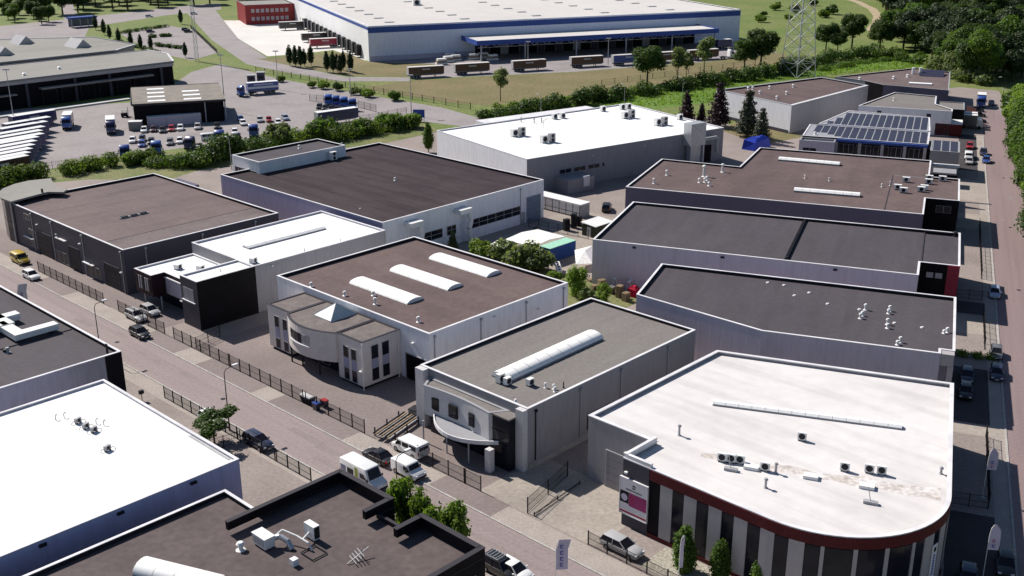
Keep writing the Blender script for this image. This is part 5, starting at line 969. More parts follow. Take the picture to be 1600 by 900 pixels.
part('body', MB().box(-1.2, 0.7, -0.6, 0.6, 0.3, 1.3), 'metal_dark', o, off=(0, 0, 0)); part('mast', MB().box(0.8, 0.95, -0.5, -0.4, 0.1, 3.0).box(0.8, 0.95, 0.4, 0.5, 0.1, 3.0).box(0.8, 0.95, -0.4, 0.4, 2.8, 2.95), 'metal_grey', o, off=(0, 0, 0)); part('overhead_guard', MB().box(-0.8, 0.6, -0.5, 0.5, 2.1, 2.2).bar((-0.7, -0.45, 1.3), (-0.7, -0.45, 2.1), 0.05).bar((-0.7, 0.45, 1.3), (-0.7, 0.45, 2.1), 0.05).bar((0.5, 0.45, 1.3), (0.5, 0.45, 2.1), 0.05).bar((0.5, -0.45, 1.3), (0.5, -0.45, 2.1), 0.05), 'metal_grey', o, off=(0, 0, 0))
for s in (-1, 1):
    part('fork', MB().box(0.95, 2.1, s * 0.3 - 0.06, s * 0.3 + 0.06, 0.1, 0.16), 'metal_dark', o, off=(0, 0, 0))
    for x in (-0.8, 0.5): part('wheel', MB().cyl((x, s * 0.6 - 0.1, 0.32), (x, s * 0.6 + 0.1, 0.32), 0.32, 0.32, 12), 'rubber', o, off=(0, 0, 0))

# ---------------------------------------------------------------- fences, gates, lamps
PAN = {}
def panel_mesh(L, h, sp):
    key = (round(L, 2), h, sp)
    if key not in PAN:
        mb = MB(); n = max(2, int(L / sp))
        for k in range(1, n): mb.box(L * k / n - 0.012, L * k / n + 0.012, -0.012, 0.012, 0.1, h)
        for z in (0.12, h * 0.5, h - 0.05): mb.box(0, L, -0.02, 0.02, z, z + 0.04)
        PAN[key] = mk(mb, 'mesh_panel', 'fence_dark')
    return PAN[key]
PST = {}
def fence(label, f, p0, p1, h=1.8, step=2.5, sp=0.16, m='fence_dark', name='fence', cat='fence', thick=0.05):
    p0 = Vector(p0); p1 = Vector(p1); d = p1 - p0; L = d.length; n = max(1, round(L / step)); a = math.atan2(d.y, d.x)
    root = thing(name, label, cat, f, p0, 0.0, a); st_ = L / n
    if (h, thick) not in PST: PST[(h, thick)] = mk(MB().box(-thick, thick, -thick, thick, 0, h + 0.12), 'post', m)
    me = panel_mesh(st_, h, sp)
    for k in range(n + 1): inst('post', PST[(h, thick)], root, (k * st_, 0, 0))
    for k in range(n): inst('mesh_panel', me, root, (k * st_, 0, 0))
    return root
for lb, y0, y1 in [('dark mesh fence before the dark hall with brown roof', 191.4, 167.1), ('short dark fence beside the two silver cars', 162.1, 154.0), ('short dark fence beside the black hatchback', 152.7, 147.6),
                   ('long dark fence before the hall with barrel skylights', 144.9, 129.8), ('dark fence before the curved office annex', 129.5, 112.0), ('dark fence between the skip and the stacked steel bars', 111.5, 99.2), ('dark fence behind the small white delivery van', 89.2, 81.2), ('short dark gate leaf before the curved stone front', 81.0, 78.5)]:
    fence(lb, 'ST', (77.05, y0), (77.05, y1), 1.9)
fence('dark railing before the silver estate car and gravel bed', 'ST', (77.1, 62.7), (77.1, 47.5), 1.6, 2.6, 0.13)
for lb, y0, y1 in [('near-side dark fence left of the clipped tree', 127.0, 118.0), ('near-side dark fence behind the dark blue car', 117.6, 101.5), ('near-side dark fence ending at the brown-roofed hall', 101.2, 94.4)]:
    fence(lb, 'ST', (65.2, y0), (65.2, y1), 1.7)
fence('open dark gate between the grey-roofed hall and the showroom', 'ST', (77.3, 71.5), (86.4, 73.6), 1.9, 4.6, 0.2, name='gate', cat='gate')
fence('low dark gate lying open on the light forecourt', 'ST', (77.4, 70.6), (86.0, 71.4), 0.35, 4.4, 0.6, name='gate', cat='gate')
fence('open dark gate beside the black boxed office', 'ST', (77.4, 139.2), (82.4, 140.6), 1.7, 2.5, 0.2, name='gate', cat='gate')
fence('dark gate across the near-side yard beneath the clipped tree', 'ST', (58.5, 109.5), (65.0, 108.6), 1.6, 2.2, 0.2, name='gate', cat='gate')
for lb, r_, a, b_ in [('dark fence beside the right road near the stepped hall', 10.9, 200, 234), ('dark fence beside the right road before the slate hall', 10.9, 166, 181), ('dark fence beside the right road by the showroom', 10.6, 118, 136)]: fence(lb, 'RD', (r_, a), (r_, b_), 1.8)
fence('dark gate across the drive beside the red corner pier', 'RD', (6.8, 188), (10.8, 188.3), 1.6, 2.0, name='gate', cat='gate')
fence('dark gate across the drive beside the showroom corner', 'RD', (6.6, 117.4), (10.5, 117.6), 1.6, 2.0, name='gate', cat='gate')
pf = [(-97.2, 422.3), (-77.1, 405.2), (-58.1, 386.6), (-43.1, 372.1), (-29.2, 359.7), (-12.9, 344.8)]
for k, (a, b_) in enumerate(zip(pf[:-1], pf[1:])): fence('tall grey fence along the warehouse meadow, stretch %s' % ['nearest the access road', 'below the columnar trees', 'above the blue lorry cabs', 'above the two blue signs', 'ending at the hedge'][k], 'W', a, b_, 2.0, 5.0, 0.5, thick=0.09)
fence('grey sliding gate of the truck depot left of the blue cabs', 'W', (-66.1, 360.2), (-61.1, 357.8), 2.2, 3, 0.25, name='gate', cat='gate'); fence('grey sliding gate of the truck depot right of the blue cabs', 'W', (-48.6, 348.6), (-42.1, 340.9), 2.2, 3, 0.25, name='gate', cat='gate')
fence('grey depot fence behind the bushes and navy trailer', 'W', (-45.0, 323.7), (-32.4, 337.6), 2.0, 3.5, 0.3); fence('thin grey depot fence above the left bushes', 'W', (-116.1, 263.9), (-100.7, 279.0), 1.8, 3.5, 0.4)
fence('dark fence along the upper car park side', 'W', (-162.3, 569.2), (-124.9, 474.2), 1.8, 3.5, 0.3); fence('thin wire fence in the rear courtyard', 'ST', (158, 146), (160, 132), 1.8, 2.5, 0.3)
fence('pale wire fence along the apron behind the round oak', 'W', (31.9, 390.7), (96.2, 438.9), 1.8, 6.0, 0.8, thick=0.08)

def street_lamp(label, f, xy, az, h=8.5, arm=1.9, m='metal_dark'):
    root = thing('street_lamp', label, 'street lamp', f, xy, 0, az)
    part('pole', MB().cyl((0, 0, 0), (0, 0, h * 0.93), 0.09, 0.055, 8).tube([(0, 0, h * 0.93), (0.25, 0, h * 0.98), (arm * 0.7, 0, h)], 0.045, 6), m, root, off=(0, 0, 0)); part('base', MB().cyl((0, 0, 0), (0, 0, 1.1), 0.13, 0.12, 8), m, root, off=(0, 0, 0))
    part('lamp_head', MB().box(arm * 0.65, arm + 0.1, -0.16, 0.16, h - 0.05, h + 0.14), 'metal_white', root, off=(0, 0, 0)); return root
street_lamp('street lamp beside the hall with slate grey roof', 'ST', (65.9, 146.2), 0.0); street_lamp('street lamp beside the clipped tree on the near kerb', 'ST', (65.9, 112.4), 0.0); street_lamp('street lamp beside the small white delivery van and young trees', 'ST', (65.9, 79.8), 0.0)
street_lamp('street lamp in front of the yellow van at the left edge', 'ST', (66.0, 186.0), 0.0)
for k, (p, lb) in enumerate([((19.5, 388.0), 'farthest'), ((19.7, 362.7), 'third'), ((20.0, 339.5), 'second'), ((20.1, 286.7), 'nearest')]): street_lamp('street lamp on the wooded verge of the right road, %s of four' % lb, 'RD', p, math.pi, 8.0)
for p, lb in [((-44.4, 300.4), 'lamp on a pole at the hedge end near the small blue signs')]: pass
for p, lb in [((8.7, 324.9), 'street lamp behind the white-roofed hall, left of three'), ((35.2, 343.1), 'street lamp behind the white-roofed hall, middle of three'), ((55.3, 356.2), 'street lamp behind the white-roofed hall, right of three'), ((-69.0, 265.4), 'street lamp at the corner of the grey upper storey')]: street_lamp(lb, 'W', p, 2.4, 8.0, 1.6, 'metal_grey')
def mast(label, p, h, name='floodlight_mast'):
    root = thing(name, label, 'mast', 'W', p); part('pole', MB().cyl((0, 0, 0), (0, 0, h), 0.16, 0.09, 8), 'metal_grey', root, off=(0, 0, 0)); part('floodlight', MB().box(-0.9, 0.9, -0.25, 0.25, h, h + 0.35), 'metal_grey', root, off=(0, 0, 0))
for p, h, lb in [((-143.6, 315.5), 17, 'tall thin floodlight pole among the parked trailers'), ((-90.0, 344.7), 17, 'thin floodlight pole at the corner of the open shed'), ((-80.9, 382.9), 13, 'thin pole at the depot gate beside the striped trailer'), ((-53.8, 368.5), 9, 'pair pole at the fence above the blue lorry cabs'), ((-30.7, 335.5), 12, 'thin pole beside the two blue signs'), ((6.4, 430.3), 10, 'lamp pole on the warehouse apron between brown trailers'), ((38.2, 439.9), 10, 'lamp pole on the warehouse apron beside the blue trailer')]: mast(lb, p, h)
def lattice(name, label, p, h, w0, w1, n, t, arms=(), rot=0.0, cat='pylon', m='galvanised'):
    root = thing(name, label, cat, 'W', p, 0, rot)
    W_ = lambda z: w0 + (w1 - w0) * min(1, z / h); c = [(-1, -1), (1, -1), (1, 1), (-1, 1)]
    for q in c: part('leg', MB().bar((q[0] * W_(0), q[1] * W_(0), 0), (q[0] * W_(h), q[1] * W_(h), h), t), m, root, off=(0, 0, 0))
    zs = [h * (1 - (1 - k / n) ** 1.25) for k in range(n + 1)]
    for i in range(4):
        a, b_ = c[i], c[(i + 1) % 4]; mb = MB()
        for z0, z1 in zip(zs[:-1], zs[1:]):
            wa, wb = W_(z0), W_(z1); mb.bar((a[0] * wa, a[1] * wa, z0), (b_[0] * wb, b_[1] * wb, z1), t * 0.6).bar((b_[0] * wa, b_[1] * wa, z0), (a[0] * wb, a[1] * wb, z1), t * 0.6).bar((a[0] * wb, a[1] * wb, z1), (b_[0] * wb, b_[1] * wb, z1), t * 0.5)
        part('bracing', mb, m, root, off=(0, 0, 0), kind='stuff')
    for z, l in arms: part('cross_arm', MB().bar((-l, 0, z), (l, 0, z), t).bar((-l, 0, z), (0, 0, z + 2), t * 0.7).bar((l, 0, z), (0, 0, z + 2), t * 0.7), m, root, off=(0, 0, 0))
    return root
lattice('lattice_pylon', 'tall galvanised lattice pylon rising out of the picture beside the grey hall', (106.1, 411.2), 52, 4.6, 1.1, 13, 0.17, [(40, 9), (47, 7)], 0.5)
lattice('antenna_mast', 'slim lattice mast beside the upper car park', (-127.5, 451.6), 34, 0.7, 0.5, 16, 0.09, (), 0.3, 'mast')

# ---------------------------------------------------------------- signs and banners
b = thing('billboard', 'white and magenta advertising board on the showroom corner', 'sign', 'ST', (82.6, 61.1), 1.5)
part('board', MB().box(82.5, 82.63, 59.35, 62.85, 1.6, 5.8), 'sign_white', b); part('frame', MB().box(82.44, 82.66, 59.25, 62.95, 5.81, 5.9).box(82.44, 82.66, 59.25, 62.95, 1.5, 1.59).box(82.44, 82.66, 59.25, 59.34, 1.59, 5.81).box(82.44, 82.66, 62.86, 62.95, 1.59, 5.81), 'coping_white', b)
F2 = lambda y0, y1, z0, z1, d=0.006: MB().box(82.5 - d, 82.499, y0, y1, z0, z1)
part('logo', MB().cyl((82.499, 61.1, 5.1), (82.49, 61.1, 5.1), 0.24, 0.24, 18), 'sign_black', b); part('logo_bar', MB().add([(82.488, 60.9, 5.12), (82.488, 61.3, 5.2), (82.488, 61.3, 5.08), (82.488, 60.9, 5.0)], [(0, 1, 2, 3)]), 'sign_white', b)
tx = MB(); y = 62.1; random.seed(5)
for k in range(15):
    w_ = random.uniform(0.06, 0.13); tx.box(82.494, 82.499, y - w_, y, 4.55, 4.70); y -= w_ + 0.035
part('lettering', tx, 'sign_black', b, kind='stuff'); part('colour_field', F2(59.36, 61.7, 2.7, 4.3), 'sign_magenta', b); part('photo_field', F2(61.72, 62.84, 2.9, 4.3), 'sign_black', b)
part('portrait_shape', MB().cyl((82.492, 62.3, 3.55), (82.487, 62.3, 3.55), 0.42, 0.42, 14), 'flag_lilac', b)
for k in range(5): part('text_line', F2(61.0, 61.6, 3.05 + k * 0.22, 3.11 + k * 0.22, 0.01), 'sign_redline', b)
part('base_stripe', F2(59.36, 62.84, 1.75, 1.95), 'sign_redline', b)
p, n = along(front, LF - 17.2); d_ = Vector((-n.y, n.x))
b = thing('wall_sign', 'narrow white upright sign on the rounded corner of the showroom', 'sign', 'ST', tuple(p), 2.0)
def plate(s, z0, z1, w_, d0, d1):
    q = [p + d_ * (s - w_ / 2) + n * d0, p + d_ * (s + w_ / 2) + n * d0, p + d_ * (s + w_ / 2) + n * d1, p + d_ * (s - w_ / 2) + n * d1]; return MB().prism([tuple(v) for v in q], z0, z1)
part('board', plate(0, 1.6, 5.4, 0.9, 0.14, 0.22), 'sign_white', b); part('logo', plate(0, 4.6, 5.1, 0.4, 0.225, 0.235), 'sign_black', b)
for k in range(8): part('letter', plate(0, 2.0 + k * 0.3, 2.2 + k * 0.3, 0.34, 0.225, 0.235), 'sign_blue', b)
def banner(label, f, p, h, w0, m, rz, curved=True, z0=None, stripes=None):
    root = thing('banner_flag', label, 'flag', f, p, 0, rz); zb = h * 0.32 if z0 is None else z0
    part('pole', MB().tube([(0, 0, 0), (0, 0, h * 0.8), (0.08, 0, h * 0.93), (0.3, 0, h)], 0.035, 6), 'metal_white', root, off=(0, 0, 0)); part('base', MB().cyl((0, 0, 0), (0, 0, 0.12), 0.35, 0.3, 10), 'metal_grey', root, off=(0, 0, 0))
    secs = []
    for k in range(11):
        z = zb + (h - zb) * k / 10; wv = w0 * (1 if k < 7 or not curved else 1 - ((k - 6) / 4.0) ** 2 * 0.75); x0 = 0.04 if k < 8 else 0.06 + (k - 7) * 0.08
        secs.append([(x0, 0.0, z), (x0 + wv * 0.5, 0.06 * math.sin(k * 0.9), z), (x0 + wv, 0.05 * math.cos(k * 1.1), z), (x0 + wv, 0.05 * math.cos(k * 1.1) + 0.012, z), (x0 + wv * 0.5, 0.06 * math.sin(k * 0.9) + 0.012, z), (x0, 0.012, z)])
    fl = part('flag', MB().loft(secs), m, root, off=(0, 0, 0), smooth=True)
    if stripes:
        for k, sm in enumerate(stripes):
            z = zb + (h - zb) * (0.12 + 0.2 * k)
            for s in (-0.10, 0.10): part('lettering', MB().box(w0 * 0.35, w0 * 0.42, s - 0.004, s + 0.004, z, z + (h - zb) * 0.11).box(w0 * 0.42, w0 * 0.62, s - 0.004, s + 0.004, z, z + (h - zb) * 0.025).box(w0 * 0.42, w0 * 0.62, s - 0.004, s + 0.004, z + (h - zb) * 0.085, z + (h - zb) * 0.11), sm, fl, off=(0, 0, 0), kind='stuff')
    return root
banner('lilac banner flag with dark lettering cut by the bottom edge', 'ST', (69.6, 60.6), 5.0, 1.15, 'flag_lilac', -0.75, False, 1.6, ['sign_blue', 'sign_blue', 'sign_blue', 'sign_blue']); banner('thin white furled flag above the silver estate car', 'ST', (78.0, 51.9), 5.4, 0.32, 'flag_lilac', -0.75)
banner('white lettered banner flag rising behind the slate-roofed hall', 'ST', (64.0, 168.5), 6.4, 1.3, 'sign_white', -0.37, False, 2.5, ['sign_blue', 'sign_blue', 'sign_blue'])
banner('pink and violet banner flag in the showroom shade, upper one', 'RD', (10.0, 120.0), 6.2, 1.0, 'flag_lilac', 0.2, True, 3.6, ['flag_pink', 'sign_blue']); banner('pink and violet banner flag in the showroom shade, lower one', 'RD', (9.8, 103.3), 6.2, 1.0, 'flag_lilac', 0.2, True, 3.4, ['sign_blue', 'flag_pink'])
for k, p in enumerate([(-28.3, 325.4), (-26.8, 325.4)]):
    o = thing('road_sign', 'square blue sign board beside the north road, %s' % ('right one' if k else 'left one'), 'sign', 'W', p, 0, -0.2); part('board', MB().box(-1.0, 1.0, -0.05, 0.05, 1.2, 3.6), 'sign_blue', o, off=(0, 0, 0)); part('post', MB().box(-0.9, -0.8, 0.06, 0.14, 0, 3.4).box(0.8, 0.9, 0.06, 0.14, 0, 3.4), 'metal_grey', o, off=(0, 0, 0))
o = thing('advertising_board', 'dark leaning advertising board at the far loading bay', 'sign', 'RD', (9.6, 348.6), 0, 0.5); part('board', MB().box(-0.1, 0.1, -2.6, 2.6, 0.8, 4.6), 'paint_brown', o, off=(0, 0, 0)); part('post', MB().box(-0.1, 0.1, -2.4, -2.2, 0, 0.8).box(-0.1, 0.1, 2.2, 2.4, 0, 0.8), 'metal_dark', o, off=(0, 0, 0))
o = thing('letter_box', 'small black box on a post in the near-side yard', 'letter box', 'ST', (62.7, 128.5), 0); part('post', MB().cyl((0, 0, 0), (0, 0, 1.0), 0.05), 'metal_dark', o, off=(0, 0, 0)); part('box', MB().box(-0.3, 0.3, -0.2, 0.2, 1.0, 1.5), 'metal_dark', o, off=(0, 0, 0))

# ---------------------------------------------------------------- courtyard sheds and clutter
b = thing('cycle_shelter', 'long white open shelter with glazed side behind the dark-roofed hall', 'shelter', 'ST', (171.2, 149))
part('roof', MB().box(169.9, 173.2, 142.4, 156.2, 2.75, 2.95), 'metal_white', b)
for k in range(8): y = 142.7 + k * 1.9; part('post', MB().box(170.0, 170.12, y - 0.06, y + 0.06, 0, 2.74), 'metal_dark', b)
for k in range(7): y = 142.8 + k * 1.9; part('glass_panel', MB().box(170.03, 170.09, y, y + 1.75, 0.25, 2.6), 'tarp_white', b)
part('rail', MB().box(169.96, 170.0, 142.6, 156, 1.0, 1.08).box(169.96, 170.0, 142.6, 156, 0.1, 0.2), 'metal_dark', b); part('end_wall', MB().box(170.1, 173, 142.5, 142.6, 0, 2.74), 'metal_grey', b)
b = thing('white_tent', 'large white tarpaulin roof in the rear courtyard beside the blue container', 'tent', 'ST', (145.5, 133.4))
for x0, x1, y0, y1 in [(141.9, 151.0, 130.2, 137.2), (137.8, 141.4, 133.5, 137.0)]:
    part('roof_sheet', MB().loft([[(x0, y, 2.9), ((x0 + x1) / 2, y, 3.3), (x1, y, 2.9), (x1, y, 2.82), ((x0 + x1) / 2, y, 3.22), (x0, y, 2.82)] for y in (y0, y1)]), 'tarp_white', b)
    for x in (x0 + 0.1, x1 - 0.1):
        for y in (y0 + 0.1, y1 - 0.1): part('post', MB().cyl((x, y, 0), (x, y, 2.85), 0.05, 0.05, 6), 'metal_grey', b)
b = thing('shipping_container', 'blue container with sea-green roof beside the white tarpaulin', 'container', 'ST', (147, 128.6)); part('body', MB().box(143.3, 150.6, 127.2, 129.7, 0.1, 2.8), 'container_blue', b); part('roof', MB().box(143.25, 150.65, 127.15, 129.75, 2.81, 2.9), 'teal_roof', b)
for q in (0, 1): part('door', MB().box(143.22, 143.28, 127.3 + q * 1.22, 128.4 + q * 1.22, 0.25, 2.6), 'container_blue', b)
b = thing('white_tarp', 'small white peaked canopy against the slate hall wall', 'tent', 'ST', (146.5, 121.5)); part('sheet', MB().add([(143.2, 120.8, 1.4), (145.4, 118.9, 1.5), (150.8, 123.4, 2.6), (147.0, 124.4, 2.4), (146.8, 121.8, 3.0)], [(0, 1, 4), (1, 2, 4), (2, 3, 4), (3, 0, 4)]), 'tarp_white', b)
for x, y, z in [(143.3, 120.9, 1.4), (145.4, 119.0, 1.5), (147.0, 124.3, 2.4), (150.6, 123.3, 2.6)]: part('pole', MB().cyl((x, y, 0), (x, y, z), 0.04, 0.04, 6), 'metal_grey', b)
b = thing('garden_shed', 'small dark green shed with white roof beside the black off-road car', 'shed', 'ST', (164, 133)); part('wall', MB().box(161.2, 166.4, 131.2, 134.6, 0, 2.3), 'leaf_conifer', b); part('roof', MB().prism(rect(161.0, 166.6, 131.0, 134.8), lambda x, y: 2.31 + (y - 131) * 0.08, lambda x, y: 2.42 + (y - 131) * 0.08), 'metal_white', b); part('door', MB().box(161.14, 161.19, 132.3, 133.3, 0.05, 2.0), 'metal_grey', b)
def pallet_stack(label, x, y, n, rz, m='wood'):
    o = thing('pallet_stack', label, 'pallets', 'ST', (x, y), 0, rz)
    for k in range(n):
        mb = MB()
        for q in range(5): mb.box(-0.6, 0.6, -0.4 + q * 0.19, -0.28 + q * 0.19, k * 0.15 + 0.10, k * 0.15 + 0.125)
        for q in (-0.55, 0, 0.55): mb.box(q - 0.05, q + 0.05, -0.4, 0.48, k * 0.15 + 0.012, k * 0.15 + 0.1)
        part('pallet', mb, m, o, off=(0, 0, 0), kind='stuff')
random.seed(21)
for k, (p, n_, m, lb) in enumerate([((139.1, 111.5), 6, 'wood', 'pallet stack left by the slate hall wall'), ((138.8, 109.1), 4, 'roof_concrete', 'grey pallet stack by the slate hall wall'), ((138.2, 106.9), 7, 'wood', 'tall pallet stack beside the grey frames'), ((137.5, 105.0), 5, 'wood', 'pallet stack beside the red tarpaulin'), ((161.5, 138.9), 8, 'metal_dark', 'black crate stack at the courtyard fence, left'), ((163.9, 139.0), 10, 'metal_dark', 'black crate stack at the courtyard fence, middle'), ((165.7, 139.1), 7, 'metal_dark', 'black crate stack at the courtyard fence, right')]): pallet_stack(lb, p[0], p[1], n_ * 2, random.uniform(-0.5, 0.5), m)
for k, p in enumerate([(142.1, 110.8), (142.5, 108.0)]):
    o = thing('steel_trestle', 'white steel trestle against the slate hall wall, %s one' % ('right' if k else 'left'), 'trestle', 'ST', p, 0, 0.3)
    for s in (-0.6, 0.6):
        for q in (-0.5, 0.5): part('leg', MB().bar((s, q, 0), (s * 0.7, q * 0.3, 1.5), 0.06), 'metal_white', o, off=(0, 0, 0))
    part('beam', MB().box(-0.9, 0.9, -0.25, 0.25, 1.5, 1.62), 'metal_white', o, off=(0, 0, 0))
o = thing('red_tarpaulin', 'bright red covered heap at the corner of the slate hall', 'tarpaulin', 'ST', (140.4, 105.6), 0, 0.2); part('cover', MB().loft([[(-0.9, -0.8, 0), (0.9, -0.8, 0), (0.9, 0.8, 0), (-0.9, 0.8, 0)], [(-0.8, -0.7, 1.2), (0.85, -0.6, 1.3), (0.7, 0.7, 1.1), (-0.8, 0.7, 1.4)], [(-0.3, -0.3, 1.7), (0.4, -0.2, 1.8), (0.3, 0.3, 1.7), (-0.3, 0.3, 1.9)]]), 'sign_redline', o, off=(0, 0, 0))
o = thing('concrete_blocks', 'white perforated block leaning in the garden strip', 'block', 'ST', (140.9, 123.0), 0, 0.9); part('slab', MB().obox((0, 0, 0.9), (3.2, 0.9, 0.5), 0, -0.25), 'tarp_white', o, off=(0, 0, 0))
for k in range(4): part('hole', MB().obox((-1.1 + 0.75 * k, 0, 1.16 + (-1.1 + 0.75 * k) * 0.255), (0.4, 0.35, 0.03), 0, -0.25), 'wall_black', o, off=(0, 0, 0))
o = thing('blue_tarpaulin', 'bright blue tarpaulin heap behind the white-roofed hall', 'tarpaulin', 'WH', (219.5, 198.2), 0, 0.2); part('cover', MB().loft([[(-4, -2, 0), (4, -2, 0), (4, 2, 0), (-4, 2, 0)], [(-3.6, -1.8, 2.0), (3.6, -1.5, 2.4), (3.4, 1.8, 1.8), (-3.8, 1.6, 2.6)], [(-1.6, -0.8, 2.9), (2.0, -0.6, 3.3), (1.8, 0.8, 2.8), (-2.0, 0.6, 3.2)]]), 'tarp_blue', o, off=(0, 0, 0))
o = thing('waste_skip', 'white waste skip behind the street fence', 'skip', 'ST', (77.6, 111.8), 0, U); o.scale = (0.62, 0.62, 0.7); part('body', MB().loft([[(-1.3, -0.75, 0.15), (1.3, -0.75, 0.15), (1.3, 0.75, 0.15), (-1.3, 0.75, 0.15)], [(-1.7, -0.9, 1.3), (1.7, -0.9, 1.3), (1.7, 0.9, 1.3), (-1.7, 0.9, 1.3)]]), 'metal_dark', o, off=(0, 0, 0)); part('lid', MB().loft([[(x, -0.92, 1.31), (x, 0.92, 1.31), (x, 0.6, 1.65), (x, -0.6, 1.65)] for x in (-1.72, 1.72)]), 'metal_white', o, off=(0, 0, 0))
for p, m, lb in [((77.1, 109.2), 'paint_blue', 'blue wheeled bin beside the white skip'), ((78.3, 109.1), 'paint_red', 'red-lidded bin beside the blue one')]:
    o = thing('wheeled_bin', lb, 'bin', 'ST', p); o.scale = (0.75, 0.75, 0.85); part('body', MB().loft([[(-0.4, -0.5, 0.15), (0.4, -0.5, 0.15), (0.4, 0.5, 0.15), (-0.4, 0.5, 0.15)], [(-0.5, -0.65, 1.1), (0.5, -0.65, 1.1), (0.5, 0.65, 1.1), (-0.5, 0.65, 1.1)]]), 'paint_darkblue', o, off=(0, 0, 0)); part('lid', MB().box(-0.53, 0.53, -0.68, 0.68, 1.11, 1.25), m, o, off=(0, 0, 0))
    for q in (-0.45, 0.45): part('wheel', MB().cyl((q - 0.05, 0.4, 0.1), (q + 0.05, 0.4, 0.1), 0.1, 0.1, 8), 'rubber', o, off=(0, 0, 0))
o = thing('steel_bars', 'rack of long steel sections behind the fence beside the curved stone front', 'steel rack', 'ST', (80.5, 97.0), 0, 0.25)
for k in range(9): part('bar', MB().box(-3.4, 3.4, -1.3 + k * 0.3, -1.16 + k * 0.3, 0.55 + 0.1 * (k % 3), 0.72 + 0.1 * (k % 3)), ['metal_grey', 'wood', 'metal_dark'][k % 3], o, off=(0, 0, 0))
for x in (-2.6, 0, 2.6): part('rack_frame', MB().box(x - 0.08, x + 0.08, -1.5, 1.5, 0.4, 0.52).box(x - 0.08, x + 0.08, -1.6, -1.48, 0, 1.2).box(x - 0.08, x + 0.08, 1.48, 1.6, 0, 1.2), 'metal_dark', o, off=(0, 0, 0))
o = thing('crate', 'dark crate against the curved stone front', 'crate', 'ST', (84.6, 98.0), 0, 0.2); part('body', MB().box(-0.7, 0.7, -0.7, 0.7, 0.1, 1.2), 'roof_concrete', o, off=(0, 0, 0)); part('lid', MB().box(-0.75, 0.75, -0.75, 0.75, 1.21, 1.3), 'metal_dark', o, off=(0, 0, 0))
o = thing('bus_shelter', 'blue roofed shelter beside the top left road', 'shelter', 'W', (-219.3, 576.2), 0, 0.765); part('roof', MB().box(-7, 7, -2.5, 2.5, 4.4, 5.2), 'blue_band', o, off=(0, 0, 0)); part('glass_wall', MB().box(-6.6, 6.6, 1.9, 2.0, 0.3, 4.3), 'glass_blue', o, off=(0, 0, 0))
for x in (-6.5, -2, 2, 6.5): part('post', MB().box(x - 0.15, x + 0.15, -2.2, -1.9, 0, 4.4), 'metal_grey', o, off=(0, 0, 0))
for k, p in enumerate([(-93.6, 398.2), (-90.7, 401.0)]):
    o = thing('gatehouse', 'small dark kiosk at the depot gate, %s' % ('right' if k else 'left'), 'kiosk', 'W', p, 0, 0.2); part('wall', MB().box(-1.4, 1.4, -1.2, 1.2, 0, 2.6 if not k else 3.2), 'wall_darkblue', o, off=(0, 0, 0)); part('roof', MB().box(-1.6, 1.6, -1.4, 1.4, 2.61 if not k else 3.21, 2.8 if not k else 3.4), 'metal_grey', o, off=(0, 0, 0)); part('window', MB().box(-0.9, 0.9, -1.23, -1.202, 1.2, 2.2), 'glass_dark', o, off=(0, 0, 0))
random.seed(11)
for k in range(7):
    p = [(-27.7, 441.1), (-25.5, 448.0), (-22.6, 451.6), (-15.5, 455.1), (-11.6, 458.7), (-25.2, 457.1), (-7.6, 453.1)][k]
    o = thing('timber_stack', 'pale timber and crate pile on the apron %s' % ['behind the first brown trailer', 'left of the second brown trailer', 'behind the second brown trailer, low', 'behind the second brown trailer, tall', 'under the canopy end', 'nearest the warehouse wall', 'right of the second brown trailer'][k], 'timber', 'W', p, 0, 0.4)
    for q in range(3): part('bundle', MB().box(-2.4 + 0.3 * q, 2.2 - 0.2 * q, -1.0, 1.0, 0.1 + q * 0.8, 0.8 + q * 0.8), 'wood' if q % 2 else 'tarp_white', o, off=(0, 0, 0))
# low box hedge by the right road

random.seed(77)
for k, (f_, p, m, lb) in enumerate([('ST', (138.5, 112.5), 'wood', 'low wooden pallet stack in the garden strip behind the grey-roofed hall'), ('ST', (134.6, 108.4), 'roof_concrete', 'grey slab stack in the garden strip'), ('ST', (141.2, 115.6), 'wood', 'wooden pallet stack beside the bamboo and slate hall wall'), ('ST', (136.2, 115.0), 'metal_grey', 'grey metal stack in the middle of the garden strip'), ('ST', (131.5, 119.5), 'roof_concrete', 'grey stack behind the barrel skylight hall corner')]):
    pallet_stack(lb, p[0], p[1], random.randrange(3, 9), random.uniform(-0.6, 0.6), m)
for k, (p, h_, lb) in enumerate([((155.5, 141.5), 1.4, 'dark machine part under the courtyard fence'), ((152.5, 139.8), 1.1, 'second dark machine part beside the white tarpaulin')]):
    o = thing('machine_part', lb, 'machine', 'ST', p, 0, 0.4 + k); part('housing', MB().box(-0.9, 0.6, -0.5, 0.5, 0.2, h_), 'metal_dark', o, off=(0, 0, 0)); part('drum', MB().cyl((0.8, -0.4, 0.5), (0.8, 0.4, 0.5), 0.45, 0.45, 12), 'metal_grey', o, off=(0, 0, 0)); part('skid', MB().box(-1.1, 1.2, -0.6, -0.45, 0, 0.18).box(-1.1, 1.2, 0.45, 0.6, 0, 0.18), 'metal_dark', o, off=(0, 0, 0))

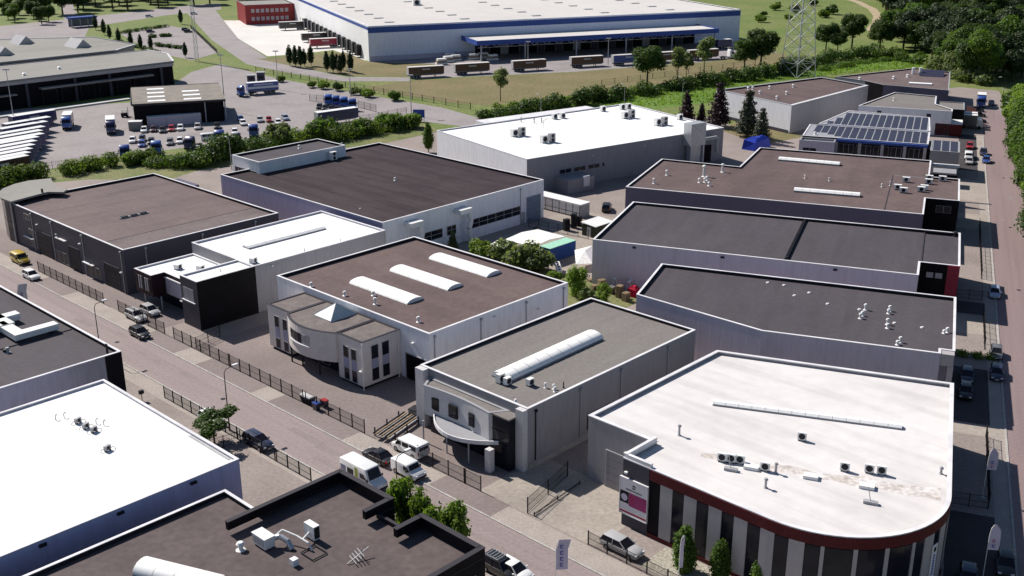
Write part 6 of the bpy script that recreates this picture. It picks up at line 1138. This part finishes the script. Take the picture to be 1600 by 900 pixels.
# ---------------------------------------------------------------- vegetation
import numpy as np
def leaf_mesh(name, centers, radii, n, size, m, seed, flat=0.0, shell=0.55):
    """n leaf clumps scattered through overlapping lobes; each a small bent quad"""
    rg = np.random.default_rng(seed); C = np.array(centers, float); Rr = np.array(radii, float)
    wgt = (Rr[:, 0] * Rr[:, 1] * Rr[:, 2]) ** (2 / 3.); idx = rg.choice(len(C), n, p=wgt / wgt.sum())
    d = rg.normal(size=(n, 3)); d /= np.linalg.norm(d, axis=1)[:, None]
    r = shell + (1 - shell) * rg.random(n) ** 0.6; r *= 1 + 0.12 * rg.normal(size=n)
    pos = C[idx] + d * Rr[idx] * r[:, None]
    nn = d + 0.55 * rg.normal(size=(n, 3)); nn[:, 2] += 0.35; nn /= np.linalg.norm(nn, axis=1)[:, None]
    u = np.cross(nn, rg.normal(size=(n, 3))); u /= np.linalg.norm(u, axis=1)[:, None]; v = np.cross(nn, u)
    s = size * (0.6 + 0.8 * rg.random(n))[:, None]
    V = np.empty((n, 4, 3)); V[:, 0] = pos - u * s; V[:, 1] = pos - v * s * 0.55 + nn * s * 0.18; V[:, 2] = pos + u * s; V[:, 3] = pos + v * s * 0.55 + nn * s * 0.18
    V[:, :, 2] = np.maximum(V[:, :, 2], 0.02)
    me = bpy.data.meshes.new(name); me.vertices.add(n * 4); me.vertices.foreach_set('co', V.reshape(-1))
    me.loops.add(n * 4); me.loops.foreach_set('vertex_index', np.arange(n * 4, dtype=np.int32)); me.polygons.add(n); me.polygons.foreach_set('loop_start', np.arange(0, n * 4, 4, dtype=np.int32))
    me.update(calc_edges=True); me.materials.append(M[m]); return me
def trunk_mesh(h, r, spread, seed, m='bark', limbs=5, frac=0.55):
    rg = random.Random(seed); mb = MB(); top = h * frac; p = Vector((0, 0, 0)); q = Vector((rg.uniform(-.15, .15) * h * 0.1, rg.uniform(-.15, .15) * h * 0.1, top))
    mb.cyl(p, p.lerp(q, 0.5), r, r * 0.75, 8).cyl(p.lerp(q, 0.5), q, r * 0.75, r * 0.5, 8); mb.cyl(q, q + Vector((0.1 * spread, 0, h * 0.25)), r * 0.5, r * 0.2, 6)
    for k in range(limbs):
        a = 2 * math.pi * k / limbs + rg.uniform(-.4, .4); s = p.lerp(q, rg.uniform(0.55, 1.0)); mb.cyl(s, s + Vector((math.cos(a) * spread * 0.6, math.sin(a) * spread * 0.6, h * rg.uniform(0.12, 0.28))), r * 0.4, r * 0.12, 5)
    return mk(mb, 'trunk', m)
def lobes(seed, rx, rz, zc, k, rl):
    rg = random.Random(seed); C = [(0, 0, zc)]; Q = [(rx * 0.62, rx * 0.62, rz * 0.72)]
    for i in range(k):
        a = rg.uniform(0, 6.28); e = rg.uniform(-0.6, 1.0); rr = rx * rg.uniform(0.45, 0.75) * math.sqrt(max(0.1, 1 - 0.6 * e * e))
        C.append((rr * math.cos(a), rr * math.sin(a), zc + e * rz * 0.62)); l = rl * rg.uniform(0.7, 1.25); Q.append((l, l, l * 0.8))
    return C, Q
PROTO = {}
def proto(kind):
    if kind in PROTO: return PROTO[kind]
    sp = kind.split('-'); v = int(sp[1]) if len(sp) > 1 else 0; k = sp[0]; L = []
    if k in ('oak', 'wood', 'forest'):
        mt = dict(oak='leaf_oak', wood='leaf_mid', forest='leaf_oak')[k] if v % 3 else dict(oak='leaf_oak', wood='leaf_oak', forest='leaf_mid')[k]
        C, Q = lobes(100 + v, 4.6, 5.6 if k == 'forest' else 4.8, 7.0 if k == 'forest' else 7.8, 14, 2.1); L = [('trunk', trunk_mesh(13, 0.35, 4, v)), ('crown', leaf_mesh('crown', C, Q, 8500, 0.33, mt, 100 + v, shell=0.5))]
    elif k == 'birch':
        C, Q = lobes(200 + v, 3.0, 5.4, 9.0, 12, 1.5); L = [('trunk', trunk_mesh(14, 0.2, 2, v)), ('crown', leaf_mesh('crown', C, Q, 2600, 0.36, 'leaf_pale', 200 + v, shell=0.4))]
    elif k == 'column':
        C = [(0, 0, 1.6 + i * 0.75) for i in range(6)]; Q = [(0.75, 0.75, 0.8), (0.95, 0.95, 0.9), (1.0, 1.0, 0.9), (0.9, 0.9, 0.9), (0.7, 0.7, 0.8), (0.4, 0.4, 0.8)]
        L = [('trunk', trunk_mesh(3.5, 0.1, 0.4, v, limbs=3)), ('crown', leaf_mesh('crown', C, Q, 1300, 0.22, 'leaf_dark', 300 + v))]
    elif k == 'young':      # bright young street tree
        C, Q = lobes(400 + v, 1.15, 2.2, 3.0, 9, 0.7); L = [('trunk', trunk_mesh(4.2, 0.08, 0.9, v, limbs=4)), ('crown', leaf_mesh('crown', C, Q, 2600, 0.17, 'leaf_bright', 400 + v, shell=0.35))]
    elif k == 'cypress':
        C = [(0.1 * math.sin(i), 0.1 * math.cos(i), 0.6 + i * 0.55) for i in range(7)]; Q = [(0.85, 0.85, 0.7), (1.0, 1.0, 0.7), (1.0, 1.0, 0.7), (0.95, 0.95, 0.7), (0.9, 0.9, 0.7), (0.75, 0.75, 0.65), (0.5, 0.5, 0.5)]
        L = [('trunk', trunk_mesh(3.0, 0.09, 0.4, v, limbs=3)), ('crown', leaf_mesh('crown', C, Q, 4200, 0.14, 'leaf_mid', 500 + v, shell=0.5))]
    elif k == 'bush':
        mt = ['leaf_olive', 'leaf_mid', 'leaf_bright', 'leaf_oak', 'leaf_pale'][v % 5]; C, Q = lobes(600 + v, 1.9, 1.3, 1.3, 9, 0.9)
        L = [('stem', trunk_mesh(1.6, 0.07, 1.2, v, limbs=6, frac=0.3)), ('foliage', leaf_mesh('foliage', C, Q, 1500, 0.24, mt, 600 + v, shell=0.4))]
    elif k in ('conifer', 'purple'):
        n = 9; C = [(0, 0, 1.2 + i * 1.0) for i in range(n)]; Q = [((1 - i / n) * 2.3 + 0.45 + 0.35 * (i % 2), (1 - i / n) * 2.3 + 0.45 + 0.35 * ((i + 1) % 2), 0.6) for i in range(n)]
        L = [('trunk', trunk_mesh(9, 0.18, 0.8, v, limbs=4)), ('crown', leaf_mesh('crown', C, Q, 2400, 0.30, 'leaf_conifer' if k == 'conifer' else 'leaf_purple', 700 + v, shell=0.4))]
    elif k == 'flat':       # clipped pollard with flat crown
        C = [(random.uniform(-2.4, 2.4), random.uniform(-1.2, 1.2), 3.4 + random.uniform(-.3, .3)) for i in range(14)]; Q = [(0.9, 0.8, 0.6)] * 14
        L = [('trunk', trunk_mesh(3.2, 0.12, 2.2, v, limbs=6, frac=0.8)), ('crown', leaf_mesh('crown', C, Q, 5200, 0.16, 'leaf_oak', 800 + v, shell=0.4))]
    elif k == 'poplar':
        C = [(0.2 * math.sin(i * 2), 0.2 * math.cos(i * 2), 2.2 + i * 1.0) for i in range(8)]; Q = [(1.3, 1.3, 1.0), (1.7, 1.7, 1.1), (1.8, 1.8, 1.1), (1.75, 1.75, 1.1), (1.6, 1.6, 1.1), (1.35, 1.35, 1.0), (1.0, 1.0, 1.0), (0.6, 0.6, 0.9)]
        L = [('trunk', trunk_mesh(7, 0.16, 1.0, v, limbs=4)), ('crown', leaf_mesh('crown', C, Q, 3600, 0.26, 'leaf_mid', 900 + v, shell=0.4))]
    elif k == 'bamboo':
        C = [(random.uniform(-1.2, 1.2), random.uniform(-1.2, 1.2), random.uniform(0.8, 4.2)) for i in range(16)]; Q = [(0.8, 0.8, 1.2)] * 16
        L = [('stem', trunk_mesh(4, 0.06, 1.2, v, limbs=8, frac=0.4)), ('foliage', leaf_mesh('foliage', C, Q, 2600, 0.20, 'leaf_bright', 950 + v, shell=0.3))]
    PROTO[kind] = L; return L
def plant(kind, p, s, label, cat='tree', name='tree', group=None, f='W', sz=None, leaf=None):
    root = thing(name, label, cat, f, p, 0, random.uniform(0, 6.28), group); root.scale = (s, s, sz or s)
    for n_, me in proto(kind):
        o = inst(n_, me, root)
        if leaf and n_ in ('crown', 'foliage'): omat(o, leaf)
    return root
random.seed(17)
# street and forecourt trees
for k, (p, s, lb) in enumerate([((62.5, 74.5), 1.2, 'farthest from the showroom'), ((62.5, 72.3), 1.25, 'second'), ((62.4, 69.7), 1.12, 'third'), ((62.5, 67.3), 1.18, 'nearest the banner')]): plant('young-%d' % k, p, s * 1.0, 'bright green young tree before the black parapet hall, %s of four' % lb, f='ST', sz=s * 1.62)
for k, (p, s, lb) in enumerate([((80.0, 52.7), 1.05, 'tallest clipped column tree before the striped front, nearest the silver car'), ((81.3, 49.3), 0.9, 'middle clipped column tree before the striped front'), ((83.1, 45.9), 0.72, 'shortest clipped column tree before the striped front')]): plant('cypress-%d' % k, p, s * 1.12, lb, f='ST', leaf='leaf_mid')
plant('flat-0', (62.6, 110.6), 1.2, 'clipped dark green tree with flat crown on the near-side yard', f='ST', sz=0.9)
plant('poplar-0', (-21.8, 284.1), 0.80, 'slim green tree left of the white-roofed hall')
for k, (p, s, kd, lf, lb) in enumerate([((136.5, 145.8), 0.42, 'conifer-1', 'leaf_pale', 'small pale conifer behind the barrel skylight hall'), ((137.4, 139.1), 1.35, 'bush-2', None, 'round bright bush behind the barrel skylight hall'), ((138.6, 134.5), 1.5, 'bush-4', None, 'pale bush beside the white tarpaulin'), ((138.0, 128.8), 1.75, 'bush-9', None, 'pale spreading shrub below the white tarpaulin'), ((138.5, 125.5), 1.6, 'bush-14', None, 'grey-green shrub beside the blue container'), ((136.5, 120.1), 0.8, 'bush-2', None, 'low yellow-green shrub beside the perforated block'), ((133.9, 112.4), 1.0, 'bamboo-0', None, 'tall bright bamboo clump at the slate hall corner'), ((133.8, 106.7), 0.75, 'bamboo-1', None, 'low bright bamboo clump beside the grey-roofed hall'), ((133.1, 109.7), 0.8, 'bush-4', None, 'pale weeds beside the bamboo'), ((144.2, 108.5), 0.7, 'bush-3', None, 'dark shrub against the slate hall wall')]):
    plant(kd, p, s, lb, 'shrub' if 'bush' in kd or 'bamboo' in kd else 'tree', 'shrub' if 'bush' in kd or 'bamboo' in kd else 'conifer', f='ST', leaf=lf)
# purple and dark conifers beside the grey hall
for k, (p, s, kd, lb) in enumerate([((60.0, 316.7), 1.3, 'purple-0', 'tall dark purple tree beside the grey hall'), ((51.8, 324.4), 0.95, 'purple-1', 'small dark purple tree behind the white-roofed hall'), ((65.6, 303.2), 1.3, 'conifer-0', 'dark conifer on the dry lawn beside the grey hall'), ((67.9, 295.6), 0.95, 'conifer-2', 'low dark conifer near the blue tarpaulin'), ((56.0, 322.4), 0.6, 'purple-0', 'low purple bush beside the tall purple tree')]): plant(kd, p, s, lb, 'tree', 'conifer')
# columnar trees on the warehouse lawn
cg = ['leftmost of the left cluster', 'second in the left cluster', 'third in the left cluster', 'fourth in the left cluster', 'rightmost of the left cluster', 'leftmost of the right cluster', 'second in the right cluster', 'third in the right cluster', 'front one of the right cluster', 'fifth in the right cluster', 'rightmost of the right cluster']
for k, p in enumerate([(-87.4, 438.6), (-84.5, 435.2), (-82.2, 433.5), (-81.3, 436.8), (-79.0, 438.5), (-70.1, 421.9), (-67.5, 420.2), (-66.2, 421.8), (-64.3, 417.1), (-64.5, 426.6), (-61.1, 421.7)]): plant('column-%d' % (k % 3), p, random.uniform(1.15, 1.4), 'dark columnar tree on the warehouse lawn, %s' % cg[k], group='columnar trees on the warehouse lawn')
for k, (p, s, kd, lb) in enumerate([((-3.6, 359.4), 0.85, 'birch-3', 'thin lone tree in the dry meadow'), ((47.7, 389.1), 1.15, 'oak-1', 'round oak before the warehouse canopy'), ((59.1, 394.4), 0.95, 'birch-0', 'pale birch right of the round oak, left one'), ((62.9, 398.6), 0.8, 'birch-1', 'pale birch right of the round oak, middle one'), ((70.8, 407.3), 1.1, 'birch-2', 'pale birch right of the round oak, right one'), ((88.0, 419.3), 1.05, 'oak-4', 'olive tree left of the dark oak near the pylon'), ((94.2, 420.8), 1.3, 'oak-2', 'large dark oak left of the pylon')]): plant(kd, p, s, lb)
for k, (p, s) in enumerate([((133.3, 473.5), 1.0), ((146.5, 481.3), 1.25), ((137.1, 469.5), 0.8)]): plant('oak-%d' % (k + 5), p, s, 'dark oak right of the pylon, %s of three' % ['left', 'tallest', 'small middle'][k])
# woods: trees one can tell apart
wood = []
def inpix_poly(poly, n, seed, mind):
    rg = random.Random(seed); xs = [p[0] for p in poly]; ys = [p[1] for p in poly]; out = []; tries = 0
    while len(out) < n and tries < 20000:
        tries += 1; x = rg.uniform(min(xs), max(xs)); y = rg.uniform(min(ys), max(ys)); ins = False; j = len(poly) - 1
        for i in range(len(poly)):
            if (poly[i][1] > y) != (poly[j][1] > y) and x < (poly[j][0] - poly[i][0]) * (y - poly[i][1]) / (poly[j][1] - poly[i][1]) + poly[i][0]: ins = not ins
            j = i
        if ins and all((x - a) ** 2 + (y - b_) ** 2 > mind * mind for a, b_ in out): out.append((x, y))
    return out
NTH = 'first second third fourth fifth sixth seventh eighth ninth tenth eleventh twelfth thirteenth fourteenth fifteenth sixteenth'.split()
def woods(poly, n, seed, mind, kinds, smin, smax, label, group, leaves=(None,)):
    rg = random.Random(seed)
    pts = sorted(inpix_poly(poly, n, seed, mind), key=lambda p: p[0] / p[1])
    for i, p in enumerate(pts): plant('%s-%d' % (rg.choice(kinds), rg.randrange(7)), p, rg.uniform(smin, smax), label + (', %s from the left' % NTH[i] if len(pts) <= len(NTH) else ''), 'tree', 'tree', group, leaf=rg.choice(leaves))
woods([(147.6, 461.6), (164.8, 485.1), (172.4, 468.8), (164.8, 426.0), (161.0, 400.0), (170.2, 385.8), (182.0, 392.5), (250.3, 496.4), (250.8, 549.5), (221.8, 572.2), (194.9, 550.6), (179.7, 525.5)], 110, 5, 5.8, ['forest'], 0.9, 1.5, 'broadleaf tree in the dense wood beyond the end of the right road', 'trees of the dense wood', (None, 'leaf_dark', 'leaf_oak'))
woods([(250.8, 549.5), (223.9, 578.0), (200.3, 596.6), (214.1, 650.4), (250.5, 680.2), (315.6, 662.9)], 60, 6, 13, ['forest'], 1.3, 2.0, 'dark tree of the far wood in the upper right corner', 'trees of the far wood', (None, 'leaf_dark'))
woods([(210.0, 615.6), (219.9, 681.0), (284.6, 842.4), (424.4, 837.9), (319.1, 670.5), (250.5, 680.2)], 40, 16, 20, ['forest'], 1.5, 2.2, 'dark tree at the very back of the far wood', 'trees at the back of the far wood', ('leaf_dark', 'leaf_oak'))
woods([(-251.7, 633.4), (-217.7, 676.5), (-164.5, 703.5), (-157.9, 738.7), (-201.9, 858.1), (-358.1, 863.1), (-287.4, 728.6)], 85, 7, 9, ['forest'], 1.1, 1.7, 'dark tree in the belt along the top left edge', 'trees of the top left belt', ('leaf_dark', 'leaf_oak'))
woods([(-269.6, 571.6), (-251.5, 582.6), (-238.7, 594.3), (-268.0, 670.0), (-285.4, 655.5), (-301.3, 641.5)], 16, 8, 7, ['forest'], 0.6, 0.95, 'green tree behind the depot roof at the top left', 'trees behind the depot roof')
woods([(-337.6, 695.6), (-295.1, 737.9), (-327.1, 820.5), (-397.3, 822.7)], 14, 28, 14, ['wood', 'forest'], 0.7, 1.1, 'small tree in the meadows at the top left edge', 'small trees in the top left meadows')
woods([fw('RD', 21.6, s_)[:2] for s_ in (198, 250, 300, 350)] + [fw('RD', 28, s_)[:2] for s_ in (354, 300, 198)], 46, 9, 3.6, ['forest'], 0.85, 1.3, 'leafy tree on the verge of the right road', 'trees on the right road verge', ('leaf_mid', 'leaf_bright', None))
# shrubs and hedges
def hedge(label, pts, wd, h, n, m, seed, size=0.35, name='hedge', var=0.5, f='W'):
    rg = random.Random(seed); C = []; Q = []
    for a, b_ in zip(pts[:-1], pts[1:]):
        a, b_ = Vector(a), Vector(b_); L = (b_ - a).length; q = max(2, int(L / (wd * 0.45)))
        for k in range(q):
            p = a.lerp(b_, (k + rg.random()) / q); hh = h * rg.uniform(1 - var, 1 + var * 0.5); C.append((p.x + rg.uniform(-.3, .3) * wd, p.y + rg.uniform(-.3, .3) * wd, hh * 0.48)); r = wd * rg.uniform(0.38, 0.62); Q.append((r, r, hh * 0.52))
    o0 = C[0][:2]; me = leaf_mesh('foliage', [(c[0] - o0[0], c[1] - o0[1], c[2]) for c in C], Q, n, size, m, seed, shell=0.45)
    root = thing(name, label, 'hedge', f, o0); inst('foliage', me, root); st_ = MB()
    for c in C[::3]: st_.cyl((c[0] - o0[0], c[1] - o0[1], 0), (c[0] - o0[0], c[1] - o0[1], c[2]), 0.08, 0.04, 5)
    part('stems', st_, 'bark', root, off=(0, 0, 0), kind='stuff'); return root
hedge('long dark hedge along the ditch below the dry meadow, left stretch', [(-8.0, 330.1), (4.1, 337.1), (20.5, 349.9), (37.4, 366.0)], 6.5, 4.6, 9000, 'leaf_oak', 31, 0.42)
hedge('long dark hedge along the ditch below the warehouse birches', [(37.4, 366.0), (55.0, 378.3), (75.5, 394.2), (100.7, 414.4)], 6.0, 4.4, 8000, 'leaf_oak', 32, 0.42)
hedge('hedge right of the pylon behind the grey hall', [(100.7, 414.4), (128.8, 447.1), (151.3, 461.5)], 7.0, 4.8, 6500, 'leaf_oak', 33, 0.45)
hedge('sunlit reed edge above the dark hedge', [(-5.9, 343.6), (21.1, 359.0), (46.3, 378.4), (77.6, 405.7), (103.6, 427.1)], 3.0, 2.2, 6000, 'leaf_olive', 34, 0.35)
hedge('tall green weeds on the bank behind the grey hall', [(116.6, 420.4), (137.0, 440.0), (161.9, 453.8)], 4.0, 1.6, 3500, 'leaf_mid', 35, 0.3)
hedge('dense bushes along the depot fence, dark left end', [(-77.7, 274.4), (-74.2, 278.7), (-69.4, 283.1), (-65.7, 289.2)], 7.0, 5.0, 5200, 'leaf_oak', 36, 0.3)
hedge('dense bushes along the depot fence, middle stretch', [(-66.0, 290.8), (-57.4, 295.5), (-47.8, 301.2)], 7.0, 4.6, 6500, 'leaf_olive', 37, 0.3)
hedge('dense bushes along the depot fence, right end', [(-47.8, 301.2), (-38.1, 309.7), (-27.8, 317.8)], 6.5, 4.4, 5000, 'leaf_olive', 38, 0.3)
hedge('bright shrubs behind the rounded glass corner', [(-120.4, 248.9), (-116.0, 252.5), (-113.7, 258.7)], 6.0, 3.8, 4200, 'leaf_olive', 39, 0.30)
hedge('bright shrubs behind the brown-roofed dark hall', [(-105.9, 261.2), (-102.3, 265.1), (-97.8, 270.4), (-93.5, 274.6)], 5.5, 3.0, 5200, 'leaf_olive', 40, 0.30)
hedge('tall rough grass and shrubs right of the brown-roofed dark hall', [(-88.2, 267.6), (-81.0, 267.5), (-75.3, 270.2)], 7.0, 3.6, 5200, 'leaf_mid', 41, 0.30)
hedge('low clipped hedge beside the slate hall entrance', [(7.2, 162.4), (12.0, 161.9)], 1.3, 1.1, 1500, 'leaf_bright', 42, 0.12, f='RD', var=0.1)
for k, (p, s, v) in enumerate([((-90.9, 272.4), 1.5, 0), ((-95.4, 270.4), 1.3, 2), ((-115.2, 256.2), 1.5, 0), ((-71.9, 279.4), 2.2, 3), ((-62.7, 293.9), 2.2, 4), ((-52.1, 300.4), 2.4, 1), ((-43.0, 305.4), 2.0, 6), ((-34.8, 313.3), 2.0, 1), ((-29.6, 315.9), 1.8, 0), ((-76.0, 273.0), 1.8, 3)]):
    plant('bush-%d' % v, p, s, 'round bush on the depot edge, %s from the left' % ['fourth', 'third', 'first', 'sixth', 'seventh', 'eighth', 'ninth', 'tenth', 'last', 'fifth'][k], 'shrub', 'shrub')
# verge shrubs along the meadow fence, poplar row in the car park
for k, p in enumerate([(-83.7, 399.5), (-69.8, 386.8), (-65.5, 384.0), (-59.8, 380.0), (-52.8, 372.2), (-49.4, 370.9), (-38.7, 361.0), (-47.9, 367.2)]): plant('bush-%d' % (k % 5), p, random.uniform(0.8, 1.3), 'low shrub along the tall meadow fence, %s planted from the gate' % NTH[k], 'shrub', 'shrub', 'shrubs along the meadow fence')
for k, p in enumerate([(-207.7, 561.9), (-196.1, 540.6), (-187.4, 523.2), (-178.4, 509.1), (-169.3, 497.9), (-162.2, 489.2), (-156.4, 484.9), (-135.3, 462.8), (-172.1, 586.8)]): plant('column-%d' % (k % 3), p, random.uniform(0.95, 1.3), 'slim dark tree along the upper car park, %s' % (NTH[k] + ' from the left' if k < 7 else ['beside the antenna mast', 'at the back corner'][k - 7]), 'tree', 'tree', 'slim trees along the upper car park')
for k, (a, b_) in enumerate([((-190.4, 545.6), (-175.7, 575.2)), ((-181.8, 513.7), (-149.5, 474.7)), ((-171.6, 530.1), (-162.1, 534.9)), ((-159.0, 499.8), (-143.9, 488.9))]): hedge('clipped hedge of the upper car park, %s' % ['back row', 'roadside row', 'upper island', 'lower island'][k], [a, b_], 2.4, 1.8, 1600, 'leaf_oak', 50 + k, 0.3, var=0.15)
woods([(147.3, 573.9), (185.4, 603.2), (204.7, 681.4), (154.8, 682.7), (118.8, 547.0)], 9, 12, 16, ['bush'], 1.0, 2.0, 'scattered low bush in the far green field', 'bushes in the far field')
hedge('sunlit willow scrub before the dense wood', [(157.9, 410.4), (161.5, 404.4), (163.9, 395.6), (167.4, 387.2)], 9, 8, 5200, 'leaf_pale', 60, 0.5)
hedge('scrub along the foot of the dense wood', [(143.8, 454.1), (156.8, 453.9), (163.5, 436.1)], 7, 4, 3600, 'leaf_mid', 61, 0.45)
# rough grass: uncountable tufts
def tufts(poly, n, seed, m, size, h, name='grass'):
    rg = np.random.default_rng(seed); P_ = np.array(inpix_fast(poly, n, rg)); n = len(P_); a = rg.random(n) * 6.283; s = size * (0.5 + rg.random(n)); hh = h * (0.4 + rg.random(n))
    V = np.empty((n, 3, 3)); dx = np.cos(a) * s; dy = np.sin(a) * s
    V[:, 0] = np.c_[P_[:, 0] - dx, P_[:, 1] - dy, np.full(n, 0.012)]; V[:, 1] = np.c_[P_[:, 0] + dx, P_[:, 1] + dy, np.full(n, 0.012)]; V[:, 2] = np.c_[P_[:, 0] + dy * 0.4, P_[:, 1] - dx * 0.4, hh]
    me = bpy.data.meshes.new(name); me.vertices.add(n * 3); me.vertices.foreach_set('co', V.reshape(-1)); me.loops.add(n * 3); me.loops.foreach_set('vertex_index', np.arange(n * 3, dtype=np.int32)); me.polygons.add(n); me.polygons.foreach_set('loop_start', np.arange(0, n * 3, 3, dtype=np.int32)); me.update(calc_edges=True); me.materials.append(M[m])
    o = bpy.data.objects.new(name, me); COL.objects.link(o); tag(o, kind='stuff'); return o
def inpix_fast(poly, n, rg):
    q = np.array(poly); lo = q.min(0); hi = q.max(0); out = []
    P_ = lo + (hi - lo) * rg.random((n * 3, 2)); ins = np.zeros(len(P_), bool); j = len(q) - 1
    for i in range(len(q)):
        c = ((q[i, 1] > P_[:, 1]) != (q[j, 1] > P_[:, 1])) & (P_[:, 0] < (q[j, 0] - q[i, 0]) * (P_[:, 1] - q[i, 1]) / (q[j, 1] - q[i, 1] + 1e-9) + q[i, 0]); ins ^= c; j = i
    return P_[ins][:n]
tag(tufts([(-7.7, 333.1), (45.4, 370.8), (111.0, 426.9), (168.4, 457.4), (162.3, 432.7), (92.0, 396.7), (64.4, 356.1), (26.2, 343.2)], 9000, 2, 'leaf_bright', 0.35, 0.45), 'bright lush grass on the ditch bank', 'grass')
